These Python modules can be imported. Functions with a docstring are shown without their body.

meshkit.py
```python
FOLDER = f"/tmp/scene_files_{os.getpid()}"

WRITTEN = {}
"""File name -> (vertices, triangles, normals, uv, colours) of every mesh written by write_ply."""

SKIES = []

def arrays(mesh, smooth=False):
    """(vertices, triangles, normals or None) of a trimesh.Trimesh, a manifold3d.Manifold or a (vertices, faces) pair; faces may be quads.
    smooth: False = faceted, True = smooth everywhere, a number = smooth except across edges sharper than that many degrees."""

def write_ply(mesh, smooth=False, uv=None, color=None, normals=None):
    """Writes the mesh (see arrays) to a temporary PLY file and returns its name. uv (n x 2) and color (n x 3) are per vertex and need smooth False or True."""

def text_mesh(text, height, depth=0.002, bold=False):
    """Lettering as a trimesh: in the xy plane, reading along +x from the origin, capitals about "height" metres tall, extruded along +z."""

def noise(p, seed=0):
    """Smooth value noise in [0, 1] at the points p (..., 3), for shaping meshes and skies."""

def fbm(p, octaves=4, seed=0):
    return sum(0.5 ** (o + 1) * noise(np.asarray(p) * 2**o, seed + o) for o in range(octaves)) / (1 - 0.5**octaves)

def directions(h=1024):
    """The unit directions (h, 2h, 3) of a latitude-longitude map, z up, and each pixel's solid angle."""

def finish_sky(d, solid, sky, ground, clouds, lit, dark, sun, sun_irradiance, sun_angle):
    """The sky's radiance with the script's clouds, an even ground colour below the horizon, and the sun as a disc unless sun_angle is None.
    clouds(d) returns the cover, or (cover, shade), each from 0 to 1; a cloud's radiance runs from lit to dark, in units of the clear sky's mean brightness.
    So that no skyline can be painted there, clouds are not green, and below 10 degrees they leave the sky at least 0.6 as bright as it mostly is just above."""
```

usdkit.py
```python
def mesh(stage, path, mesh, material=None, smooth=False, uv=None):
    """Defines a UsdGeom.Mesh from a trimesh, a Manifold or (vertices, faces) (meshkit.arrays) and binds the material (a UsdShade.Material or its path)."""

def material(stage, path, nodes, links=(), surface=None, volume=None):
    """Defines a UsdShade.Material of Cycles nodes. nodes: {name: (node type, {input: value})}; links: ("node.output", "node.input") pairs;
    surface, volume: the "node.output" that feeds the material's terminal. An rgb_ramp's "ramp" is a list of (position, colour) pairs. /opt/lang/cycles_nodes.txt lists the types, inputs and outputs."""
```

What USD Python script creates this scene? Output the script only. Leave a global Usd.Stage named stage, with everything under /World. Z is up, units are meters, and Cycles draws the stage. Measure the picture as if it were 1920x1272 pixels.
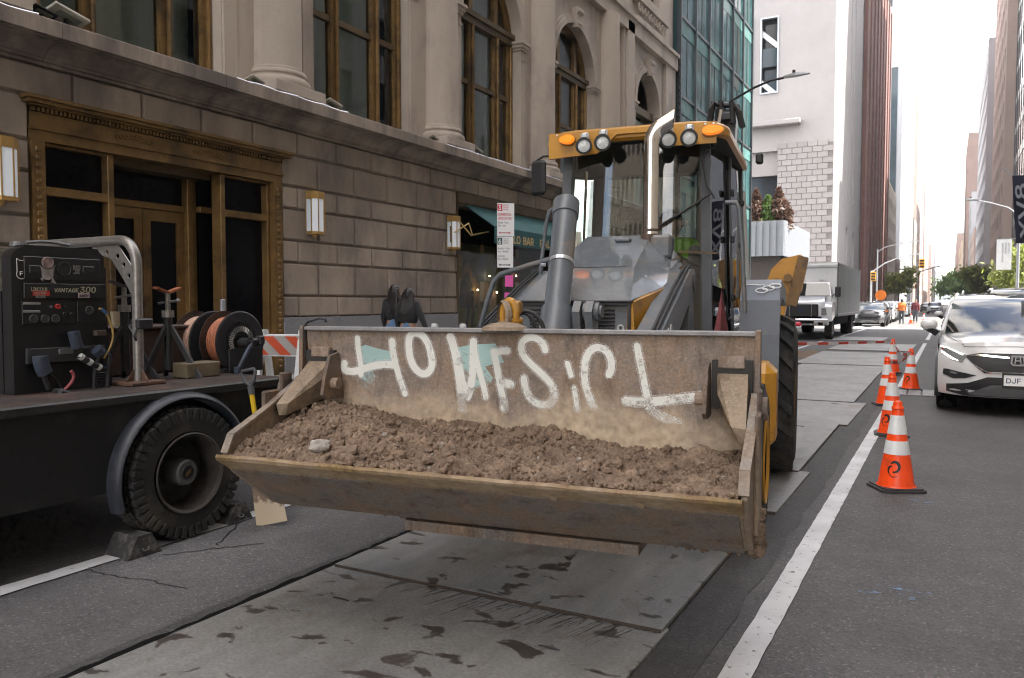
import math, random
import numpy as np, trimesh, usdkit, meshkit
from pxr import Usd, UsdGeom, UsdLux, UsdShade, Gf, Sdf, Vt
from shapely.geometry import Polygon, LineString, Point, box as sbox
from shapely.ops import unary_union

stage = Usd.Stage.CreateInMemory()
UsdGeom.Xform.Define(stage, '/World')
UsdGeom.Scope.Define(stage, '/World/Looks')
rnd = random.Random(7)
PI = math.pi

# ---------------------------------------------------------------- camera
YAW, PITCH, CAM_H = math.radians(28.6929), math.radians(2.6078), 1.5
FPX = 1493.0                                    # 28 mm lens on a 36 mm wide frame of 1920 px
F3 = np.array([-math.sin(YAW) * math.cos(PITCH), math.cos(YAW) * math.cos(PITCH), -math.sin(PITCH)])
R3 = np.array([math.cos(YAW), math.sin(YAW), 0.0])
U3 = np.cross(R3, F3)
cam = UsdGeom.Camera.Define(stage, '/World/camera')
cam.CreateHorizontalApertureAttr(36.0)
cam.CreateFocalLengthAttr(36.0 * FPX / 1920.0)
cam.CreateClippingRangeAttr(Gf.Vec2f(0.05, 20000))
cam.CreateFStopAttr(5.6)
cam.CreateFocusDistanceAttr(4.2)
m4 = Gf.Matrix4d(1.0)
m4.SetRow(0, Gf.Vec4d(*R3, 0)); m4.SetRow(1, Gf.Vec4d(*U3, 0)); m4.SetRow(2, Gf.Vec4d(*(-F3), 0)); m4.SetRow(3, Gf.Vec4d(0, 0, CAM_H, 1))
cam.AddTransformOp().Set(m4)
cam.CreateExposureAttr(EXPOSURE := 2.78)

# ---------------------------------------------------------------- sky and sun
SUN_DIR = np.array([0.56, 0.12, 0.82]); SUN_DIR /= np.linalg.norm(SUN_DIR)     # direction towards the sun
SUN_EL, SUN_ROT = math.asin(SUN_DIR[2]), math.atan2(SUN_DIR[0], SUN_DIR[1])
SKY_STRENGTH, SUN_INTENSITY = 0.11, 1.0
dome = UsdLux.DomeLight.Define(stage, '/World/sky')
dome.GetPrim().SetCustomDataByKey('kind', 'structure')
skymat = usdkit.material(stage, '/World/Looks/sky', {
    'sky': ('sky_texture', {'sky_type': 'single_scattering', 'sun_disc': False, 'sun_elevation': SUN_EL, 'sun_rotation': SUN_ROT, 'altitude': 30.0, 'air_density': 1.0, 'aerosol_density': 2.2, 'ozone_density': 1.0}),
    'tc': ('texture_coordinate', {}),
    'mp': ('mapping', {'scale': (1.0, 1.0, 2.4)}),
    'ns': ('noise_texture', {'scale': 2.1, 'detail': 7.0, 'roughness': 0.55, 'distortion': 0.35}),
    'rp': ('rgb_ramp', {'ramp': [(0.0, (0, 0, 0)), (0.42, (0, 0, 0)), (0.56, (0.85, 0.85, 0.85)), (1.0, (1, 1, 1))]}),
    'cl': ('mix', {'color2': (10.2, 9.5, 8.8)}),
    'bg': ('background_shader', {'strength': SKY_STRENGTH}),
}, [('tc.generated', 'mp.vector'), ('mp.vector', 'ns.vector'), ('ns.fac', 'rp.fac'), ('rp.color', 'cl.fac'), ('sky.color', 'cl.color1'), ('cl.color', 'bg.color')], surface='bg.background')
UsdShade.MaterialBindingAPI.Apply(dome.GetPrim()).Bind(skymat)
sun = UsdLux.DistantLight.Define(stage, '/World/sun')
sun.CreateIntensityAttr(SUN_INTENSITY); sun.CreateAngleAttr(0.53); sun.CreateNormalizeAttr(True); sun.CreateColorAttr(Gf.Vec3f(1.0, 0.95, 0.87))
z_ = SUN_DIR; x_ = np.cross([0, 0, 1.0], z_); x_ /= np.linalg.norm(x_); y_ = np.cross(z_, x_)
ms = Gf.Matrix4d(1.0)
ms.SetRow(0, Gf.Vec4d(*x_, 0)); ms.SetRow(1, Gf.Vec4d(*y_, 0)); ms.SetRow(2, Gf.Vec4d(*z_, 0)); ms.SetRow(3, Gf.Vec4d(0, 0, 200, 1))
sun.AddTransformOp().Set(ms)

# ---------------------------------------------------------------- helpers: meshes
def unit(v):
    v = np.asarray(v, float)
    return v / np.linalg.norm(v)

def rotz(a):
    c, s = math.cos(a), math.sin(a)
    return np.array([[c, -s, 0], [s, c, 0], [0, 0, 1.0]])

def roty(a):
    c, s = math.cos(a), math.sin(a)
    return np.array([[c, 0, s], [0, 1.0, 0], [-s, 0, c]])

def rotx(a):
    c, s = math.cos(a), math.sin(a)
    return np.array([[1.0, 0, 0], [0, c, -s], [0, s, c]])

def frame_for(d):
    d = unit(d)
    a = np.array([0, 0, 1.0]) if abs(d[2]) < 0.9 else np.array([1.0, 0, 0])
    u = unit(np.cross(a, d)); v = np.cross(d, u)
    return u, v, d

BOXF = np.array([[0, 2, 1], [1, 2, 3], [4, 5, 6], [5, 7, 6], [0, 1, 4], [1, 5, 4], [2, 6, 3], [3, 6, 7], [0, 4, 2], [2, 4, 6], [1, 3, 5], [3, 7, 5]])
_chb = {}

class MB:
    """Collects simple shapes into one mesh."""
    def __init__(s): s.v, s.f, s.n = [], [], 0
    def add(s, v, f):
        v = np.asarray(v, float).reshape(-1, 3); f = np.asarray(f, int)
        s.v.append(v); s.f.append(f + s.n); s.n += len(v)
        return s
    def mesh(s, t, M=None, o=(0, 0, 0)):
        if hasattr(t, 'to_mesh'):
            q = t.to_mesh(); v, f = np.array(q.vert_properties[:, :3]), np.array(q.tri_verts)
        else:
            v, f = np.array(t.vertices), np.array(t.faces)
        if M is not None: v = v @ np.asarray(M).T
        return s.add(v + np.asarray(o), f)
    def box(s, c, d, M=None):
        h = np.asarray(d, float) / 2
        v = np.array([[x, y, z] for z in (-1, 1) for y in (-1, 1) for x in (-1, 1)]) * h
        if M is not None: v = v @ np.asarray(M).T
        return s.add(v + np.asarray(c, float), BOXF)
    def bb(s, x0, x1, y0, y1, z0, z1):
        return s.box(((x0 + x1) / 2, (y0 + y1) / 2, (z0 + z1) / 2), (x1 - x0, y1 - y0, z1 - z0))
    def cbox(s, c, d, b=0.01, M=None):
        """a box with chamfered edges"""
        h = np.asarray(d, float) / 2; b = min(b, h.min() * 0.95)
        pts = []
        for sx in (-1, 1):
            for sy in (-1, 1):
                for sz in (-1, 1):
                    p = np.array([sx, sy, sz]) * h
                    for k in range(3):
                        q = p.copy()
                        for j in range(3):
                            if j != k: q[j] -= np.sign(p[j]) * b
                        pts.append(q)
        pts = np.array(pts)
        key = 'f'
        if key not in _chb:
            ref = []
            for sx in (-1, 1):
                for sy in (-1, 1):
                    for sz in (-1, 1):
                        p = np.array([sx, sy, sz], float)
                        for k in range(3):
                            q = p.copy()
                            for j in range(3):
                                if j != k: q[j] -= np.sign(p[j]) * 0.3
                            ref.append(q)
            ref = np.array(ref)
            from scipy.spatial import ConvexHull
            hl = ConvexHull(ref); F = []
            for t in hl.simplices:
                a, bb_, cc = ref[t]
                F.append(t if np.dot(np.cross(bb_ - a, cc - a), a + bb_ + cc) > 0 else t[::-1])
            _chb[key] = np.array(F)
        if M is not None: pts = pts @ np.asarray(M).T
        return s.add(pts + np.asarray(c, float), _chb[key])
    def hull(s, pts):
        from scipy.spatial import ConvexHull
        pts = np.asarray(pts, float); hl = ConvexHull(pts); cen = pts.mean(0); F = []
        for t in hl.simplices:
            a, b, c = pts[t]
            F.append(t if np.dot(np.cross(b - a, c - a), a + b + c - 3 * cen) > 0 else t[::-1])
        used = np.unique(np.array(F)); mp = -np.ones(len(pts), int); mp[used] = np.arange(len(used))
        return s.add(pts[used], mp[np.array(F)])
    def cyl(s, p0, p1, r0, r1=None, n=16, cap=True):
        r1 = r0 if r1 is None else r1
        p0, p1 = np.asarray(p0, float), np.asarray(p1, float)
        u, v, d = frame_for(p1 - p0)
        a = np.arange(n) * 2 * PI / n
        ring = np.cos(a)[:, None] * u + np.sin(a)[:, None] * v
        V = np.vstack([p0 + ring * r0, p1 + ring * r1]); F = []
        for i in range(n):
            j = (i + 1) % n
            F += [[i, j, n + j], [i, n + j, n + i]]
        if cap:
            V = np.vstack([V, p0, p1])
            for i in range(n):
                j = (i + 1) % n
                F += [[2 * n, j, i], [2 * n + 1, n + i, n + j]]
        return s.add(V, F)
    def tube(s, pts, r, n=8, closed=False):
        P = [np.asarray(p, float) for p in pts]; m = len(P)
        rr = r if np.ndim(r) else [r] * m
        V, prev = [], None
        for i in range(m):
            if closed: t = unit(P[(i + 1) % m] - P[i - 1])
            else: t = unit(P[min(i + 1, m - 1)] - P[max(i - 1, 0)])
            if prev is None: u, w, _ = frame_for(t)
            else:
                u = unit(prev - t * np.dot(prev, t)); w = np.cross(t, u)
            prev = u
            a = np.arange(n) * 2 * PI / n
            V.append(P[i] + rr[i] * (np.cos(a)[:, None] * u + np.sin(a)[:, None] * w))
        V = np.vstack(V); F = []
        for i in range(m if closed else m - 1):
            k = (i + 1) % m
            for j in range(n):
                q = (j + 1) % n
                F += [[i * n + j, i * n + q, k * n + q], [i * n + j, k * n + q, k * n + j]]
        if not closed:
            V = np.vstack([V, P[0], P[-1]]); c0 = m * n
            for j in range(n):
                q = (j + 1) % n
                F += [[c0, q, j], [c0 + 1, (m - 1) * n + j, (m - 1) * n + q]]
        return s.add(V, F)
    def lathe(s, prof, o=(0, 0, 0), d=(0, 0, 1), n=24, arc=2 * PI):
        """prof: (radius, height) along the axis d from o"""
        u, v, d = frame_for(d); o = np.asarray(o, float); V, F = [], []
        full = abs(arc - 2 * PI) < 1e-6; k = n if full else n + 1
        a = np.arange(k) * arc / n
        ring = np.cos(a)[:, None] * u + np.sin(a)[:, None] * v
        for r, h in prof: V.append(o + d * h + ring * r)
        for i in range(len(prof) - 1):
            for j in range(n):
                q = (j + 1) % k
                F += [[i * k + j, i * k + q, (i + 1) * k + q], [i * k + j, (i + 1) * k + q, (i + 1) * k + j]]
        return s.add(np.vstack(V), F)
    def prism(s, poly, o, u, v, w):
        """polygon (shapely or points) in the plane o + a u + b v, thickened along w"""
        if not hasattr(poly, 'geom_type'): poly = Polygon(poly)
        u, v, w, o = (np.asarray(x, float) for x in (u, v, w, o))
        for g in getattr(poly, 'geoms', [poly]):
            if g.is_empty or g.area < 1e-9: continue
            t = trimesh.creation.extrude_polygon(g, 1.0, engine='earcut')
            V = np.array(t.vertices); F = np.array(t.faces)
            W = o + V[:, :1] * u + V[:, 1:2] * v + V[:, 2:] * w
            if np.dot(np.cross(u, v), w) < 0: F = F[:, ::-1]
            s.add(W, F)
        return s
    def flat(s, poly, o, u, v):
        """a sheet polygon, facing u x v"""
        if not hasattr(poly, 'geom_type'): poly = Polygon(poly)
        u, v, o = (np.asarray(x, float) for x in (u, v, o))
        for g in getattr(poly, 'geoms', [poly]):
            if g.is_empty or g.area < 1e-9: continue
            V, F = trimesh.creation.triangulate_polygon(g, engine='earcut')
            V = np.asarray(V); F = np.asarray(F)
            a, b, c = V[F[:, 0]], V[F[:, 1]], V[F[:, 2]]
            neg = ((b[:, 0] - a[:, 0]) * (c[:, 1] - a[:, 1]) - (b[:, 1] - a[:, 1]) * (c[:, 0] - a[:, 0])) < 0
            F[neg] = F[neg][:, ::-1]
            s.add(o + V[:, :1] * u + V[:, 1:2] * v, F)
        return s
    def grid(s, P):
        """P: (n, m, 3) array of points"""
        n, m = P.shape[:2]; i = np.arange(n * m).reshape(n, m)
        a, b, c, d = i[:-1, :-1].ravel(), i[1:, :-1].ravel(), i[1:, 1:].ravel(), i[:-1, 1:].ravel()
        return s.add(P.reshape(-1, 3), np.vstack([np.stack([a, b, c], 1), np.stack([a, c, d], 1)]))
    def text(s, txt, h, o, u, v, w=None, bold=True, width=None, slant=0.0):
        t = meshkit.text_mesh(txt, h, 0.002 if w is None else w, bold)
        V = np.array(t.vertices); V[:, 0] -= V[:, 0].min()
        if width: V[:, 0] *= width / max(V[:, 0].max(), 1e-6)
        V[:, 0] += slant * V[:, 1]
        u, v, o = unit(u), unit(v), np.asarray(o, float); nn = np.cross(u, v)
        return s.add(o + V[:, :1] * u + V[:, 1:2] * v + V[:, 2:] * nn, np.array(t.faces))
    def arrays(s): return np.vstack(s.v), np.vstack(s.f)
    def xf(s, M, o=(0, 0, 0)):
        s.v = [v @ np.asarray(M).T + np.asarray(o) for v in s.v]
        return s

# ---------------------------------------------------------------- helpers: things, parts
_count = {}
INV = {}
def numbered(parent, name):
    k = (parent, name); c = _count.get(k, 0); _count[k] = c + 1
    return name if c == 0 else f'{name}_{c:03d}'

def put(prim, label=None, cat=None, group=None, kind=None):
    for k, x in (('label', label), ('category', cat), ('group', group), ('kind', kind)):
        if x: prim.SetCustomDataByKey(k, x)

def thing(name, label, cat, loc=(0, 0, 0), rz=0.0, group=None, kind=None, world=False):
    """an Xform at the thing's base whose children are its parts (world: the parts are given in world coordinates)"""
    path = '/World/' + numbered('/World', name)
    x = UsdGeom.Xform.Define(stage, path)
    x.AddTranslateOp().Set(Gf.Vec3d(*map(float, loc)))
    if rz: x.AddRotateZOp().Set(math.degrees(rz))
    put(x.GetPrim(), label, cat, group, kind)
    if world: INV[path] = (np.asarray(loc, float), rz)
    return path

def inv_of(path):
    for k in INV:
        if path == k or path.startswith(k + '/'): return INV[k]
    return None

def obj(name, mb, mat, parent='/World', smooth=False, label=None, cat=None, group=None, kind=None):
    path = parent + '/' + numbered(parent, name)
    v, f = mb.arrays() if isinstance(mb, MB) else meshkit.arrays(mb)[:2]
    iv = inv_of(parent)
    if iv is not None:
        v = v - iv[0]
        if iv[1]: v = v @ rotz(-iv[1]).T
    m = usdkit.mesh(stage, path, trimesh.Trimesh(v, f, process=False), mat, smooth)
    put(m.GetPrim(), label, cat, group, kind)
    return path

def copy_of(src, label, loc, rz=0.0, group=None, cat=None):
    p = stage.GetPrimAtPath(src); name = src.rsplit('/', 1)[1]
    if name[-4:-3] == '_' and name[-3:].isdigit(): name = name[:-4]
    path = '/World/' + numbered('/World', name)
    x = UsdGeom.Xform.Define(stage, path)
    x.GetPrim().GetReferences().AddInternalReference(src)
    x.GetPrim().SetInstanceable(True)
    x.ClearXformOpOrder()
    x.AddTranslateOp(opSuffix='c').Set(Gf.Vec3d(*map(float, loc)))
    if rz: x.AddRotateZOp(opSuffix='c').Set(math.degrees(rz))
    was = p.GetCustomData()
    put(x.GetPrim(), label, cat or was.get('category'), group or was.get('group'))
    return path

# ---------------------------------------------------------------- helpers: pixels of the 1920 px photograph to points on real planes
def ray(u, v): return F3 + R3 * (u - 960.0) / FPX - U3 * (v - 636.0) / FPX
C3 = np.array([0, 0, CAM_H])
def onX(u, v, X): r = ray(u, v); return C3 + r * (X / r[0])
def onY(u, v, Y): r = ray(u, v); return C3 + r * (Y / r[1])
def onZ(u, v, Z=0.0): r = ray(u, v); return C3 + r * ((Z - CAM_H) / r[2])

# ---------------------------------------------------------------- materials
def mat(name, color, rough=0.6, metal=0.0, var=0.18, scale=3.0, fine=40.0, bump=0.0, spec=0.5, dirt=None, dirt_amt=0.0, dirt_scale=1.5, coat=0.0, stretch=(1, 1, 1), rvar=0.0, rnd_amt=0.0, bdist=0.01):
    """principled with two octaves of colour noise in world space, optional dirt patches, bump and a per-object tone"""
    c = np.asarray(color, float)
    n = {'g': ('geometry', {}), 'm': ('mapping', {'scale': stretch}),
         'n1': ('noise_texture', {'scale': scale, 'detail': 6.0, 'roughness': 0.6}),
         'n2': ('noise_texture', {'scale': fine, 'detail': 3.0, 'roughness': 0.6}),
         'r1': ('rgb_ramp', {'ramp': [(0.25, c * (1 - var)), (0.75, np.minimum(c * (1 + var), 1))]}),
         'r2': ('rgb_ramp', {'ramp': [(0.3, np.full(3, 1 - var * 0.8)), (0.7, np.full(3, 1.0))]}),
         'x': ('mix', {'mix_type': 'multiply', 'fac': 1.0}),
         'p': ('principled_bsdf', {'roughness': rough, 'metallic': metal, 'specular_ior_level': spec, 'coat_weight': coat})}
    l = [('g.position', 'm.vector'), ('m.vector', 'n1.vector'), ('m.vector', 'n2.vector'), ('n1.fac', 'r1.fac'), ('n2.fac', 'r2.fac'), ('r1.color', 'x.color1'), ('r2.color', 'x.color2')]
    last = 'x.color'
    if rnd_amt:
        n['oi'] = ('object_info', {}); n['r3'] = ('rgb_ramp', {'ramp': [(0.0, np.full(3, 1 - rnd_amt)), (1.0, np.full(3, 1.0))]}); n['x2'] = ('mix', {'mix_type': 'multiply', 'fac': 1.0})
        l += [('oi.random', 'r3.fac'), (last, 'x2.color1'), ('r3.color', 'x2.color2')]; last = 'x2.color'
    if dirt is not None:
        n['n3'] = ('noise_texture', {'scale': dirt_scale, 'detail': 8.0, 'roughness': 0.65})
        n['r4'] = ('rgb_ramp', {'ramp': [(max(0.0, 0.62 - dirt_amt * 0.4), (0, 0, 0)), (min(1.0, 0.74 - dirt_amt * 0.3), (1, 1, 1))]})
        n['x3'] = ('mix', {'color2': dirt})
        l += [('m.vector', 'n3.vector'), ('n3.fac', 'r4.fac'), ('r4.color', 'x3.fac'), (last, 'x3.color1')]; last = 'x3.color'
    l.append((last, 'p.base_color'))
    if rvar:
        n['mr'] = ('map_range', {'from_min': 0.3, 'from_max': 0.7, 'to_min': max(rough - rvar, 0.02), 'to_max': min(rough + rvar, 1)})
        l += [('n1.fac', 'mr.value'), ('mr.result', 'p.roughness')]
    if bump:
        n['b'] = ('bump', {'strength': bump, 'distance': bdist}); l += [('n2.fac', 'b.height'), ('b.normal', 'p.normal')]
    return usdkit.material(stage, '/World/Looks/' + name, n, l, surface='p.BSDF')

def emat(name, color, strength, base=(0.8, 0.8, 0.8)):
    return usdkit.material(stage, '/World/Looks/' + name, {'p': ('principled_bsdf', {'base_color': base, 'roughness': 0.3, 'emission_color': color, 'emission_strength': strength})}, surface='p.BSDF')

def pane_mat(name, tint=(0.9, 0.95, 0.93), ior=1.5, gloss=(1, 1, 1), rough=0.0):
    """a window pane: clear, mirroring more at a grazing angle"""
    return usdkit.material(stage, '/World/Looks/' + name, {
        't': ('transparent_bsdf', {'color': tint}), 'g': ('glossy_bsdf', {'color': gloss, 'roughness': rough}),
        'f': ('fresnel', {'IOR': ior}), 'm': ('mix_closure', {})},
        [('f.fac', 'm.fac'), ('t.BSDF', 'm.closure1'), ('g.BSDF', 'm.closure2')], surface='m.closure')
# ---------------------------------------------------------------- materials of the setting
M_stone = mat('stone_ashlar', (0.335, 0.272, 0.212), 0.85, var=0.2, scale=1.1, fine=55, bump=0.25, dirt=(0.16, 0.13, 0.11), dirt_amt=0.45, dirt_scale=0.9, rnd_amt=0.24, stretch=(1, 1, 0.45))
M_stone_lo = mat('stone_backing', (0.15, 0.12, 0.098), 0.9, var=0.15, scale=1.5, fine=40, bump=0.2)
M_stone_up = mat('stone_upper', (0.375, 0.318, 0.262), 0.85, var=0.12, scale=0.9, fine=45, bump=0.2, dirt=(0.24, 0.2, 0.175), dirt_amt=0.25, dirt_scale=0.6, stretch=(1, 1, 0.4))
M_cornice = mat('stone_cornice', (0.285, 0.232, 0.182), 0.85, var=0.2, scale=1.2, fine=40, bump=0.25, dirt=(0.11, 0.09, 0.075), dirt_amt=0.5, dirt_scale=0.8, stretch=(1, 1, 0.25))
M_granite = mat('grey_granite', (0.20, 0.20, 0.205), 0.75, var=0.25, scale=30, fine=160, bump=0.1)
M_bronze = mat('bronze', (0.21, 0.125, 0.045), 0.42, metal=0.55, var=0.3, scale=2.5, fine=30, bump=0.1, dirt=(0.06, 0.04, 0.02), dirt_amt=0.3, dirt_scale=1.2)
M_bronze_dk = mat('bronze_dark', (0.10, 0.068, 0.032), 0.5, metal=0.4, var=0.3, scale=3, fine=30)
M_blackglass = mat('black_glass', (0.004, 0.004, 0.005), 0.12, var=0.1, spec=0.12)
M_blind = mat('window_blind', (0.40, 0.44, 0.40), 0.8, var=0.15, scale=0.7, fine=6, stretch=(1, 2, 0.15))
M_pane = pane_mat('window_pane', (0.80, 0.86, 0.84), 1.5)
M_flash = mat('lead_flashing', (0.55, 0.57, 0.6), 0.35, metal=0.8, var=0.1)
M_lampglass = emat('lantern_glass', (0.86, 0.93, 1.0), 0.02, (0.60, 0.63, 0.66))
M_brass = mat('brass', (0.42, 0.26, 0.09), 0.4, metal=0.7, var=0.2)
M_awning = mat('green_canvas', (0.012, 0.075, 0.078), 0.8, var=0.2, scale=2, fine=80, bump=0.1)
M_gold = mat('gold_paint', (0.50, 0.36, 0.15), 0.6, var=0.15)
M_white = mat('white_paint', (0.75, 0.75, 0.74), 0.5, var=0.08)
M_black = mat('black_paint', (0.012, 0.012, 0.013), 0.45, var=0.2)
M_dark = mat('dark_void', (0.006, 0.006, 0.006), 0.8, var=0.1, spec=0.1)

def asphalt(name, c, worn=(0.11, 0.105, 0.095), amt=0.35):
    return usdkit.material(stage, '/World/Looks/' + name, {
        'g': ('geometry', {}),
        'n1': ('noise_texture', {'scale': 0.55, 'detail': 8.0, 'roughness': 0.62}),
        'v': ('voronoi_texture', {'scale': 95.0}),
        'n2': ('noise_texture', {'scale': 210.0, 'detail': 2.0}),
        'n3': ('noise_texture', {'scale': 2.6, 'detail': 9.0, 'roughness': 0.72}),
        'r1': ('rgb_ramp', {'ramp': [(0.3, np.array(c) * 0.62), (0.5, np.array(c)), (0.72, np.array(c) * 1.42)]}),
        'rv': ('rgb_ramp', {'ramp': [(0.0, (0.62,) * 3), (0.5, (0.95,) * 3), (0.93, (1.05,) * 3), (0.97, (1.7, 1.65, 1.6))]}),
        'sc': ('separate_color', {}),
        'r3': ('rgb_ramp', {'ramp': [(0.5, (0, 0, 0)), (0.78, (amt,) * 3)]}),
        'x1': ('mix', {'mix_type': 'multiply', 'fac': 1.0}), 'x2': ('mix', {'color2': worn}),
        'b': ('bump', {'strength': 0.55, 'distance': 0.004}),
        'rr': ('map_range', {'from_min': 0.3, 'from_max': 0.75, 'to_min': 0.72, 'to_max': 0.9}),
        'p': ('principled_bsdf', {'specular_ior_level': 0.42})},
        [('g.position', 'n1.vector'), ('g.position', 'v.vector'), ('g.position', 'n2.vector'), ('g.position', 'n3.vector'), ('n1.fac', 'r1.fac'),
         ('v.color', 'sc.color'), ('sc.r', 'rv.fac'), ('r1.color', 'x1.color1'), ('rv.color', 'x1.color2'), ('n3.fac', 'r3.fac'), ('r3.color', 'x2.fac'), ('x1.color', 'x2.color1'),
         ('x2.color', 'p.base_color'), ('v.distance', 'b.height'), ('b.normal', 'p.normal'), ('n1.fac', 'rr.value'), ('rr.result', 'p.roughness')], surface='p.BSDF')
M_asphalt = asphalt('asphalt', (0.078, 0.0745, 0.074), (0.15, 0.142, 0.128))
M_asphalt_new = asphalt('asphalt_dark', (0.052, 0.050, 0.049), (0.085, 0.08, 0.072), 0.5)
M_asphalt_patch = asphalt('asphalt_patch', (0.05, 0.05, 0.052), (0.09, 0.085, 0.075), 0.4)
M_concrete = mat('pavement_concrete', (0.30, 0.29, 0.275), 0.85, var=0.15, scale=1.2, fine=60, bump=0.2, dirt=(0.14, 0.13, 0.12), dirt_amt=0.3)

def worn_paint(name, c, lo=0.36, hi=0.44, sc=22.0):
    """road paint with chips where the asphalt shows"""
    c = np.array(c, float)
    return usdkit.material(stage, '/World/Looks/' + name, {
        'g': ('geometry', {}), 'n': ('noise_texture', {'scale': sc, 'detail': 7.0, 'roughness': 0.7}), 'n1': ('noise_texture', {'scale': 3.0, 'detail': 6.0}),
        'r': ('rgb_ramp', {'ramp': [(lo, (0, 0, 0)), (hi, (1, 1, 1))]}), 'r1': ('rgb_ramp', {'ramp': [(0.3, c * 0.72), (0.7, c)]}),
        't': ('transparent_bsdf', {}), 'p': ('principled_bsdf', {'roughness': 0.75}), 'm': ('mix_closure', {})},
        [('g.position', 'n.vector'), ('g.position', 'n1.vector'), ('n.fac', 'r.fac'), ('n1.fac', 'r1.fac'), ('r1.color', 'p.base_color'), ('r.color', 'm.fac'), ('t.BSDF', 'm.closure1'), ('p.BSDF', 'm.closure2')], surface='m.closure')
M_line = worn_paint('line_paint', (0.55, 0.55, 0.55), 0.33, 0.40)
M_blue = worn_paint('blue_spray', (0.11, 0.22, 0.42), 0.52, 0.66, 14.0)

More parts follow.
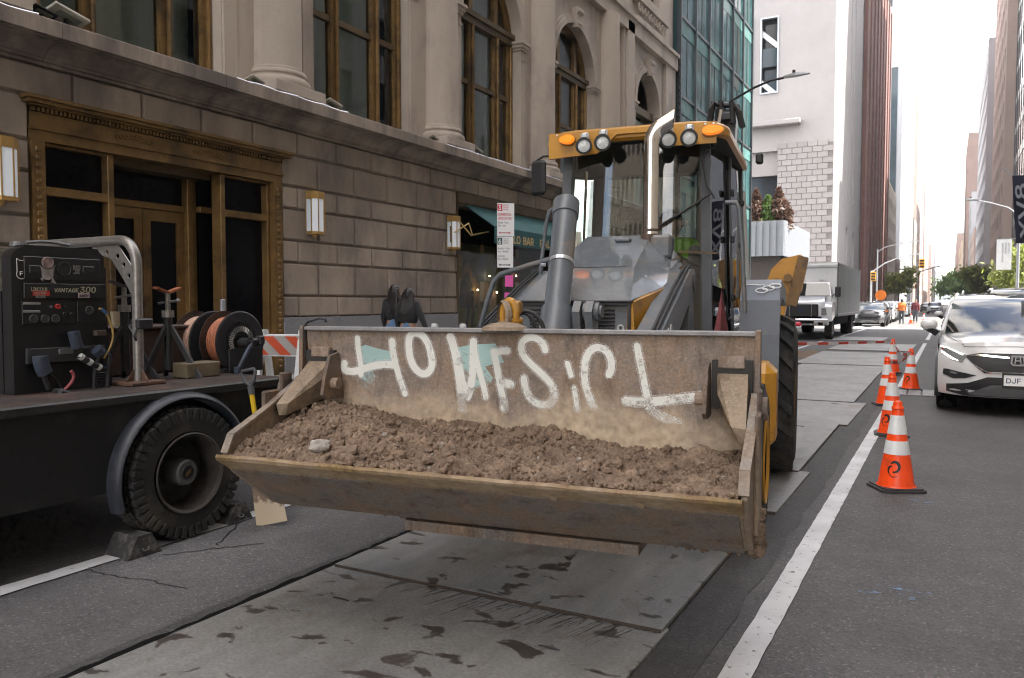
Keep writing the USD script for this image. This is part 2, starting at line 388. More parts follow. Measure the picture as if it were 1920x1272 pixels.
def steel_plate_mat(name, c, wet):
    """road plate steel: pale mill-scale grey, scuffed, with dark wet stains and rust"""
    c = np.array(c, float)
    return usdkit.material(stage, '/World/Looks/' + name, {
        'g': ('geometry', {}), 'mp': ('mapping', {'scale': (1.0, 1.35, 1.0)}), 'ms': ('mapping', {'scale': (5.0, 1.1, 1.0), 'rotation': (0, 0, 0.5)}),
        'n1': ('noise_texture', {'scale': 0.9, 'detail': 7.0, 'roughness': 0.6}),
        'n2': ('noise_texture', {'scale': 4.4, 'detail': 5.0, 'roughness': 0.5, 'distortion': 0.6}),
        'n3': ('noise_texture', {'scale': 2.0, 'detail': 9.0, 'roughness': 0.75}),
        'n4': ('noise_texture', {'scale': 60.0, 'detail': 4.0}),
        'n5': ('noise_texture', {'scale': 2.2, 'detail': 6.0}),
        'r1': ('rgb_ramp', {'ramp': [(0.28, c * 0.7), (0.5, c), (0.75, c * 1.25)]}),
        'r2': ('rgb_ramp', {'ramp': [(0.62 - wet, (0, 0, 0)), (0.634 - wet, (0.75, 0.75, 0.75)), (0.67 - wet, (0.92, 0.92, 0.92)), (1, (0.95, 0.95, 0.95))]}),
        'r3': ('rgb_ramp', {'ramp': [(0.55, (0, 0, 0)), (0.72, (0.7,) * 3)]}),
        'r4': ('rgb_ramp', {'ramp': [(0.3, (0.8,) * 3), (0.7, (1.08,) * 3)]}),
        'r5': ('rgb_ramp', {'ramp': [(0.35, (0.90,) * 3), (0.65, (1.05,) * 3)]}),
        'x1': ('mix', {'mix_type': 'multiply', 'fac': 1.0}), 'x1b': ('mix', {'mix_type': 'multiply', 'fac': 1.0}), 'x2': ('mix', {'color2': (0.12, 0.075, 0.045)}), 'x3': ('mix', {'color2': (0.048, 0.039, 0.034)}),
        'mr': ('map_range', {'from_min': 0.0, 'from_max': 0.9, 'to_min': 0.62, 'to_max': 0.42}),
        'b': ('bump', {'strength': 0.25, 'distance': 0.003}),
        'p': ('principled_bsdf', {'metallic': 0.15, 'specular_ior_level': 0.4})},
        [('g.position', 'n1.vector'), ('g.position', 'mp.vector'), ('mp.vector', 'n2.vector'), ('g.position', 'n3.vector'), ('g.position', 'n4.vector'), ('g.position', 'ms.vector'), ('ms.vector', 'n5.vector'),
         ('n1.fac', 'r1.fac'), ('n2.fac', 'r2.fac'), ('n3.fac', 'r3.fac'), ('n4.fac', 'r4.fac'), ('n5.fac', 'r5.fac'), ('r1.color', 'x1.color1'), ('r4.color', 'x1.color2'), ('x1.color', 'x1b.color1'), ('r5.color', 'x1b.color2'),
         ('x1b.color', 'x2.color1'), ('r3.color', 'x2.fac'), ('x2.color', 'x3.color1'), ('r2.color', 'x3.fac'), ('x3.color', 'p.base_color'),
         ('r2.color', 'mr.value'), ('mr.result', 'p.roughness'), ('n4.fac', 'b.height'), ('b.normal', 'p.normal')], surface='p.BSDF')
M_plate = steel_plate_mat('plate_steel', (0.205, 0.205, 0.195), 0.022)
M_plate_b = steel_plate_mat('plate_steel_dry', (0.225, 0.222, 0.215), -0.06)

# ---------------------------------------------------------------- ground, road, pavements
KL, KR, FL, FR = -7.2, 3.2, -11.0, 7.2          # kerbs and building lines, left and right
AV0, AV1 = 52.0, 90.0                            # the crossing avenue
m = MB(); n_ = 1
m.grid(np.array([[(x, y, 0.0) for y in (-300, -30, 0, 10, 30, 60, 120, 300, 1500)] for x in (-600, -60, -8, -4, 0, 4, 60, 600)]))
obj('road', m, M_asphalt, kind='structure')
def pavement(name, x0, x1, y0, y1, kx):
    p = thing(name, None, None, (0, 0, 0), kind='structure', world=True)
    a, b = (x0, kx - 0.16) if kx > x0 and abs(kx - x1) < 1e-6 else (kx + 0.16, x1)
    k = 0
    y = y0
    if y0 > 40 or y1 < 5 or x0 > 0:
        obj('slab', MB().bb(a, b, y0, y1, -0.05, 0.15), M_concrete, p)
    else:
        while y < y1 - 0.01:                                                  # flags with open joints where they can be told apart
            for i in range(2):
                w = (b - a) / 2
                obj('slab', MB().cbox((a + w * (i + 0.5), y + 0.76, 0.05), (w - 0.012, 1.51, 0.2), 0.008), M_concrete, p)
            y += 1.52
    mk = MB()
    y = y0
    while y < y1 - 0.01:
        L = min(3.0, y1 - y)
        mk.cbox((kx + (0.08 if kx == x0 else -0.08), y + L / 2, 0.05), (0.16, L - 0.008, 0.2), 0.02); y += L
    obj('kerb', mk, M_granite, p)
pavement('pavement', FL, KL, -20.0, AV0 - 1, KL)
pavement('pavement', FL, KL, AV1, 900.0, KL)
pavement('pavement', KR, FR, -20.0, AV0 - 1, KR)
pavement('pavement', KR, FR, AV1, 900.0, KR)

def strip(name, pts, z, material, kind='structure', parent='/World'):
    m = MB(); m.flat(pts, (0, 0, z), (1, 0, 0), (0, 1, 0))
    return obj(name, m, material, parent, kind=kind)
def ragged(x0, x1, y0, y1, j=0.02, step=0.25, seed=1):
    r = random.Random(seed); n = max(2, int((y1 - y0) / step))
    L = [(x0 + r.uniform(-j, j), y0 + (y1 - y0) * i / n) for i in range(n + 1)]
    Rr = [(x1 + r.uniform(-j, j), y0 + (y1 - y0) * i / n) for i in range(n + 1)]
    return L + Rr[::-1]
strip('asphalt_patch', ragged(-1.2, -0.86, 0.5, 20.0, 0.02, 0.3, 5), 0.004, M_asphalt_new)
strip('lane_line', ragged(-0.775, -0.655, 0.5, 33.0, 0.003, 0.10, 2), 0.008, M_line)
strip('lane_line', ragged(-0.775, -0.645, 36.0, 51.0, 0.006, 0.3, 2), 0.008, M_line)
strip('lane_line', ragged(-4.345, -4.215, 0.5, 33.0, 0.006, 0.12, 3), 0.008, M_line)
strip('lane_line', ragged(-4.2, -4.07, 36.0, 50.5, 0.006, 0.3, 4), 0.008, M_line)
strip('stop_line', ragged(-6.8, 2.9, 51.2, 51.6, 0.01, 0.1, 6), 0.008, M_line)
for k in range(11):
    strip('crossing_bar', [(-6.9 + k * 0.92, 52.6), (-6.4 + k * 0.92, 52.6), (-6.4 + k * 0.92, 55.6), (-6.9 + k * 0.92, 55.6)], 0.008, M_line)
def blob(cx, cy, rx, ry, seed, n=22, rot=0.0):
    r = random.Random(seed)
    return [(cx + math.cos(rot) * rx * math.cos(t) * q - math.sin(rot) * ry * math.sin(t) * q, cy + math.sin(rot) * rx * math.cos(t) * q + math.cos(rot) * ry * math.sin(t) * q) for t, q in ((2 * PI * i / n, r.uniform(0.75, 1.15)) for i in range(n))]
for (u, v, rx, ry, ro, sd) in ((1735, 944, 0.10, 0.035, -0.3, 1), (1690, 1105, 0.13, 0.03, -0.15, 2), (1640, 1115, 0.06, 0.03, 0, 3), (1700, 1122, 0.06, 0.02, -0.2, 4)):
    p = onZ(u, v); strip('spray_mark', blob(p[0], p[1], rx * 1.3, ry * 1.3, sd, rot=ro), 0.008, M_blue)
# saw cut and crumbled edge along the plates
m = MB(); r = random.Random(4); ys = np.arange(0.4, 12.0, 0.05)
P = np.array([[(-3.13 + 0.03 * (meshkit.noise((y * 2.1, 3.0, 0)) - 0.5) + 0.12 * k / 4, y, 0.005 + (0.014 if k in (1, 2) else 0.004) * meshkit.noise((y * 14.0, k * 3.7, 1.0))) for k in range(5)] for y in ys])
m.grid(P)
obj('asphalt_joint', m, M_asphalt_new, kind='structure')
r = random.Random(14); L_ = [(-3.045 + r.uniform(-0.022, 0.006), y) for y in np.arange(0.4, 12.0, 0.07)]; Rr_ = [(-3.022 + r.uniform(-0.004, 0.012), y) for y in np.arange(0.4, 12.0, 0.07)]
strip('road_crack', L_ + Rr_[::-1], 0.0195, M_dark)
def crack(px, w=0.008, seed=1):
    r = random.Random(seed); pts = [onZ(u, v)[:2] for u, v in px]; out = []
    for a, b in zip(pts[:-1], pts[1:]):
        for i in range(8): out.append((a + (b - a) * i / 8) + np.array([r.uniform(-0.012, 0.012), r.uniform(-0.012, 0.012)]))
    out.append(pts[-1])
    strip('road_crack', LineString(out).buffer(w, cap_style=2), 0.004, M_dark)
crack([(305, 1042), (400, 1030), (495, 1020)], 0.004, 1)
crack([(405, 1025), (440, 990), (470, 965)], 0.0035, 2)
crack([(150, 1065), (205, 1080), (280, 1090), (350, 1105)], 0.0028, 3)

# steel road plates, each a thing
M_drip = worn_paint('drip_stain', (0.06, 0.052, 0.045), 0.40, 0.62, 30.0)
M_rustedge = mat('plate_edge_rust', (0.055, 0.04, 0.03), 0.85, var=0.4, scale=9, fine=60, bump=0.3)
PL = [(-3.02, -1.09, 0.25, 3.47, 0.020, 'nearest steel road plate, blotched with dark stains under the bucket', 0),
      (-3.0, -1.10, 3.40, 5.88, 0.034, 'steel road plate overlapping the nearest plate, right under the raised bucket', 0),
      (-2.9, -1.03, 5.78, 7.30, 0.024, 'steel road plate between the front and rear tyres of the backhoe', 1),
      (-3.05, -1.12, 7.24, 10.3, 0.036, 'steel road plate beside the two nearest traffic cones', 1),
      (-3.0, -1.03, 10.36, 12.75, 0.022, 'steel road plate with a corner stepping out beside the third traffic cone', 1),
      (-3.05, -1.2, 12.7, 16.4, 0.034, 'long steel road plate beside the cones with barrier tape', 1),
      (-3.1, -1.22, 16.45, 20.4, 0.022, 'steel road plate just past the last taped cone', 1),
      (-3.3, -1.3, 20.35, 25.6, 0.036, 'steel road plate next to the brown earth patch', 1),
      (-3.35, -0.95, 27.0, 31.5, 0.024, 'pale steel road plate beyond the barrier tape', 1),
      (-4.6, -2.2, 34.0, 37.4, 0.024, 'farthest steel road plate, in front of the box truck', 1)]
for i, (x0, x1, y0, y1, z, lab, mm) in enumerate(PL):
    p = thing('road_plate', lab, 'steel plate', ((x0 + x1) / 2, (y0 + y1) / 2, 0), (0.004 if i % 2 else -0.006), group='steel plates laid over the trench')
    w, l = x1 - x0, y1 - y0
    if i == 0:
        r = random.Random(21); m = MB()
        for k in range(70):
            xx = r.uniform(-0.55, 0.92); ln = r.uniform(0.05, 0.34) * (1 if xx > -0.1 else 0.6); dr_ = -0.32 * ln + r.uniform(-0.02, 0.02); wd_ = r.uniform(0.002, 0.007); y_ = l / 2 - 0.07
            m.flat([(xx - wd_, y_), (xx + wd_, y_), (xx + dr_ * 0.6 + wd_ * 0.8, y_ - ln * 0.6), (xx + dr_ + 0.001, y_ - ln), (xx + dr_ * 0.6 - wd_ * 0.8, y_ - ln * 0.6)], (0, 0, 0.0206 + 0.00002 * k), (1, 0, 0), (0, 1, 0))
        m.flat([(-0.75 + 0.04 * q, l / 2 - 0.065 - r.uniform(0, 0.035)) for q in range(43)] + [(0.93, l / 2 - 0.055), (-0.75, l / 2 - 0.055)], (0, 0, 0.0204), (1, 0, 0), (0, 1, 0))
        obj('drip_stain', m, M_drip, p, kind='stuff')
    obj('plate', MB().cbox((0, 0, z - 0.012 + 0.0002 * i), (w, l, 0.024), 0.003), M_plate_b if mm else M_plate, p)
    obj('plate_edge', MB().cbox((0, -l / 2 - 0.003, z - 0.013), (w - 0.01, 0.01, 0.024), 0.002), M_rustedge, p)
    if i < 5:
        mw = MB()
        for sx in (-0.3, 0.3):
            a = np.linspace(0, PI, 9); mw.tube([(sx * w + 0.05 * math.cos(t), l * 0.36, z + 0.001 + 0.004 * math.sin(t)) for t in a], 0.004, 5)
        obj('lifting_eye', mw, M_black, p)
uc = thing('utility_cover', 'square gridded steel cover in the road between a taped cone and the white car', 'utility cover', onZ(1728, 738), 0.02)
obj('frame', MB().prism(sbox(-0.48, -0.48, 0.48, 0.48).difference(sbox(-0.42, -0.42, 0.42, 0.42)), (0, 0, 0.004), (1, 0, 0), (0, 1, 0), (0, 0, 0.012)), M_plate_b, uc)
for i in range(4):
    for j in range(4): obj('grid_panel', MB().cbox((-0.315 + 0.21 * i, -0.315 + 0.21 * j, 0.008), (0.185, 0.185, 0.014), 0.004), M_plate_b, uc)
strip('earth_patch', blob(-3.6, 24.2, 0.75, 2.1, 8), 0.012, mat('earth', (0.13, 0.085, 0.05), 0.95, var=0.3, scale=3, fine=30, bump=0.6), 'stuff')

# ---------------------------------------------------------------- the limestone building on the left
B0, B1 = -14.0, 35.8
lb = thing('limestone_building', 'old limestone building with columns, arched bronze windows and rusticated base', 'building', (FL, 10, 0), world=True)
def wall_piece(y0, y1, z0, z1, x=FL, d=0.5, material=M_stone_lo, name='wall'):
    return obj(name, MB().bb(x - d, x, y0, y1, z0, z1), material, lb)
DY0, DY1, SY0, SY1 = 6.42, 11.05, 17.10, 23.0
for a, b in ((B0, DY0), (DY1, SY0), (SY1, B1)):
    wall_piece(a, b, 0.1, 4.75)
wall_piece(DY0, DY1, 4.29, 4.75); wall_piece(SY0, SY1, 4.30, 4.75)
# granite plinth slabs
for a, b in ((5.0, DY0), (DY1, SY0), (SY1, B1)):
    n = max(1, round((b - a) / 1.5)); w = (b - a) / n
    for i in range(n):
        obj('granite_slab', MB().cbox((FL + 0.02, a + w * (i + 0.5), 0.68), (0.14, w - 0.008, 1.08), 0.006), M_granite, lb)
# ashlar blocks, rusticated
rows = [(1.22, 1.63, 0), (1.63, 2.26, 1), (2.26, 2.68, 0), (2.68, 3.28, 1), (3.28, 3.70, 0), (3.70, 4.30, 1), (4.30, 4.74, 0)]
def blocks(ya, yb, z0, z1, ph):
    j0 = (11.49 if ph == 0 else 12.04)
    k = math.floor((ya - j0) / 1.11); a = ya
    while a < yb - 0.02:
        b = min(yb, j0 + 1.11 * (k + 1)); k += 1
        if b - a < 0.03: continue
        m = MB(); y0, y1, zz0, zz1, t, c = a + 0.011, b - 0.011, z0 + 0.012, z1 - 0.010, 0.052, 0.030
        v = [(FL, y0, zz0), (FL, y1, zz0), (FL, y1, zz1), (FL, y0, zz1), (FL + t, y0 + c, zz0 + c), (FL + t, y1 - c, zz0 + c), (FL + t, y1 - c, zz1 - c), (FL + t, y0 + c, zz1 - c)]
        m.add(v, [[4, 5, 6], [4, 6, 7], [0, 1, 5], [0, 5, 4], [1, 2, 6], [1, 6, 5], [2, 3, 7], [2, 7, 6], [3, 0, 4], [3, 4, 7]])
        obj('stone_block', m, M_stone, lb)
        a = b
for z0, z1, ph in rows:
    if z0 > 4.2: blocks(4.4, B1, z0, z1, ph)
    else:
        for a, b in ((4.4, DY0), (DY1, SY0), (SY1, B1)): blocks(a, b, z0, z1, ph)
# cornice in sections
CP = [(0.0, 4.74), (0.07, 4.74), (0.07, 4.79), (0.11, 4.79), (0.11, 4.83), (0.13, 4.84), (0.17, 4.89), (0.24, 4.94), (0.33, 4.975), (0.42, 4.985), (0.42, 5.005), (0.47, 5.005), (0.47, 5.02), (0.55, 5.025), (0.55, 5.225), (0.53, 5.24), (0.0, 5.30)]
k = 0; y = B0
for y in np.arange(1.1, B1, 2.75):
    y1 = min(y + 2.75, B1)
    obj('cornice_section', MB().prism(CP, (FL, y + 0.004, 0), (1, 0, 0), (0, 0, 1), (0, y1 - y - 0.008, 0)), M_cornice, lb)
for a, b in ((4.0, 6.3), (9.6, 12.4), (15.9, 21.6), (21.7, 30.0)):
    m = MB(); m.tube([(FL + 0.52, a + (b - a) * i / 12, 5.246 + 0.012 * math.sin(i * 1.9 + a)) for i in range(13)], 0.012, 6)
    obj('flashing_strip', m, M_flash, lb)
# upper storey
UX, WX = FL - 0.25, FL - 0.50
bays = [2.85, 8.35, 13.87, 19.37, 24.87]
ZS, RW = 9.2, 1.62
wall = sbox(B0, 5.2, B1, 13.0)
holes = []
for yc in bays:
    holes.append(unary_union([sbox(yc - RW, 5.26, yc + RW, ZS), Point(yc, ZS).buffer(RW, 24)]))
yN = 32.3
holes.append(unary_union([sbox(yN - 1.45, 5.26, yN + 1.45, 9.6), Point(yN, 9.6).buffer(1.45, 24)]))
wp = wall.difference(unary_union(holes))
obj('upper_wall', MB().prism(wp, (UX, 0, 0), (0, 1, 0), (0, 0, 1), (-0.45, 0, 0)), M_stone_up, lb)
for i, yc in enumerate(bays + [yN]):
    rw, zs = (RW, ZS) if i < 5 else (1.45, 9.6)
    ann = Point(yc, zs).buffer(rw + 0.30, 24).difference(Point(yc, zs).buffer(rw, 24)).intersection(sbox(yc - 9, zs, yc + 9, zs + 9))
    ann2 = Point(yc, zs).buffer(rw + 0.19, 24).difference(Point(yc, zs).buffer(rw, 24)).intersection(sbox(yc - 9, zs, yc + 9, zs + 9))
    m = MB().prism(ann, (UX, 0, 0), (0, 1, 0), (0, 0, 1), (0.06, 0, 0)); m.prism(ann2, (UX + 0.06, 0, 0), (0, 1, 0), (0, 0, 1), (0.05, 0, 0))
    obj('archivolt', m, M_stone_up, lb)
    for s in (-1, 1):
        m = MB(); yy = yc + s * (rw + 0.17)
        m.bb(UX, UX + 0.05, yy - 0.15, yy + 0.15, 5.3, zs - 0.55)
        m.bb(UX, UX + 0.07, yy - 0.17, yy + 0.17, zs - 0.55, zs - 0.50)
        m.bb(UX, UX + 0.05, yy - 0.15, yy + 0.15, zs - 0.50, zs - 0.28)
        obj('jamb_pier', m, M_stone_up, lb)
        m = MB(); m.bb(UX - 0.3, UX + 0.09, yy - 0.20, yy + 0.20, zs - 0.28, zs - 0.2); m.bb(UX - 0.3, UX + 0.13, yy - 0.24, yy + 0.24, zs - 0.2, zs - 0.1); m.bb(UX - 0.3, UX + 0.17, yy - 0.28, yy + 0.28, zs - 0.1, zs - 0.02)
        obj('impost', m, M_stone_up, lb)
    m = MB(); m.prism([(yc - 0.16, zs + rw - 0.12), (yc + 0.16, zs + rw - 0.12), (yc + 0.24, zs + rw + 0.5), (yc - 0.24, zs + rw + 0.5)], (UX, 0, 0), (0, 1, 0), (0, 0, 1), (0.22, 0, 0))
    m.cyl((UX + 0.18, yc - 0.22, zs + rw + 0.42), (UX + 0.18, yc + 0.22, zs + rw + 0.42), 0.11, n=14); m.cyl((UX + 0.17, yc - 0.15, zs + rw + 0.02), (UX + 0.17, yc + 0.15, zs + rw + 0.02), 0.08, n=14)
    obj('keystone', m, M_stone_up, lb)
    if i == 5: continue
    # window: bronze frame, mullions, transoms, panes, blinds
    w = obj('window', MB().prism(unary_union([sbox(yc - rw, 5.27, yc + rw, zs), Point(yc, zs).buffer(rw, 24)]).difference(unary_union([sbox(yc - rw + 0.20, 5.4, yc + rw - 0.20, zs), Point(yc, zs).buffer(rw - 0.20, 24)])), (WX, 0, 0), (0, 1, 0), (0, 0, 1), (-0.2, 0, 0)), M_bronze, lb)
    for s in (-1, 1):
        m = MB(); m.bb(WX - 0.16, WX + 0.0, yc + s * 0.68 - 0.10, yc + s * 0.68 + 0.10, 5.27, zs + 1.4); m.cyl((WX + 0.03, yc + s * 0.68 + 0.05, 5.55), (WX + 0.03, yc + s * 0.68 + 0.05, zs - 0.15), 0.045, n=10)
        m.cyl((WX + 0.03, yc + s * 0.68 + 0.05, 5.27), (WX + 0.03, yc + s * 0.68 + 0.05, 5.55), 0.06, n=10)
        obj('mullion', m, M_bronze, w)
        obj('jamb_moulding', MB().cyl((WX + 0.01, yc + s * (rw - 0.07), 5.27), (WX + 0.01, yc + s * (rw - 0.07), zs), 0.05, n=10), M_bronze, w)
    for a, b in ((-rw + 0.2, -0.78), (-0.58, 0.58), (0.78, rw - 0.2)):
        obj('transom', MB().bb(WX - 0.14, WX - 0.03, yc + a, yc + b, 7.40, 7.53), M_bronze_dk, w)
    m = MB(); m.bb(WX - 0.14, WX + 0.06, yc - rw, yc + rw, zs - 0.16, zs + 0.02); m.bb(WX - 0.14, WX + 0.12, yc - rw, yc + rw, zs + 0.02, zs + 0.16)
    obj('impost_transom', m, M_bronze_dk, w)
    for a, b in ((-rw + 0.15, -0.68), (-0.68, 0.68), (0.68, rw - 0.15)):
        for z0, z1 in ((5.3, 7.46), (7.46, zs), (zs, zs + rw - 0.1)):
            obj('pane', MB().add([(WX - 0.09, yc + a, z0), (WX - 0.09, yc + b, z0), (WX - 0.09, yc + b, z1), (WX - 0.09, yc + a, z1)], [[0, 1, 2], [0, 2, 3]]), M_pane, w)
    obj('blind', MB().bb(WX - 0.62, WX - 0.6, yc - rw, yc + rw, 5.27, zs + rw), M_blind, w)
    obj('sill', MB().cbox((WX + 0.05, yc, 5.29), (0.5, 2 * rw, 0.06), 0.01), M_stone_up, w)
# niche window in the last bay (dark)
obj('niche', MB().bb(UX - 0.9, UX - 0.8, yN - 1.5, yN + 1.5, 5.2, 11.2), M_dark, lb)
obj('niche_transom', MB().bb(UX - 0.5, UX - 0.2, yN - 1.45, yN + 1.45, 9.35, 9.65), M_bronze_dk, lb)
obj('niche_blind', MB().bb(UX - 0.62, UX - 0.6, yN - 1.45, yN + 1.45, 5.26, 9.3), M_blind, lb)
# columns
CXX = FL - 0.12
prof = [(0.60, 5.46), (0.615, 5.48), (0.625, 5.53), (0.615, 5.585), (0.60, 5.60), (0.565, 5.605), (0.545, 5.63), (0.535, 5.66), (0.545, 5.68), (0.555, 5.685), (0.56, 5.70), (0.555, 5.735), (0.54, 5.75), (0.525, 5.755), (0.525, 5.79), (0.49, 5.80), (0.47, 5.84), (0.465, 6.5), (0.455, 8.0), (0.44, 10.0), (0.42, 12.0)]
for yc in (0.1, 5.6, 11.14, 16.60, 22.12, 27.62):
    c = obj('column', MB().lathe(prof, (CXX, yc, 0), (0, 0, 1), 40), M_stone_up, lb, smooth=40)
    obj('plinth', MB().cbox((CXX, yc, 5.37), (1.27, 1.27, 0.19), 0.008), M_stone_up, c)
    obj('pier', MB().bb(UX - 0.02, FL - 0.22, yc - 0.88, yc + 0.88, 5.25, 12.0), M_stone_up, lb)
    obj('pier_base', MB().bb(UX - 0.02, FL - 0.19, yc - 0.90, yc + 0.90, 5.25, 5.80), M_stone_up, lb)
for a, b in ((29.2, 30.4), (34.4, B1)):
    m = MB(); m.bb(UX, FL - 0.1, a, b, 5.25, 12.4)
    if a < 30: m.bb(UX, FL + 0.0, a + 0.25, b - 0.25, 5.25, 12.4)
    obj('pilaster', m, M_stone_up, lb)
# entablature and storeys above
m = MB(); m.bb(UX, FL + 0.0, B0, B1, 12.0, 12.55); m.bb(UX, FL + 0.1, B0, B1, 12.55, 12.7)
obj('entablature', m, M_stone_up, lb)
m = MB()
for i in range(10): m.tube([(FL + 0.02, 30.6 + i * 0.36 + 0.10 * math.cos(t), 13.2 + 0.16 * math.sin(t)) for t in np.linspace(0, 2 * PI, 10)[:-1]], 0.025, 5, closed=True)
m.bb(UX, FL + 0.04, 30.4, 34.4, 12.7, 12.85); m.bb(UX, FL + 0.04, 30.4, 34.4, 13.5, 13.7)
obj('carved_panel', m, M_stone_up, lb)
up = sbox(B0, 12.7, B1, 34.0)
hl = [sbox(yc - 0.8, z, yc + 0.8, z + 2.4) for yc in np.arange(-10.9, B1, 2.75) for z in (14.2, 18.0, 21.8, 25.6, 29.4)]
obj('top_wall', MB().prism(up.difference(unary_union(hl)), (UX, 0, 0), (0, 1, 0), (0, 0, 1), (-0.4, 0, 0)), M_stone_up, lb)
for h in hl:
    a, z0, b, z1 = h.bounds
    obj('upper_pane', MB().add([(UX - 0.3, a, z0), (UX - 0.3, b, z0), (UX - 0.3, b, z1), (UX - 0.3, a, z1)], [[0, 1, 2], [0, 2, 3]]), M_blackglass, lb)
m = MB(); m.bb(UX, FL + 0.5, B0, B1, 33.6, 34.4); m.bb(-30, UX, B0, B1, 33.9, 34.0); m.bb(-30, UX - 0.4, B1 - 0.3, B1, 0, 34); m.bb(-30, UX - 0.4, B0, B0 + 0.3, 0, 34); m.bb(-30, -29.7, B0, B1, 0, 34)
obj('roof', m, M_stone_up, lb)
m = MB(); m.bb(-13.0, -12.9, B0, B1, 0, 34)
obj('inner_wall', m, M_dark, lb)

# bronze entrance (world units on the facade plane)
dr = obj('entrance', MB().bb(FL - 0.95, FL - 0.9, DY0, DY1, 0.1, 4.29), M_dark, lb)
for y0 in (DY0, DY1 - 0.19): obj('pilaster_bronze', MB().bb(FL - 0.3, FL + 0.07, y0, y0 + 0.19, 0.15, 3.72), M_bronze, dr)
m = MB()
for y0 in (DY0 + 0.03, DY1 - 0.16):
    for z in np.arange(0.3, 3.6, 0.11): m.cbox((FL + 0.075, y0 + 0.065, z), (0.03, 0.08, 0.07), 0.012)
obj('bead_ornament', m, M_bronze, dr)
m = MB(); m.bb(FL - 0.3, FL + 0.05, DY0 - 0.02, DY1 + 0.02, 3.72, 3.86); m.bb(FL - 0.3, FL + 0.09, DY0 - 0.03, DY1 + 0.03, 3.86, 3.91); m.bb(FL - 0.3, FL + 0.05, DY0, DY1, 3.91, 4.10)
m.bb(FL - 0.3, FL + 0.14, DY0 - 0.04, DY1 + 0.04, 4.165, 4.19); m.bb(FL - 0.3, FL + 0.22, DY0 - 0.10, DY1 + 0.12, 4.19, 4.24); m.bb(FL - 0.3, FL + 0.26, DY0 - 0.14, DY1 + 0.16, 4.24, 4.285)
obj('door_cornice', m, M_bronze, dr)
m = MB()
for y in np.arange(DY0 + 0.02, DY1, 0.062): m.bb(FL, FL + 0.10, y, y + 0.036, 4.105, 4.162)
obj('dentils', m, M_bronze, dr)
m = MB()
for k in range(9):
    for yy in (8.0, 9.4):
        t = (k - 4) / 4; m.tube([(FL + 0.055, yy + t * 0.28 + 0.035 * math.cos(a), 4.0 + 0.03 * math.sin(a) + 0.015 * math.cos(3 * t)) for a in np.linspace(0, 2 * PI, 8)[:-1]], 0.012, 5, closed=True)
obj('frieze_ornament', m, M_bronze, dr)
def bar(y0, y1, z0, z1, x0=FL - 0.28, x1=FL - 0.05, name='frame_bar', mt=None): obj(name, MB().cbox(((x0 + x1) / 2, (y0 + y1) / 2, (z0 + z1) / 2), (x1 - x0, y1 - y0, z1 - z0), 0.008), mt or M_bronze, dr)
def dpane(y0, y1, z0, z1, x=FL - 0.2): obj('pane', MB().add([(x, y0, z0), (x, y1, z0), (x, y1, z1), (x, y0, z1)], [[0, 1, 2], [0, 2, 3]]), M_blackglass, dr)
bar(DY0 + 0.19, DY0 + 0.26, 0.15, 3.72); bar(DY1 - 0.26, DY1 - 0.19, 0.15, 3.72)
bar(7.62, 7.72, 0.15, 3.72); bar(9.72, 9.82, 0.15, 3.72)
bar(6.68, 7.62, 3.00, 3.12); bar(9.82, 10.79, 3.00, 3.12); bar(6.68, 7.62, 3.68, 3.72); bar(9.82, 10.79, 3.68, 3.72)
dpane(6.66, 7.64, 3.1, 3.7); dpane(6.66, 7.64, 0.15, 3.02); dpane(9.8, 10.8, 3.1, 3.7); dpane(9.8, 10.8, 0.15, 3.02)
DX = FL - 0.62                                       # the doors stand back in the porch
bar(7.72, 9.55, 3.05, 3.16, DX - 0.15, DX + 0.02); bar(7.72, 7.80, 0.15, 3.72, DX - 0.1, DX + 0.02); bar(9.42, 9.60, 0.15, 3.76, DX - 0.1, DX + 0.10)
dpane(7.72, 9.5, 3.16, 3.76, DX - 0.05); dpane(9.55, 9.8, 0.15, 3.1, DX + 0.2); dpane(9.55, 9.8, 3.16, 3.76, DX + 0.2)
bar(9.55, 9.80, 3.06, 3.16, DX + 0.15, DX + 0.26)
bar(7.72, 9.72, 3.62, 3.84, DX - 0.1, FL - 0.3, 'porch_soffit', M_bronze_dk)
for a, b in ((7.80, 8.61), (8.62, 9.43)):
    lf = obj('door', MB().prism(sbox(a, 0.16, b, 3.04).difference(sbox(a + 0.15, 0.5, b - 0.15, 2.86)), (DX - 0.08, 0, 0), (0, 1, 0), (0, 0, 1), (0.07, 0, 0)), M_bronze, dr)
    obj('door_pane', MB().add([(DX - 0.05, a + 0.1, 0.4), (DX - 0.05, b - 0.1, 0.4), (DX - 0.05, b - 0.1, 2.9), (DX - 0.05, a + 0.1, 2.9)], [[0, 1, 2], [0, 2, 3]]), M_blackglass, lf)
obj('intercom', MB().cbox((FL - 0.02, 9.70, 1.45), (0.05, 0.09, 0.22), 0.01), M_flash, dr)

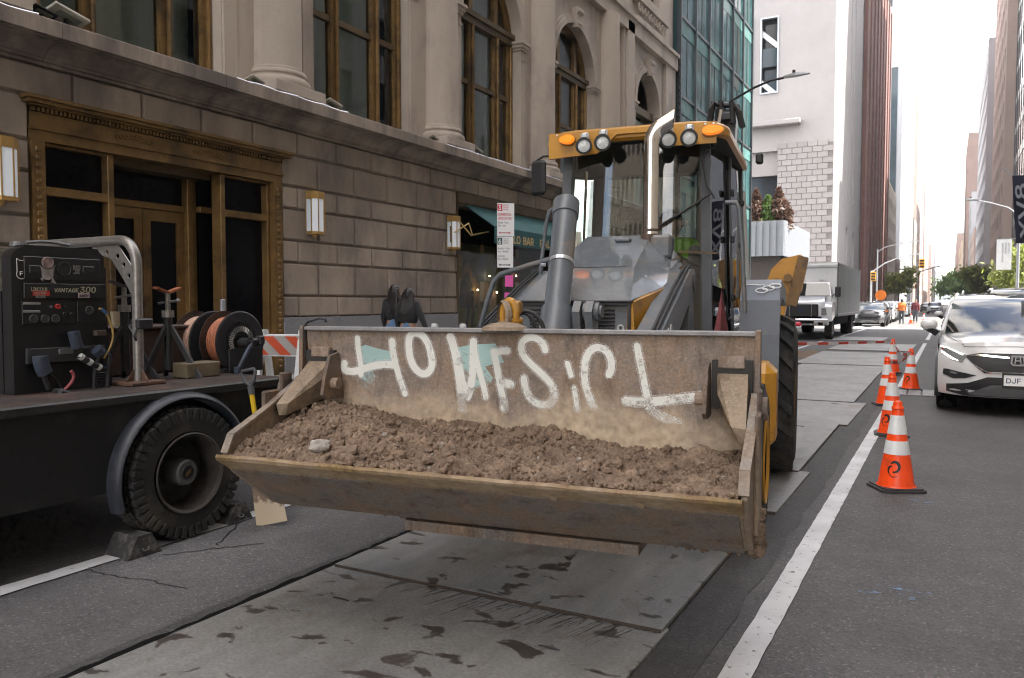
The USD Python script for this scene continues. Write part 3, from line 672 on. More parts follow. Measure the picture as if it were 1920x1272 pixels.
# Polo bar window
sw = obj('shop_window', MB().bb(FL - 0.6, FL - 0.5, SY0, SY1, 0.15, 4.3), M_dark, lb)
m = MB(); m.bb(FL - 0.35, FL + 0.05, SY0, SY0 + 0.08, 0.5, 4.1); m.bb(FL - 0.35, FL + 0.05, SY1 - 0.08, SY1, 0.5, 4.1); m.bb(FL - 0.3, FL + 0.10, SY0, SY1, 4.05, 4.3); m.bb(FL - 0.3, FL + 0.05, SY0, SY1, 3.95, 4.05); m.bb(FL - 0.3, FL + 0.04, SY0, SY1, 0.4, 0.5)
obj('shop_frame', m, M_bronze_dk, sw)
obj('shop_base', MB().bb(FL - 0.3, FL + 0.02, SY0, SY1, 0.15, 0.4), M_granite, sw)
obj('shop_pane', MB().add([(FL - 0.2, SY0, 0.5), (FL - 0.2, SY1, 0.5), (FL - 0.2, SY1, 4.0), (FL - 0.2, SY0, 4.0)], [[0, 1, 2], [0, 2, 3]]), pane_mat('shop_glass', (0.85, 0.88, 0.86), 1.35), sw)
aw = thing('awning', 'dark green canvas awning with gold lettering over the bar window', 'awning', (FL, 18, 3.4), world=True)
A0, A1, AP = SY0 + 0.35, SY1 - 0.2, 0.95
m = MB(); m.add([(FL + 0.06, A0, 4.02), (FL + 0.06, A1, 4.02), (FL + AP, A1, 3.42), (FL + AP, A0, 3.42), (FL + 0.06, A0, 4.0), (FL + 0.06, A1, 4.0), (FL + AP - 0.01, A1, 3.40), (FL + AP - 0.01, A0, 3.40)], [[0, 3, 2], [0, 2, 1], [4, 5, 6], [4, 6, 7]])
obj('canopy', m, M_awning, aw)
obj('valance', MB().bb(FL + AP - 0.008, FL + AP + 0.002, A0, A1, 3.0, 3.42), M_awning, aw)
for tx, ya, wd_ in (('POLO', 18.02, 0.80), ('BAR', 18.98, 0.62), ('·', 19.76, 0.05), ('RALPH', 19.98, 1.15), ('LAUREN', 21.35, 1.35)): obj('lettering', MB().text(tx, 0.03 if tx == '·' else 0.20, (FL + AP + 0.004, ya, 3.14 if tx == '·' else 3.06), (0, 1, 0), (0, 0, 1), 0.003, True, wd_), M_gold, aw)
m = MB(); pts = [onY(u, v, A0 - 0.1) for u, v in ((853, 436), (863, 418), (884, 441), (877, 421), (873, 420), (885, 442), (918, 435))]
m.tube([onX(u, v, FL + 0.35) for u, v in ((852, 436), (879, 419), (886, 441), (915, 435))], 0.018, 6); m.tube([onX(u, v, FL + 0.35) for u, v in ((861, 415), (884, 442))], 0.018, 6)
obj('brass_arm', m, M_gold, aw)
# painted board with riders, a plain generic scene
bd = thing('painted_board', 'painted board of horse riders on grass behind the bar window', 'painting', (FL - 0.45, 19.5, 0.6), world=True)
obj('board', MB().bb(FL - 0.47, FL - 0.44, SY0 + 0.05, SY1 - 0.1, 0.55, 3.1), mat('board_green', (0.075, 0.075, 0.035), 0.8, var=0.4, scale=1.2, fine=8), bd)
obj('grass_band', MB().bb(FL - 0.44, FL - 0.437, SY0 + 0.05, SY1 - 0.1, 0.55, 1.35), mat('board_grass', (0.16, 0.155, 0.03), 0.8, var=0.35, scale=2, fine=12), bd)
def rider(y, z, s, horse, coat, name):
    E = lambda cy, cz, ry, rz_, a=0: [(y + s * (cy + ry * math.cos(t) * math.cos(a) - rz_ * math.sin(t) * math.sin(a)), z + s * (cz + ry * math.cos(t) * math.sin(a) + rz_ * math.sin(t) * math.cos(a))) for t in np.linspace(0, 2 * PI, 22)[:-1]]
    P = lambda q: Polygon([(y + s * a, z + s * b) for a, b in q])
    body = unary_union([Polygon(E(0, 0.95, 0.52, 0.24, 0.1)), P([(-0.35, 1.0), (-0.72, 1.5), (-0.62, 1.62), (-0.2, 1.15)]), Polygon(E(-0.75, 1.48, 0.22, 0.09, 0.8)), P([(-0.4, 0.9), (-0.5, 0.4), (-0.62, 0.02), (-0.55, 0.0), (-0.38, 0.4), (-0.25, 0.85)]), P([(-0.25, 0.85), (-0.15, 0.4), (-0.28, 0.0), (-0.2, 0.0), (-0.06, 0.42), (-0.1, 0.85)]), P([(0.3, 0.9), (0.4, 0.45), (0.3, 0.0), (0.38, 0.0), (0.52, 0.45), (0.5, 0.95)]), P([(0.45, 0.95), (0.62, 0.5), (0.55, 0.1), (0.63, 0.08), (0.75, 0.5), (0.55, 1.0)]), P([(0.5, 1.05), (0.72, 0.9), (0.7, 0.6), (0.62, 0.85)])])
    man = unary_union([P([(-0.15, 1.15), (-0.2, 1.7), (0.02, 1.85), (0.22, 1.65), (0.18, 1.15)]), P([(-0.18, 1.6), (-0.45, 1.35), (-0.4, 1.28), (-0.1, 1.45)])])
    legs = P([(-0.1, 1.2), (0.12, 1.2), (0.05, 0.75), (-0.12, 0.72)])
    for nm, pg, mt, dz in (('horse_shape', body, horse, 0.0), ('coat_shape', man, coat, 0.002), ('leg_shape', legs, M_white2, 0.003), ('head_shape', Polygon(E(0.0, 1.98, 0.1, 0.13)), M_skin0, 0.002)):
        obj(nm, MB().flat(pg, (FL - 0.435 + dz, 0, 0), (0, 1, 0), (0, 0, 1)), mt, bd)
M_bulb = emat('display_bulb', (1.0, 0.78, 0.5), 9.0)
M_white2 = mat('board_cream', (0.35, 0.30, 0.2), 0.8); M_skin0 = mat('board_tan', (0.28, 0.18, 0.1), 0.8)
h1 = mat('board_brown', (0.035, 0.02, 0.012), 0.8, var=0.3); h2 = mat('board_chestnut', (0.25, 0.15, 0.06), 0.8, var=0.35, scale=4)
for i, (yy, zz) in enumerate(((19.35, 2.25), (18.7, 1.85), (19.75, 1.8), (20.9, 2.3))):
    obj('display_bulb', MB().mesh(trimesh.creation.icosphere(2, 0.022), None, (FL - 0.30, yy, zz)), M_bulb, sw)
rider(17.9, 0.75, 1.15, h1, mat('board_ochre', (0.22, 0.14, 0.02), 0.8), 'a'); rider(19.15, 0.7, 1.15, h2, mat('board_blue', (0.07, 0.08, 0.09), 0.8), 'b'); rider(21.2, 0.8, 1.1, h1, mat('board_rust', (0.12, 0.04, 0.02), 0.8), 'c')

# wall lanterns
def lantern(y, lab):
    t = thing('wall_lantern', lab, 'lantern', (FL + 0.06, y, 2.8), group='octagonal lanterns on the stone wall')
    hexa = lambda r: [(r * 0.55, -r), (r, -r * 0.42), (r, r * 0.42), (r * 0.55, r), (-r * 0.2, r), (-r * 0.2, -r)]
    pr = lambda r, z0, z1: MB().prism([(x + 0.1, yy) for x, yy in hexa(r)], (0, 0, z0), (1, 0, 0), (0, 1, 0), (0, 0, z1 - z0))
    obj('cap', pr(0.19, 0.70, 0.84), M_brass, t); obj('base', pr(0.185, 0.02, 0.075), M_brass, t)
    m = MB(); H = hexa(0.185)
    for x, yy in H: m.box((x + 0.1, yy, 0.39), (0.016, 0.016, 0.64))
    obj('bars', m, M_brass, t)
    g = [(x + 0.1, yy) for x, yy in hexa(0.176)]
    for a, b in zip(g[:-1][:3] + [g[4]], g[1:][:3] + [g[5]]):
        obj('pane', MB().add([(a[0], a[1], 0.07), (b[0], b[1], 0.07), (b[0], b[1], 0.71), (a[0], a[1], 0.71)], [[0, 1, 2], [0, 2, 3]]), M_lampglass, t)
    obj('finial', MB().lathe([(0.0, -0.05), (0.03, -0.03), (0.05, 0.0), (0.06, 0.02)], (0.1, 0, 0), (0, 0, 1), 12), M_brass, t)
    obj('bracket', MB().bb(-0.06, 0.08, -0.05, 0.05, 0.2, 0.6), M_bronze_dk, t)
lantern(5.95, 'wall lantern cut by the left frame edge, left of the bronze entrance')
lantern(11.80, 'wall lantern on the stone wall just right of the bronze entrance')
lantern(16.72, 'wall lantern beside the green awning')
# flood lights on the ledge
M_hoodlens = mat('flood_lens', (0.16, 0.16, 0.13), 0.4)
def flood(u, v, lab, s=1.0, dark=False):
    p = onX(u, v, FL + 0.36)
    t = thing('flood_light', lab, 'flood light', (p[0], p[1], 5.26), group=None)
    mt = M_black if dark else mat('flood_cream_%d' % u, (0.42, 0.40, 0.33), 0.6, var=0.2)
    obj('housing', MB().cbox((0, 0, 0.11 * s), (0.26 * s, 0.40 * s, 0.035 * s), 0.01, rotx(-0.22) @ roty(-0.30)), mt, t)
    obj('lens', MB().box((0.04 * s, 0, 0.092 * s), (0.10 * s, 0.26 * s, 0.006), rotx(-0.22) @ roty(-0.30)), M_hoodlens, t)
    obj('foot', MB().bb(-0.03, 0.03, -0.02, 0.02, 0.0, 0.13 * s), M_black, t)
flood(124, 38, 'cream flood light on the ledge, nearest the left frame edge', 1.25)
flood(80, 27, 'small black flood light on the ledge at the far left', 0.8, True)
flood(622, 197, 'cream flood light on the ledge below the second window', 0.95)
flood(478, 155, 'pale flood light on the ledge left of the first whole column base', 0.8)
flood(893, 279, 'cream flood light on the ledge below the third window', 0.9)
flood(812, 254, 'pale flood light on the ledge left of the second column base', 0.7)

# ---------------------------------------------------------------- other buildings
def facade_building(name, label, x0, x1, y0, y1, h, wallm, glassm, sx=3.2, sz=3.8, ww=1.7, wh=2.1, z_first=5.0, faces='street', side=1, roofm=None, deep=0.25, wz=None):
    """a block whose street face (and face towards the camera) has window openings with real reveals, each window a part"""
    b = thing(name, label, 'building', ((x0 + x1) / 2, y0, 0), world=True)
    fx = x1 if side > 0 else x0                      # the face on the street
    def sheet(o, u, L, n, win_ok):
        o, u, n = np.array(o, float), np.array(u, float), np.array(n, float)
        holes = []
        if win_ok:
            k = int((L - 0.8) / sx); off = (L - k * sx) / 2
            for i in range(k):
                z = z_first
                while z + wh < h - 1.0:
                    holes.append((off + i * sx + (sx - ww) / 2, z, off + i * sx + (sx + ww) / 2, z + wh)); z += sz
        pl = sbox(0, 0, L, h)
        if holes: pl = pl.difference(unary_union([sbox(*q) for q in holes]))
        obj('wall', MB().prism(pl if win_ok is not None else pl, o, u, (0, 0, 1), -n * 0.4), wallm, b)
        for j, q in enumerate(holes):
            if j >= 300: break
            m = MB(); p = o - n * deep
            m.add([p + u * q[0] + (0, 0, q[1]), p + u * q[2] + (0, 0, q[1]), p + u * q[2] + (0, 0, q[3]), p + u * q[0] + (0, 0, q[3])], [[0, 1, 2], [0, 2, 3]])
            obj('window', m, glassm, b)
    sheet((fx, y0 if side > 0 else y1, 0), (0, 1 if side > 0 else -1, 0), y1 - y0, (side, 0, 0), 'street' in faces)
    sheet((x0 + (0.4 if side < 0 else 0), y0, 0), (1, 0, 0), x1 - x0 - 0.4, (0, -1, 0), 'front' in faces)
    m = MB(); m.bb(x0, x1, y0, y1, h - 0.1, h + 0.02); m.bb(x0, x1, y1 - 0.3, y1, 0, h); m.bb(x0 if side > 0 else x1 - 0.3, x0 + 0.3 if side > 0 else x1, y0, y1, 0, h)
    obj('roof', m, roofm or wallm, b)
    return b
def glassy(name, c, rough=0.08, spec=0.3): return mat(name, c, rough, var=0.35, scale=0.12, fine=0.6, spec=spec)
M_winD = glassy('window_dark', (0.015, 0.018, 0.022)); M_winB = glassy('window_bluish', (0.03, 0.045, 0.055)); M_winG = glassy('window_green', (0.05, 0.10, 0.085))

# glass tower with a grid of mullions
gt = thing('glass_tower', 'teal glass curtain wall building with dark mullions beside the limestone building', 'building', (-16, 36, 0), world=True)
GY0, GY1 = 36.0, 51.0
M_curt = mat('curtain_glass', (0.03, 0.085, 0.088), 0.05, var=0.5, scale=0.35, fine=1.2, spec=1.0, coat=0.5)
M_curt2 = mat('curtain_spandrel', (0.10, 0.21, 0.20), 0.12, var=0.3, scale=0.5, fine=1.5, spec=0.8)
nb = 6; w = (GY1 - GY0) / nb
for i in range(nb):
    for j in range(11):
        z0 = 0.3 + j * 3.6; tl = rnd.uniform(-0.012, 0.012); tv = rnd.uniform(-0.006, 0.006)
        y0, y1 = GY0 + i * w + 0.05, GY0 + (i + 1) * w - 0.05
        obj('glass_panel', MB().add([(FL - 0.02 + tl, y0, z0), (FL - 0.02 - tl, y1, z0), (FL - 0.02 - tl + tv, y1, z0 + 2.7), (FL - 0.02 + tl + tv, y0, z0 + 2.7)], [[0, 1, 2], [0, 2, 3]]), M_curt, gt)
        obj('spandrel_panel', MB().add([(FL - 0.02 - tl, y0, z0 + 2.76), (FL - 0.02 + tl, y1, z0 + 2.76), (FL - 0.02 + tl, y1, z0 + 3.54), (FL - 0.02 - tl, y0, z0 + 3.54)], [[0, 1, 2], [0, 2, 3]]), M_curt2 if rnd.random() < 0.9 else M_curt, gt)
        obj('glazing_bar', MB().bb(FL - 0.03, FL + 0.0, (y0 + y1) / 2 - 0.02, (y0 + y1) / 2 + 0.02, z0, z0 + 2.7), M_black, gt)
for i in range(nb + 1): obj('mullion', MB().bb(FL - 0.08, FL + 0.10, GY0 + i * w - 0.05, GY0 + i * w + 0.05, 0.15, 62), mat('mullion_grey', (0.06, 0.07, 0.075), 0.4, metal=0.5) if i == 0 else '/World/Looks/mullion_grey', gt)
for j in range(17): obj('floor_band', MB().bb(FL - 0.06, FL + 0.05, GY0, GY1, 0.15 + j * 3.6, 0.28 + j * 3.6), '/World/Looks/mullion_grey', gt)
obj('core', MB().bb(-25, FL - 0.1, GY0 + 0.05, GY1, 0, 62), mat('tower_core', (0.03, 0.06, 0.065), 0.1, spec=0.8), gt)
m = MB()
for z in np.arange(5.5, 13, 0.3): m.bb(FL - 0.05, FL + 0.06, 35.85, 36.25, z, z + 0.17)
obj('louvre', m, M_black, gt)

# pale granite building across the avenue, block courses on its lower face, tall windows
wg = thing('granite_building', 'pale pinkish granite building with tall windows and block courses across the avenue', 'building', (-20, AV1, 0), world=True)
M_gran_up = mat('pink_granite', (0.235, 0.221, 0.217), 0.7, var=0.07, scale=0.35, fine=3.0)
M_gran_b = mat('pink_granite_block', (0.22, 0.203, 0.197), 0.75, var=0.06, scale=0.5, fine=6, rnd_amt=0.13)
GX1, GYF = FL, 91.1
def gy(u, v): p = onY(u, v, GYF); return p[0], p[2]
winA = (gy(1425, 178)[0], gy(1425, 178)[1], gy(1461, 30)[0], gy(1461, 30)[1])
winB = (gy(1390, 178)[0], gy(1390, 178)[1], gy(1414, 35)[0], gy(1414, 35)[1])
winC = (gy(1408, 500)[0] - 6, 0.2, gy(1458, 283)[0], gy(1458, 283)[1])
front = sbox(-40, 0, FL - 0.5, 66).difference(unary_union([sbox(*winA), sbox(*winB), sbox(*winC)]))
obj('front_wall', MB().prism(front, (0, GYF, 0), (1, 0, 0), (0, 0, 1), (0, 0.5, 0)), M_gran_up, wg)
sl = unary_union([sbox(y, 14, y + 0.9, 40) for y in (106, 110.5)] + [unary_union([sbox(y, 3.5, y + 2.2, 9.6), Point(y + 1.1, 9.6).buffer(1.1)]) for y in (103.5, 111.0)])
obj('side_wall', MB().prism(sbox(GYF, 0, 120, 66).difference(sl), (FL, 0, 0), (0, 1, 0), (0, 0, 1), (-0.5, 0, 0)), M_gran_up, wg)
obj('side_void', MB().bb(FL - 1.2, FL - 1.1, GYF + 0.6, 119.5, 0, 60), M_winD, wg)
obj('front_void', MB().bb(-39, FL - 0.7, GYF + 1.0, GYF + 1.1, 0, 60), M_winD, wg)
obj('roof', MB().bb(-40, FL, GYF, 120, 65.9, 66.1), M_gran_up, wg)
for (x0, z0, x1, z1), nm in ((winA, 'a'), (winB, 'b')):
    f = obj('window_frame', MB().prism(sbox(x0, z0, x1, z1).difference(sbox(x0 + 0.12, z0 + 0.12, x1 - 0.12, z1 - 0.12)), (0, GYF - 0.12, 0), (1, 0, 0), (0, 0, 1), (0, 0.5, 0)), M_flash, wg)
    hz = z1 - z0
    obj('spandrel', MB().bb(x0, x1, GYF + 0.2, GYF + 0.5, z0 + hz * 0.36, z0 + hz * 0.6), M_winB, f)
    obj('stair_beam', MB().box(((x0 + x1) / 2, GYF + 0.75, z0 + hz * 0.72), (3.2, 0.3, 0.5), roty(0.75)), M_white, f)
    obj('stair_beam', MB().box(((x0 + x1) / 2 - 0.3, GYF + 0.75, z0 + hz * 0.1), (3.2, 0.3, 0.5), roty(0.75)), M_white, f)
    obj('curtain', MB().bb(x0 + 0.3, x1, GYF + 0.9, GYF + 0.95, z0, z0 + hz * 0.35), M_winB, f)
# block courses below the ledge
zc = 18.6; x = winC[2]
rowh, bw = 0.62, 1.05; k = 0; cnt = 0
z = 4.0
while z < zc:
    xx = FL - 0.02 - (0.5 if k % 2 else 0.0) * bw
    while xx > winC[2] + 0.05:
        a = max(xx - bw, winC[2])
        if cnt < 300: obj('granite_block', MB().bb(a + 0.03, xx - 0.03, GYF - 0.07, GYF, z + 0.03, z + rowh - 0.03), M_gran_b, wg); cnt += 1
        xx -= bw
    z += rowh; k += 1
lx0, lx1 = gy(1400, 235)[0], gy(1503, 232)[0]
obj('block_bed', MB().bb(winC[2], FL - 0.01, GYF - 0.02, GYF - 0.002, 4.0, zc), mat('granite_joint', (0.13, 0.115, 0.11), 0.9), wg)
obj('ledge', MB().cbox(((lx0 + lx1) / 2, GYF - 0.5, gy(1450, 234)[1]), (lx1 - lx0, 1.1, 0.55), 0.08), M_gran_up, wg)
obj('lower_soffit', MB().bb(winC[0], winC[2], GYF + 0.4, GYF + 0.9, winC[3] - 2.6, winC[3]), M_gran_b, wg)
# grey hoarding with planter and shrubs, on the corner
hd0, hd1 = onY(1415, 500, 55.0), onY(1470, 413, 55.0)
hx0, hx1, hz1 = -12.9, -10.0, 9.0
cb = thing('site_hoarding', 'grey corrugated metal enclosure raised at the corner behind the backhoe', 'hoarding', (-11, 60, 0), world=True)
e1 = onX(1470, 413, -11.2); 
HY = e1[1]; ztop = e1[2]; e2 = onX(1517, 440, -11.2); HY2 = min(e2[1], AV1 - 2); zb = onX(1470, 480, -11.2)[2]
m = MB()
for i in range(60):
    y = HY + (HY2 - HY) * i / 60; m.bb(-11.25, -11.2 + (0.05 if i % 2 else 0.0), y, y + (HY2 - HY) / 60, zb, ztop)
M_hoard = mat('hoarding_grey', (0.24, 0.255, 0.275), 0.5, metal=0.1, var=0.06)
obj('side_panel', m, M_hoard, cb)
m = MB()
for i in range(30):
    x = -19.0 + (7.75) * i / 30; m.bb(x, x + 7.75 / 30, HY - (0.05 if i % 2 else 0.0), HY + 0.05, zb, ztop)
obj('front_panel', m, M_hoard, cb)
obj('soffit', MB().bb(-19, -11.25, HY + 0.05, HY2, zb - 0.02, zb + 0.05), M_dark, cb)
obj('lower_front', MB().bb(-19, -11.6, HY + 0.4, HY + 0.5, 0, zb), mat('hoarding_brown', (0.05, 0.04, 0.035), 0.7), cb)
for i in range(4): obj('post', MB().bb(-11.5, -11.3, HY + 1 + i * (HY2 - HY - 2) / 3, HY + 1.2 + i * (HY2 - HY - 2) / 3, 0, zb), M_black, cb)
M_brick = usdkit.material(stage, '/World/Looks/brick_red', {
    'g': ('geometry', {}), 'sx': ('separate_xyz', {}), 'ad': ('math', {'math_type': 'add'}), 'cx': ('combine_xyz', {}),
    'b': ('brick_texture', {'color1': (0.115, 0.045, 0.036), 'color2': (0.16, 0.065, 0.05), 'mortar': (0.13, 0.10, 0.09), 'scale': 1.0, 'mortar_size': 0.012, 'brick_width': 0.42, 'row_height': 0.14}),
    'n': ('noise_texture', {'scale': 0.12, 'detail': 5.0}), 'r': ('rgb_ramp', {'ramp': [(0.3, (0.75,) * 3), (0.7, (1.1,) * 3)]}), 'x': ('mix', {'mix_type': 'multiply', 'fac': 1.0}),
    'p': ('principled_bsdf', {'roughness': 0.9})},
    [('g.position', 'sx.vector'), ('sx.x', 'ad.value1'), ('sx.y', 'ad.value2'), ('ad.value', 'cx.x'), ('sx.z', 'cx.y'), ('cx.vector', 'b.vector'), ('g.position', 'n.vector'), ('n.fac', 'r.fac'), ('b.color', 'x.color1'), ('r.color', 'x.color2'), ('x.color', 'p.base_color')], surface='p.BSDF')
M_tan = mat('tan_stone', (0.30, 0.26, 0.21), 0.85, var=0.12, scale=0.3, fine=3)
M_whitep = mat('white_panel', (0.25, 0.26, 0.275), 0.6, var=0.05, scale=0.2, fine=2)
M_pinkb = mat('pink_brick', (0.33, 0.25, 0.215), 0.85, var=0.1, scale=0.2, fine=3)
M_brownb = mat('brown_brick', (0.15, 0.105, 0.09), 0.9, var=0.15, scale=0.2, fine=3)
M_greyc = mat('grey_concrete', (0.26, 0.26, 0.275), 0.85, var=0.08, scale=0.2, fine=3)
M_darkm = mat('dark_metal_wall', (0.05, 0.055, 0.065), 0.5, var=0.15, scale=0.5, fine=4)
# left side, going away
facade_building('dark_office_building', 'narrow dark glass building between the pale granite building and the red brick tower', -30, FL - 0.5, 120.2, 127, 75, M_darkm, M_winB, sx=2.4, sz=3.5, ww=1.9, wh=1.6, z_first=4)
bt = facade_building('brick_tower', 'tall dark red brick tower with vertical ribs on the left side', -30, FL, 127, 178, 58, M_brick, M_winD, sx=50, faces='none')
for k in range(8): obj('rib', MB().bb(FL, FL + 0.18, 131 + k * 6.2, 131.9 + k * 6.2, 0, 58), M_brick, bt)
for k in range(7): obj('shop_window', MB().bb(FL - 0.1, FL + 0.03, 133 + k * 6.2, 136.4 + k * 6.2, 0.8, 3.6), M_winD, bt)
facade_building('tan_house', 'low tan stone house between the red brick tower and the white tower', -26, FL, 178.3, 205, 26, M_tan, M_winD, sx=3.4, sz=4.0)
wt = facade_building('white_tower', 'tall white panelled tower with rows of square windows facing the camera', -40, FL, 222, 300, 80, M_whitep, M_winB, sx=4.4, sz=4.6, ww=1.9, wh=2.5, z_first=6, faces='street front')
obj('corner_glazing', MB().bb(FL - 2.6, FL - 1.2, 221.9, 221.98, 2, 60), M_winB, wt)
facade_building('brown_house', 'dark brown brick house at the foot of the white tower', -30, FL + 0.2, 205.4, 221, 12, M_brownb, M_winD, sx=3.5)
facade_building('pale_tower', 'sunlit pale pink tower with small windows far down the left side', -40, FL, 330, 420, 84, M_pinkb, M_winD, sx=5, sz=4.2, ww=1.6, wh=1.8, faces='street front')
facade_building('brown_tower', 'brown brick tower far down the left side, beyond the pale pink one', -40, FL + 0.3, 430, 520, 62, M_pinkb, M_winD, sx=6, sz=5, faces='street front')
facade_building('pale_house', 'low pale stone house far down the left side of the street', -40, FL + 0.4, 302, 328, 30, M_tan, M_winD, sx=4, faces='street front')
facade_building('grey_tower', 'hazy grey tower at the far left end of the street', -50, FL + 2.0, 640, 720, 90, M_greyc, M_winB, sx=8, sz=6, ww=4, wh=3, faces='street front')
facade_building('pink_house', 'small pinkish house near the far left end of the street', -50, FL + 1.6, 540, 620, 36, M_pinkb, M_winD, sx=8, sz=6, ww=3, wh=3, faces='street front')
facade_building('end_tower', 'pale bluish tower closing the far end of the street', -14, 6, 1150, 1190, 34, M_whitep, M_winB, sx=5, sz=5, ww=3, wh=3, faces='front')
# right side, going away
rb = facade_building('dark_office_building', 'dark office building with pale green bands at the right frame edge', FR, 40, 109, 124, 84, M_darkm, M_winD, sx=30, faces='none', side=-1)
m = MB(); m.bb(FR, 40, 100.5, 109, 0, 42)
obj('lower_wing', m, M_darkm, rb)
for j in range(20):
    z = 3.6 + j * 3.9
    if z > 38: y0_ = 109.2
    else: y0_ = 100.7
    obj('green_band', MB().bb(FR - 0.06, FR + 0.05, y0_, 123.6, z, z + 1.05), M_curt2, rb)
    obj('window_strip', MB().bb(FR - 0.03, FR + 0.05, y0_, 123.6, z + 1.2, z + 3.75), M_winD, rb)
for k in range(8): obj('mullion', MB().bb(FR - 0.10, FR, 100.8 + k * 3.25, 101.0 + k * 3.25, 3, 61), M_darkm, rb)
facade_building('pink_brick_building', 'pale pink brick building with a sunlit blank side wall on the right', FR - 0.9, 40, 130, 166, 78, M_pinkb, M_winD, sx=4, faces='street', side=-1)
facade_building('grey_office_building', 'grey office building with paired windows beside the pink brick wall on the right', FR - 1.7, 40, 172, 224, 50, M_greyc, M_winD, sx=4.2, sz=3.9, ww=2.6, wh=1.9, faces='street front', side=-1)
facade_building('white_house', 'sunlit white stepped house far down the right side', FR - 1.9, 40, 270, 300, 34, M_whitep, M_winD, sx=4, faces='street front', side=-1)
facade_building('red_brick_tower', 'red brick tower with pale bands far down the right side', FR - 2.2, 40, 330, 380, 62, M_brownb, M_winD, sx=5, sz=4, ww=3.4, wh=1.4, faces='street front', side=-1)
facade_building('orange_house', 'small orange brick house on the right, behind the parked cars', FR - 2.0, 40, 226, 262, 20, M_pinkb, M_winD, sx=5, faces='street front', side=-1)
facade_building('pale_house', 'pale stone house near the far right end of the street', FR - 2.6, 40, 420, 520, 30, M_tan, M_winD, sx=7, sz=6, ww=3, wh=3, faces='street front', side=-1)
facade_building('brown_tower', 'brownish tower near the far right end of the street', FR - 3.4, 40, 560, 700, 44, M_brownb, M_winD, sx=8, sz=6, ww=3, wh=3, faces='street front', side=-1)
# the near right side and the block behind the camera: outside the frame, they shade the street and show in reflections
facade_building('opposite_building', 'pale stone office block on the near right side of the street', FR, 30, -18, 22, 46, M_tan, M_winB, sx=3.4, sz=3.8, ww=1.7, wh=2.2, side=-1)
facade_building('opposite_building', 'grey stone office block on the right side before the avenue', FR, 30, 22.3, AV0, 56, M_greyc, M_winB, sx=3.4, sz=3.8, ww=1.8, wh=2.2, side=-1)
bb_ = facade_building('tower_behind', 'pale stone tower with punched windows across the avenue behind the camera', -22, 6, -75, -52, 52, M_tan, M_winD, sx=3.4, sz=3.8, ww=1.6, wh=2.0, faces='none')
hl = [sbox(x, z, x + 1.6, z + 2.1) for x in np.arange(-21, 4.5, 3.2) for z in np.arange(4, 47, 3.8)]
obj('window_wall', MB().prism(sbox(-22, 0, 6, 52).difference(unary_union(hl)), (0, -51.6, 0), (1, 0, 0), (0, 0, 1), (0, 0.35, 0)), M_tan, bb_)
# shrubs above the hoarding
def needle_shrub(name, lab, px, py, pz, h, r, m, seed, trunkm=None, n=900, cat='shrub', leaf=0.16, group=None):
    t = thing(name, lab, cat, (px, py, pz), group=group); g = np.random.default_rng(seed)
    tr = MB(); tr.cyl((0, 0, 0), (0, 0, h * 0.8), 0.08, 0.02, 7)
    for k in range(8):
        a = g.uniform(0, 2 * PI); z = g.uniform(0.2, 0.8) * h; tr.cyl((0, 0, z), (math.cos(a) * r * 0.6, math.sin(a) * r * 0.6, z + 0.3), 0.03, 0.008, 5)
    obj('trunk', tr, trunkm or M_bark, t)
    u = g.uniform(0, 1, n); z = h * u ** 0.9
    lump = 0.72 + 0.5 * meshkit.noise(np.stack([z * 2.2, g.uniform(0, 0.01, n), np.full(n, seed * 1.7)], 1))
    rr = r * (1 - (z / h) ** 1.5) * lump * np.sqrt(g.uniform(0.15, 1, n)); a = g.uniform(0, 2 * PI, n)
    C = np.stack([rr * np.cos(a), rr * np.sin(a), z], 1)
    obj('crown', leafy(C, leaf, g), m, t)
def leafy(C, size, g):
    n = len(C); d = g.normal(size=(n, 3)); d /= np.linalg.norm(d, axis=1, keepdims=True); e = np.cross(d, g.normal(size=(n, 3))); e /= np.linalg.norm(e, axis=1, keepdims=True)
    s = size * g.uniform(0.6, 1.3, (n, 1))
    V = np.stack([C - d * s, C + e * s * 0.42, C + d * s, C - e * s * 0.42], 1).reshape(-1, 3); i = np.arange(n)[:, None] * 4
    return MB().add(V, np.vstack([i + [0, 1, 2], i + [0, 2, 3]]))
M_bark = mat('bark', (0.06, 0.045, 0.035), 0.9, var=0.3, scale=6)
def leafmat(name, c):
    c = np.array(c)
    return usdkit.material(stage, '/World/Looks/' + name, {'g': ('geometry', {}), 'n': ('noise_texture', {'scale': 1.3, 'detail': 4.0}), 'r': ('rgb_ramp', {'ramp': [(0.3, c * 0.55), (0.7, c * 1.35)]}),
        'p': ('principled_bsdf', {'roughness': 0.55}), 't': ('translucent_bsdf', {}), 'm': ('mix_closure', {'fac': 0.35})},
        [('g.position', 'n.vector'), ('n.fac', 'r.fac'), ('r.color', 'p.base_color'), ('r.color', 't.color'), ('p.BSDF', 'm.closure1'), ('t.BSDF', 'm.closure2')], surface='m.closure')
M_leaf = leafmat('leaf_green', (0.09, 0.15, 0.035)); M_leafy = leafmat('leaf_yellow', (0.16, 0.19, 0.03)); M_leafb = leafmat('leaf_brown', (0.085, 0.045, 0.03))
for (u, vt, lab, mt, sd, r_) in ((1418, 356, 'tall brown dried conifer above the grey enclosure, at the cab edge', M_leafb, 3, 1.1), (1459, 352, 'brown dried conifer above the grey enclosure, nearest the stone wall', M_leafb, 4, 1.3), (1440, 368, 'green conifer between two brown ones above the grey enclosure', M_leaf, 5, 1.2)):
    p = onY(u, vt, HY + 1.6); needle_shrub('potted_conifer', lab, p[0], HY + 1.6 + (0.4 if sd == 4 else 0), ztop - 0.5, p[2] - ztop + 0.5, r_, mt, sd, n=1500, leaf=0.22)
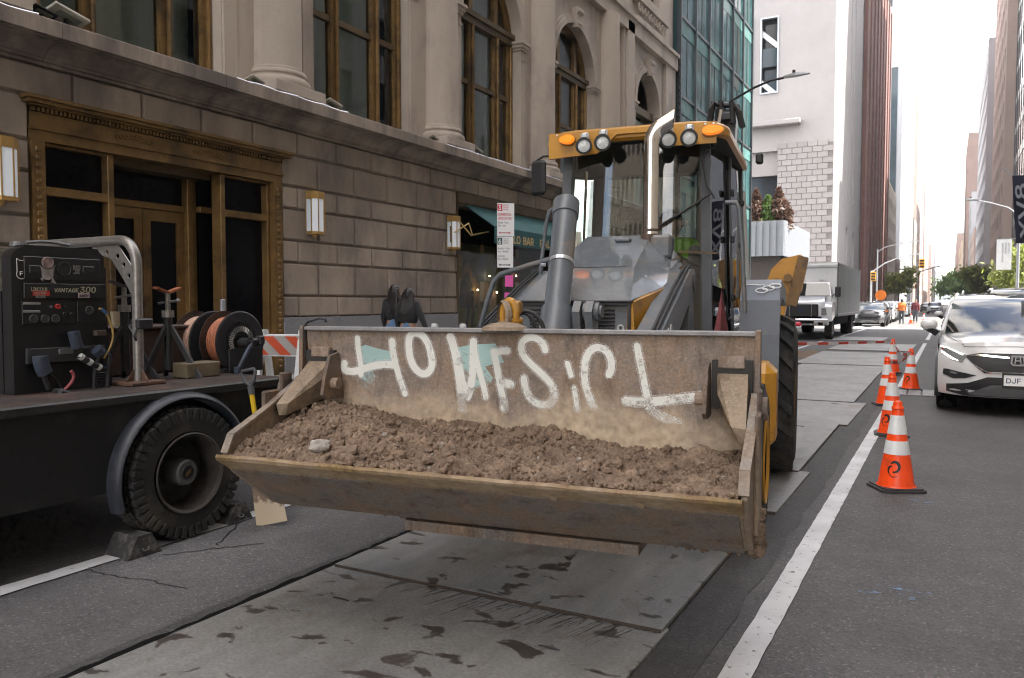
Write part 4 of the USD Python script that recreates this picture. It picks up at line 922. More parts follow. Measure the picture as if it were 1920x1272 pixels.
def street_tree(lab, x, y, h, r, m, seed, n=2600, leaf=0.28):
    t = thing('street_tree', lab, 'tree', (x, y, 0.15)); g = np.random.default_rng(seed)
    tr = MB(); tr.cyl((0, 0, 0), (0.05, 0, h * 0.45), 0.16, 0.10, 9)
    cl = []
    for k in range(11):
        a = g.uniform(0, 2 * PI); q = g.uniform(0.35, 1.0) * r; z = h * g.uniform(0.5, 0.97)
        e = np.array([q * math.cos(a), q * math.sin(a), z]); mid = np.array([0.05, 0, h * 0.42]) * 0.4 + e * 0.6 + (0, 0, -0.3)
        tr.tube([(0.05, 0, h * 0.4), mid, e], [0.06, 0.035, 0.012], 6); cl.append(e)
    obj('trunk', tr, M_bark, t)
    C = np.vstack([c + g.normal(size=(n // 11, 3)) * np.array([0.30, 0.30, 0.20]) * r for c in cl])
    obj('crown', leafy(C, leaf, g), m, t)
street_tree('light green street tree on the right pavement, beside the white pole banner', 5.2, 84, 6.0, 1.9, M_leafy, 11, n=1500, leaf=0.26)
street_tree('yellow green street tree on the right, in front of the orange house', 4.6, 160, 7, 2.6, M_leafy, 12, leaf=0.5)
street_tree('street tree far down the right pavement', 4.6, 210, 8, 3.0, M_leaf, 13, leaf=0.6)
street_tree('green street tree at the foot of the white tower on the left', -8.4, 170, 7.5, 2.4, M_leafy, 14, n=1500, leaf=0.45)
street_tree('dark green tree down the middle distance, right of the far traffic light', 3.2, 300, 11, 5.0, M_leaf, 15, leaf=0.8)
# ---------------------------------------------------------------- backhoe loader, in its own frame: x to the right, y backwards, z up
LO, LYAW = np.array([-1.808, 2.728, 0.0]), math.radians(7.8)
LXA, LYA = rotz(LYAW)[:, 0], rotz(LYAW)[:, 1]
def l_at(u, v, y):                                    # a photograph pixel on the loader's plane y
    r = ray(u, v); p = C3 + r * (np.dot(LO + LYA * y - C3, LYA) / np.dot(r, LYA)) - LO
    return np.array([p @ LXA, p @ LYA, p[2]])
def l_on(u, v, p0, n):                                # ... on a plane given in the loader's frame
    nw = LXA * n[0] + LYA * n[1] + np.array([0, 0, n[2]]); pw = LO + LXA * p0[0] + LYA * p0[1] + np.array([0, 0, p0[2]])
    r = ray(u, v); p = C3 + r * (np.dot(pw - C3, nw) / np.dot(r, nw)) - LO
    return np.array([p @ LXA, p @ LYA, p[2]])

M_lgrey = mat('loader_grey', (0.10, 0.113, 0.125), 0.36, var=0.2, scale=3, fine=60, bump=0.04, dirt=(0.17, 0.14, 0.11), dirt_amt=0.24, dirt_scale=3.5, spec=0.5)
M_hood = mat('loader_hood', (0.175, 0.195, 0.21), 0.12, var=0.12, scale=4, fine=50, bump=0.02, coat=1.0, dirt=(0.20, 0.18, 0.16), dirt_amt=0.10, dirt_scale=3, rvar=0.08)
M_lyel = mat('loader_yellow', (0.42, 0.20, 0.018), 0.38, var=0.12, scale=3, fine=30, bump=0.04, dirt=(0.16, 0.09, 0.03), dirt_amt=0.18, dirt_scale=2.5)
M_tyre = mat('tyre_rubber', (0.026, 0.0255, 0.025), 0.85, var=0.3, scale=5, fine=60, bump=0.3, dirt=(0.055, 0.048, 0.04), dirt_amt=0.3, dirt_scale=4, spec=0.3)
M_chrome = mat('chrome', (0.86, 0.84, 0.80), 0.10, metal=1.0, var=0.05, scale=6, fine=30)
M_rubber = mat('black_rubber', (0.014, 0.014, 0.015), 0.6, var=0.2)
M_cabglass = pane_mat('cab_glass', (0.66, 0.72, 0.69), 1.75); M_sideglass = pane_mat('cab_side_glass', (0.34, 0.37, 0.36), 1.8)
M_amber = emat('amber_lens', (1.0, 0.22, 0.005), 0.10, (0.85, 0.22, 0.01))
M_lens = mat('lamp_lens', (0.62, 0.64, 0.62), 0.12, var=0.2, scale=60, fine=200)
M_interior = mat('cab_interior', (0.03, 0.032, 0.033), 0.7, var=0.2)

def rusty(name, base, rust, mud, z_mud=0.0, mud_amt=0.5, scratch=True):
    """worn bucket steel: brown paint and rust, scratches, dried mud thickening towards the soil (height in world z)"""
    base, rust, mud = (np.array(x, float) for x in (base, rust, mud))
    return usdkit.material(stage, '/World/Looks/' + name, {
        'g': ('geometry', {}), 'sx': ('separate_xyz', {}), 'mp': ('mapping', {'scale': (1, 1, 0.22)}),
        'n1': ('noise_texture', {'scale': 5.5, 'detail': 8.0, 'roughness': 0.68}), 'n2': ('noise_texture', {'scale': 75.0, 'detail': 5.0, 'roughness': 0.7}),
        'n3': ('noise_texture', {'scale': 3.3, 'detail': 9.0, 'roughness': 0.62, 'distortion': 0.4}), 'n4': ('noise_texture', {'scale': 26.0, 'detail': 4.0}),
        'n5': ('noise_texture', {'scale': 9.0, 'detail': 7.0, 'roughness': 0.7}),
        'r1': ('rgb_ramp', {'ramp': [(0.30, base * 0.62), (0.46, base), (0.56, rust), (0.70, rust * 1.25), (0.8, base * 1.3)]}),
        'r2': ('rgb_ramp', {'ramp': [(0.25, (0.62,) * 3), (0.6, (1.05,) * 3), (0.74, (1.7, 1.65, 1.55))]}), 'x1': ('mix', {'mix_type': 'multiply', 'fac': 1.0}),
        'mr': ('map_range', {'from_min': z_mud + 0.16, 'from_max': z_mud - 0.18, 'to_min': -0.30, 'to_max': 0.24, 'clamp': True}),
        'ad': ('math', {'math_type': 'add'}), 'r3': ('rgb_ramp', {'ramp': [(0.47, (0, 0, 0)), (0.56 + 0.1 * (1 - mud_amt), (0.55,) * 3), (0.8, (0.92,) * 3)]}),
        'rm': ('rgb_ramp', {'ramp': [(0.3, mud * 0.62), (0.6, mud), (0.75, mud * 1.15)]}), 'x2': ('mix', {}),
        'r5': ('rgb_ramp', {'ramp': [(0.52, (1,) * 3), (0.66, (0.62, 0.58, 0.55))]}), 'x3': ('mix', {'mix_type': 'multiply', 'fac': 1.0}),
        'b': ('bump', {'strength': 0.45, 'distance': 0.004}), 'p': ('principled_bsdf', {'roughness': 0.68, 'metallic': 0.05, 'specular_ior_level': 0.35})},
        [('g.position', 'sx.vector'), ('g.position', 'n1.vector'), ('g.position', 'n2.vector'), ('g.position', 'mp.vector'), ('mp.vector', 'n3.vector'), ('g.position', 'n4.vector'), ('mp.vector', 'n5.vector'),
         ('n1.fac', 'r1.fac'), ('n2.fac', 'r2.fac'), ('r1.color', 'x1.color1'), ('r2.color', 'x1.color2'), ('x1.color', 'x3.color1'), ('n5.fac', 'r5.fac'), ('r5.color', 'x3.color2'),
         ('sx.z', 'mr.value'), ('mr.result', 'ad.value1'), ('n3.fac', 'ad.value2'), ('ad.value', 'r3.fac'), ('n4.fac', 'rm.fac'), ('x3.color', 'x2.color1'), ('rm.color', 'x2.color2'), ('r3.color', 'x2.fac'), ('x2.color', 'p.base_color'),
         ('n2.fac', 'b.height'), ('b.normal', 'p.normal')], surface='p.BSDF')
M_bucket = rusty('bucket_steel', (0.26, 0.21, 0.172), (0.265, 0.195, 0.142), (0.48, 0.38, 0.27), 1.05, 0.85)
M_bunder = rusty('bucket_underside', (0.185, 0.160, 0.14), (0.20, 0.145, 0.105), (0.30, 0.235, 0.175), 0.42, 0.2)
M_bedge = rusty('cutting_edge', (0.27, 0.185, 0.085), (0.23, 0.15, 0.08), (0.42, 0.33, 0.235), 0.81, 0.8)
M_bside = rusty('bucket_side', (0.155, 0.125, 0.105), (0.19, 0.13, 0.09), (0.30, 0.23, 0.165), 0.98, 0.5)
M_mud = rusty('dried_mud', (0.28, 0.215, 0.15), (0.22, 0.165, 0.115), (0.34, 0.265, 0.185), 1.1, 0.5)

M_rimworn = rusty('worn_rim', (0.26, 0.225, 0.19), (0.22, 0.165, 0.12), (0.34, 0.28, 0.22), 0.95, 0.5)
lo = thing('backhoe_loader', 'grey and yellow backhoe loader with a raised front bucket full of soil', 'backhoe loader', LO, LYAW)
HB = 1.172
# bucket: bent shell, side plates, cutting edge, top rim, brackets
bk_out = [(0.0, 0.788), (0.005, 0.772), (0.10, 0.712), (0.43, 0.478), (0.50, 0.452), (0.60, 0.462), (0.69, 0.53), (0.755, 0.65), (0.785, 0.80), (0.775, 1.00), (0.735, 1.355)]
bk_in = [(0.705, 1.355), (0.745, 1.00), (0.755, 0.80), (0.727, 0.665), (0.67, 0.555), (0.592, 0.49), (0.505, 0.48), (0.445, 0.503), (0.10, 0.742)]
SH = MB(); SH.prism(bk_out[2:] + bk_in, (-HB, 0, 0), (0, 1, 0), (0, 0, 1), (2 * HB, 0, 0))
bucket = obj('bucket', SH, M_bucket, lo)
obj('underside_plate', MB().prism([(0.09, 0.713), (0.43, 0.472), (0.425, 0.464), (0.085, 0.706)], (-HB + 0.01, 0, 0), (0, 1, 0), (0, 0, 1), (2 * HB - 0.02, 0, 0)), M_bunder, bucket)
# cutting edge with worn, uneven lip
xs = np.linspace(-1.183, 1.183, 121); r = random.Random(3)
wv = [0.006 * (meshkit.noise((x * 3.0, 0.3, 0.0)) - 0.5) + 0.003 * (meshkit.noise((x * 17, 1.3, 0)) - 0.5) for x in xs]
P = np.array([[(x, 0.115, 0.752), (x, 0.004 + w_, 0.792 + w_), (x, -0.004 + w_, 0.780 + w_), (x, 0.004 + w_, 0.766), (x, 0.125, 0.688), (x, 0.132, 0.697)] for x, w_ in zip(xs, wv)])
m = MB(); m.grid(P[:, ::-1]); 
for e in (0, -1): m.add(P[e], [[0, 1, 2], [0, 2, 3], [0, 3, 4], [0, 4, 5]] if e else [[0, 2, 1], [0, 3, 2], [0, 4, 3], [0, 5, 4]])
obj('cutting_edge', m, M_bedge, bucket)
m = MB()
for x in (0.45, 0.80): m.cyl((x, 0.066, 0.722), (x, 0.060, 0.714), 0.015, n=10)
obj('edge_bolts', m, M_bedge, bucket)
side = [(0.06, 0.775), (0.11, 0.866), (0.36, 0.958), (0.62, 1.06), (0.665, 1.10), (0.675, 1.375), (0.745, 1.38), (0.79, 0.80), (0.76, 0.64), (0.69, 0.52), (0.60, 0.45), (0.43, 0.466), (0.12, 0.69)]
for s in (-1, 1):
    x = s * (HB + 0.003)
    obj('side_plate', MB().prism(side, (x, 0, 0), (0, 1, 0), (0, 0, 1), (s * 0.022, 0, 0)), M_bside, bucket)
    # worn strip welded along the top of the side plate
    m = MB()
    for (a, b) in (((0.06, 0.79), (0.108, 0.872)), ((0.108, 0.872), (0.36, 0.964)), ((0.36, 0.964), (0.66, 1.10))):
        a, b = np.array(a), np.array(b); d = unit(b - a); n_ = np.array([-d[1], d[0]])
        m.prism([tuple(a - n_ * 0.006), tuple(b - n_ * 0.006), tuple(b + n_ * 0.006), tuple(a + n_ * 0.006)], (x - s * 0.012, 0, 0), (0, 1, 0), (0, 0, 1), (s * 0.04, 0, 0))
    obj('side_rim', m, M_rimworn, bucket)
m = MB(); m.cbox((0, 0.72, 1.362), (2 * HB + 0.02, 0.07, 0.022), 0.004)
obj('top_rim', m, mat('rim_steel', (0.24, 0.235, 0.235), 0.5, metal=0.3, var=0.25, scale=8, fine=60), bucket)
obj('heel_plate', MB().bb(-0.42, 0.72, 0.42, 0.62, 0.405, 0.452), M_bunder, bucket)
# brackets in the back corners: two upright cheeks, dark slot, sloping dirty cover
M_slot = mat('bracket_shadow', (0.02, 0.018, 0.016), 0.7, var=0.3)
for s in (-1, 1):
    xo = s * 1.165
    br = obj('bracket', MB().prism([(0.70, 1.235), (0.62, 1.22), (0.57, 1.10), (0.55, 1.02), (0.60, 0.99), (0.745, 0.99)], (s * 0.965, 0, 0), (0, 1, 0), (0, 0, 1), (s * 0.018, 0, 0)), M_bside, bucket)
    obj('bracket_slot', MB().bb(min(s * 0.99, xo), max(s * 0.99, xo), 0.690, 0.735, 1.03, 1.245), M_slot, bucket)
    obj('bracket_lip', MB().cbox((s * 1.075, 0.70, 1.235), (0.12, 0.03, 0.06), 0.008), M_bucket, bucket)
    m = MB(); m.hull([(s * 1.01, 0.71, 1.20), (s * 1.145, 0.71, 1.20), (s * 1.02, 0.64, 1.10), (s * 1.15, 0.62, 1.10), (s * 1.10, 0.44, 0.985), (s * 1.16, 0.42, 0.98), (s * 1.13, 0.46, 0.92), (s * 1.16, 0.44, 0.92), (s * 1.03, 0.74, 1.0), (s * 1.16, 0.74, 0.95)])
    obj('bracket_cover', m, M_mud, bucket)
    m = MB(); m.cyl((s * 0.925, 0.64, 1.075), (s * 0.965, 0.64, 1.075), 0.03, n=18)
    obj('bracket_pin', m, M_bucket, bucket)
    m = MB(); m.cbox((s * 1.208, 0.45, 0.80), (0.02, 0.16, 0.50), 0.01); m.cyl((s * 1.195, 0.58, 1.05), (s * 1.235, 0.58, 1.05), 0.05, n=16); m.cbox((s * 1.205, 0.56, 0.86), (0.02, 0.10, 0.55), 0.01)
    obj('side_cutter', m, M_bside, bucket)
obj('wire_loop', MB().tube([(-1.175, 0.70, 1.20), (-1.175, 0.69, 1.37), (-1.16, 0.70, 1.395), (-1.09, 0.71, 1.415), (-1.06, 0.715, 1.41), (-1.055, 0.72, 1.395)], 0.006, 6), M_rubber, bucket)

# graffiti on the back of the bucket: painted strokes, read off the photograph on the plane of the back plate
BP0 = np.array([0, 0.705, 1.355]); BPd = unit(np.array([0, 0.040, -0.355])); BPn = np.array([0, BPd[2], -BPd[1]]); BPn = BPn if BPn[1] < 0 else -BPn
def bpt(u, v):
    p = l_on(u, v, BP0, BPn); return (p[0], (p - BP0) @ BPd)
def z6(x, y): return 620 + x * 280 / 1875.0, 610 + y * 280 / 1875.0
def z7(x, y): return 880 + x * 280 / 1875.0, 610 + y * 280 / 1875.0
def z8(x, y): return 1120 + x * 320 / 1920.0, 610 + y * 320 / 1920.0
def stroke(pts, w, zf, wob=1):
    P = [bpt(*zf(*p)) for p in pts]
    if len(P) > 2:
        from scipy.interpolate import splprep, splev
        A = np.array(P).T; k = min(3, len(P) - 1); tck, _ = splprep(A, s=0, k=k); P = list(zip(*splev(np.linspace(0, 1, 40), tck)))
    n = len(P); out = []
    for i in range(n - 1):
        t = i / max(n - 1, 1); a = w if np.ndim(w) == 0 else w[0] + (w[1] - w[0]) * t
        out.append(LineString([P[i], P[i + 1]]).buffer(a * (1 + 0.10 * (meshkit.noise((i * 0.7, a * 99, wob)) - 0.5)), 6))
    return unary_union(out)
letters = {
 'letter_h': [stroke([(342, 165), (348, 260), (375, 450), (385, 620)], 0.016, z6), stroke([(180, 480), (170, 545), (230, 575), (420, 545), (600, 500), (790, 500)], 0.019, z6), stroke([(778, 200), (790, 330), (840, 560), (940, 860)], (0.018, 0.016), z6)],
 'letter_o': [stroke([(1090, 90), (1000, 140), (985, 260), (1010, 430), (1080, 560), (1190, 610), (1265, 540), (1265, 370), (1210, 200), (1130, 110), (1060, 95)], 0.019, z6)],
 'letter_m': [stroke([(1508, 150), (1550, 280), (1600, 560), (1640, 900), (1670, 1180)], (0.022, 0.015), z6), stroke([(1590, 350), (1650, 640), (1720, 900)], 0.016, z6), stroke([(1798, 205), (1790, 500), (1760, 780), (1722, 900)], 0.019, z6), stroke([(58, 230), (90, 430), (150, 650), (210, 900)], 0.015, z7)],
 'letter_e': [stroke([(310, 335), (345, 500), (385, 720), (420, 900), (440, 1040)], 0.017, z7), stroke([(320, 345), (400, 325), (480, 320)], 0.017, z7), stroke([(390, 740), (460, 730), (520, 740)], 0.020, z7)],
 'letter_s': [stroke([(955, 310), (900, 200), (780, 150), (670, 210), (660, 330), (740, 450), (900, 600), (1040, 760), (1070, 900), (1000, 990), (880, 990), (780, 930), (710, 800), (690, 670)], 0.0165, z7)],
 'letter_i': [stroke([(1235, 480), (1280, 630)], 0.013, z7), stroke([(1320, 790), (1360, 1050)], 0.012, z7)],
 'letter_c': [stroke([(1755, 620), (1785, 540), (1770, 400), (1690, 300), (1590, 280), (1500, 350), (1450, 520), (1450, 680), (1490, 850), (1560, 1010)], 0.0165, z7)],
 'letter_k': [stroke([(450, 235), (480, 400), (530, 640), (570, 850)], 0.0155, z8), stroke([(330, 850), (600, 860), (900, 830), (1230, 800)], 0.020, z8), stroke([(590, 930), (700, 1010), (900, 1090)], 0.015, z8)]}
def paint_mat(name, c, mud, z0):
    c = np.array(c, float); mud = np.array(mud, float)
    return usdkit.material(stage, '/World/Looks/' + name, {
        'g': ('geometry', {}), 'sx': ('separate_xyz', {}), 'n': ('noise_texture', {'scale': 26.0, 'detail': 8.0, 'roughness': 0.75}), 'n3': ('noise_texture', {'scale': 7.0, 'detail': 8.0, 'roughness': 0.65}),
        'mr': ('map_range', {'from_min': z0 + 0.14, 'from_max': z0 - 0.16, 'to_min': 0.0, 'to_max': 0.42, 'clamp': True}), 'ad': ('math', {'math_type': 'add'}), 'fa': ('math', {'math_type': 'multiply_add', 'value2': 0.55, 'value3': -0.27}), 'ad2': ('math', {'math_type': 'add'}),
        'r': ('rgb_ramp', {'ramp': [(0.56, (1, 1, 1)), (0.66, (0.25, 0.25, 0.25)), (0.80, (0.0, 0.0, 0.0))]}), 'n2': ('noise_texture', {'scale': 3.5, 'detail': 4.0}), 'r2': ('rgb_ramp', {'ramp': [(0.35, c * 0.86), (0.65, c)]}),
        't': ('transparent_bsdf', {}), 'p': ('principled_bsdf', {'roughness': 0.6}), 'm': ('mix_closure', {})},
        [('g.position', 'sx.vector'), ('g.position', 'n.vector'), ('g.position', 'n3.vector'), ('g.position', 'n2.vector'), ('n2.fac', 'r2.fac'), ('sx.z', 'mr.value'), ('mr.result', 'ad.value1'), ('n.fac', 'ad.value2'), ('n3.fac', 'fa.value1'), ('fa.value', 'ad2.value1'), ('ad.value', 'ad2.value2'), ('ad2.value', 'r.fac'), ('r2.color', 'p.base_color'), ('r.color', 'm.fac'), ('t.BSDF', 'm.closure1'), ('p.BSDF', 'm.closure2')], surface='m.closure')
M_gwhite = paint_mat('graffiti_white', (0.74, 0.745, 0.69), (0.3, 0.23, 0.16), 0.985)
M_gteal = paint_mat('graffiti_teal', (0.36, 0.52, 0.50), (0.3, 0.23, 0.16), 1.08)
for pgn in ([Polygon([bpt(*z6(*p)) for p in q]) for q in ([(375, 270), (440, 245), (560, 285), (760, 330), (790, 480), (520, 540), (560, 640), (540, 960), (420, 980), (370, 700)], [(1590, 280), (1740, 250), (1900, 270), (1880, 760), (1740, 900), (1680, 640), (1600, 500)])] + [Polygon([bpt(*z7(*p)) for p in q]) for q in ([(100, 240), (330, 230), (440, 470), (330, 480), (200, 520), (300, 660), (270, 730), (120, 740), (20, 600)],)]): obj('teal_paint', MB().flat(pgn, BP0 + BPn * (0.0016 + 0.0006 * _count.get((bucket, 'teal_paint'), 0)), (1, 0, 0), BPd), M_gteal, bucket)
M_over = worn_paint('overspray', (0.62, 0.61, 0.56), 0.44, 0.70, 160.0)
for k_, (nm, L) in enumerate(letters.items()): obj('overspray', MB().flat(unary_union(L).buffer(0.009).simplify(0.001), BP0 + BPn * (0.0034 + 0.00005 * k_), (1, 0, 0), BPd), M_over, bucket)
for nm, L in letters.items(): obj(nm, MB().flat(unary_union(L).simplify(0.0008), BP0 + BPn * 0.0042, (1, 0, 0), BPd), M_gwhite, bucket)

# axle, frame, front wheels
def wheel(name, x, y, R, w, rr, mt_rim, parent, lugs=0, s=1, tread=0):
    """an axle-parallel wheel; s: which side faces out"""
    t = obj(name, MB().lathe([(rr * 1.0, -w * 0.42), (rr * 1.06, -w * 0.47), (R * 0.80, -w * 0.5), (R * 0.89, -w * 0.45), (R * 0.925, -w * 0.36), (R * 0.94, 0), (R * 0.925, w * 0.36), (R * 0.89, w * 0.45), (R * 0.80, w * 0.5), (rr * 1.06, w * 0.47), (rr * 1.0, w * 0.42)], (x, y, R), (1, 0, 0), 48), M_tyre, parent, smooth=40)
    m = MB(); o = s * w * 0.36
    m.lathe([(0.0, o - s * 0.10 * rr / 0.3), (rr * 0.35, o - s * 0.10 * rr / 0.3), (rr * 0.5, o - s * 0.16 * rr / 0.3), (rr * 0.86, o - s * 0.20 * rr / 0.3), (rr * 0.92, o), (rr * 1.03, o + s * 0.02), (rr * 1.06, o + s * 0.045), (rr * 1.03, o + s * 0.05), (rr * 0.97, o + s * 0.03)], (x, y, R), (1, 0, 0), 40)
    rim = obj('rim', m, mt_rim, t, smooth=40)
    if lugs:
        m = MB()
        for side_ in (-1, 1):
            for i in range(lugs):
                a = 2 * PI * (i + (0.5 if side_ > 0 else 0)) / lugs; n = 5; cs = []
                for k in range(n):
                    f = k / (n - 1); aa = a + f * 0.26; xx = x + side_ * (0.03 + (w * 0.5 - 0.05) * f); rr_ = R * (1.0 - 0.045 * f * f)
                    tt = np.array([0, -math.sin(aa), math.cos(aa)]); rad = np.array([0, math.cos(aa), math.sin(aa)])
                    c = np.array([xx, y, R]); h = 0.022 + 0.012 * f
                    cs.append([c + rad * (rr_ - 0.08) + tt * h * 1.3, c + rad * (rr_ - 0.08) - tt * h * 1.3, c + rad * rr_ - tt * h, c + rad * rr_ + tt * h])
                V = np.array(cs).reshape(-1, 3); F = []
                for k in range(n - 1):
                    for q in range(4): a_, b_ = k * 4 + q, k * 4 + (q + 1) % 4; F += [[a_, b_, b_ + 4], [a_, b_ + 4, a_ + 4]]
                F += [[0, 2, 1], [0, 3, 2], [4 * n - 4, 4 * n - 3, 4 * n - 2], [4 * n - 4, 4 * n - 2, 4 * n - 1]]
                m.add(V, F)
        obj('tread_lugs', m, M_tyre, t)
    if tread:
        m = MB(); g = np.random.default_rng(5)
        for i in range(tread):
            a = 2 * PI * i / tread
            for k in range(5):
                aa = a + (0.5 if k % 2 else 0) * 2 * PI / tread; xx = x + (k - 2) * w * 0.19
                M = rotx(aa - PI / 2); m.cbox(np.array([xx, y, R]) + np.array([0, math.cos(aa), math.sin(aa)]) * R * (0.985 if k in (1, 2, 3) else 0.962), (w * 0.165, 2 * PI * R / tread * 0.72, 0.035), 0.006, M)
        for i in range(tread):                                             # shoulder blocks
            a = 2 * PI * i / tread
            for q in (-1, 1): m.cbox(np.array([x + q * w * 0.47, y, R]) + np.array([0, math.cos(a), math.sin(a)]) * R * 0.90, (0.03, 2 * PI * R / tread * 0.55, 0.09), 0.006, rotx(a - PI / 2))
        obj('tread_blocks', m, M_tyre, t)
    return t, rim
for s in (-1, 1):
    wheel('front_wheel', s * 0.98, 2.36, 0.50, 0.32, 0.27, M_lyel, lo, lugs=20, s=s)
    t_, rim_ = wheel('rear_wheel', s * 1.03, 4.46, 0.70, 0.48, 0.36, M_lyel, lo, lugs=22, s=s)
m = MB(); m.cyl((-0.85, 2.36, 0.48), (0.85, 2.36, 0.48), 0.08, n=12); m.cbox((0, 2.3, 0.55), (0.5, 0.5, 0.3), 0.03)
obj('front_axle', m, M_black, lo)
m = MB(); m.cbox((0.0, 3.0, 0.75), (0.66, 2.6, 0.42), 0.03); m.cyl((-0.9, 4.46, 0.70), (0.9, 4.46, 0.70), 0.14, n=14)
obj('chassis', m, M_black, lo)
# hood and grille
XC = 0.035
hoodpts = []
def hp(x, y, z): return (XC + x, y, z)
m = MB()
A = [hp(-0.36, 1.72, 1.525), hp(0.36, 1.72, 1.525), hp(0.27, 2.9, 1.985), hp(-0.27, 2.9, 1.985)]
HW = [(-0.36, 1.72, 1.515), (0.36, 1.72, 1.515), (0.27, 2.22, 1.735), (0.23, 2.95, 2.0), (-0.25, 2.95, 2.0), (-0.30, 2.22, 1.735)]
top = [hp(*q) for q in HW]
m.add(top, [[0, 1, 2], [0, 2, 5], [5, 2, 3], [5, 3, 4]])
sideR = [hp(0.36, 1.72, 1.515), hp(0.45, 2.25, 1.60), hp(0.47, 2.95, 1.78), hp(0.23, 2.95, 2.0), hp(0.27, 2.22, 1.735)]
m.add(sideR, [[0, 1, 4], [4, 1, 2], [4, 2, 3]])
sideL = [(2 * XC - x, y, z) for x, y, z in sideR[:3]] + [hp(-0.25, 2.95, 2.0), hp(-0.30, 2.22, 1.735)]; m.add(sideL, [[0, 4, 1], [4, 2, 1], [4, 3, 2]])
hood = obj('hood', m, M_hood, lo)
obj('hood_lip', MB().cbox((XC, 1.70, 1.508), (0.75, 0.05, 0.014), 0.004), M_black, hood)
obj('hood_latch', MB().cbox((XC + 0.06, 2.80, 1.955), (0.12, 0.07, 0.03), 0.01), M_lgrey, hood)
for s in (-1, 1):
    m = MB(); m.hull([hp(s * 0.375, 1.70, 1.50), hp(s * 0.455, 2.25, 1.59), hp(s * 0.465, 2.98, 1.77), hp(s * 0.41, 1.70, 0.95), hp(s * 0.42, 2.98, 0.95), hp(s * 0.34, 1.70, 1.50), hp(s * 0.34, 1.70, 0.95), hp(s * 0.40, 2.98, 0.95), hp(s * 0.40, 2.98, 1.77)])
    sp = obj('side_panel', m, M_lyel, lo)
    if s > 0:
        p = hp(0.462, 2.02, 1.40); obj('side_badge', MB().cbox((p[0] - 0.012, p[1] + 0.05, 1.42), (0.006, 0.05, 0.12), 0.002), mat('badge_green', (0.02, 0.10, 0.06), 0.4), sp)
m = MB(); m.bb(XC - 0.36, XC + 0.36, 1.72, 2.0, 0.9, 1.50)
grille = obj('grille', m, M_lgrey, lo)
obj('grille_surround', MB().prism(sbox(-0.365, 0.95, 0.365, 1.502).difference(sbox(-0.345, 0.9, 0.345, 1.485)), (XC, 1.70, 0), (1, 0, 0), (0, 0, 1), (0, -0.015, 0)), M_black, grille)
m = MB()
for gx in (0.19, -0.20):
    for k in range(6): m.cbox((XC + gx, 1.712, 1.455 - k * 0.022), (0.15, 0.012, 0.010), 0.003)
obj('grille_slots', m, M_black, grille)
obj('grille_mesh', MB().bb(XC + 0.02, XC + 0.32, 1.714, 1.719, 0.95, 1.31), mat('grille_black', (0.02, 0.02, 0.02), 0.35, var=0.3, scale=30), grille)
m = MB(); m.lathe([(0.022, 0), (0.022, 0.008), (0.012, 0.008), (0.012, 0)], (XC + 0.30, 1.716, 1.35), (0, -1, 0), 16)
obj('grille_ring', m, M_flash, grille)
# exhaust stack
m = MB(); pts = [(0.278, 2.9, 1.93), (0.278, 2.9, 2.4), (0.278, 2.9, 2.66)] + [(0.278 + 0.15 * (1 - math.cos(t)), 2.9 + 0.02 * t, 2.66 + 0.15 * math.sin(t)) for t in np.linspace(0.15, 1.10, 8)]
pts += [tuple(np.array(pts[-1]) + np.array([0.075, 0.01, 0.048]))]
P = [np.array(p) for p in pts]
u_, w_ = None, None; rings = []; n = 24
V = []; prev = None
for i, p in enumerate(P):
    t = unit(P[min(i + 1, len(P) - 1)] - P[max(i - 1, 0)]); 
    if prev is None: uu, ww, _ = frame_for(t)
    else: uu = unit(prev - t * np.dot(prev, t)); ww = np.cross(t, uu)
    prev = uu; a = np.arange(n) * 2 * PI / n; rg = p + 0.057 * (np.cos(a)[:, None] * uu + np.sin(a)[:, None] * ww)
    if i == len(P) - 1: rg = rg + t * (0.055 * ((rg - p) @ np.array([0, 0, 1.0]) / 0.057))[:, None]
    V.append(rg)
inner = [p0 + (q - p0) * 0.92 for p0, q in ((V[-1].mean(0), V[-1]), (V[-3].mean(0), V[-3]))]
m.grid(np.array([np.vstack([q, q[:1]]) for q in V])); m2 = MB(); m2.grid(np.array([np.vstack([q, q[:1]]) for q in inner]))
ex = obj('exhaust_pipe', m, M_chrome, lo, smooth=60)
obj('exhaust_mouth', m2, M_slot, ex)
m = MB(); m.cyl((0.278, 2.9, 1.90), (0.278, 2.9, 2.0), 0.072, n=20); m.cyl((0.278, 2.9, 2.02), (0.278, 2.9, 2.04), 0.06, n=20)
obj('exhaust_collar', m, mat('rust_collar', (0.09, 0.06, 0.045), 0.7, var=0.3, scale=20), ex)
obj('exhaust_box', MB().cbox((0.37, 2.88, 1.905), (0.15, 0.16, 0.17), 0.02), M_lgrey, lo)
obj('chrome_panel', MB().hull([(0.47, 2.62, 1.735), (0.485, 2.98, 1.82), (0.46, 2.80, 1.88), (0.45, 2.66, 1.73), (0.46, 2.98, 1.80)]), M_chrome, lo)
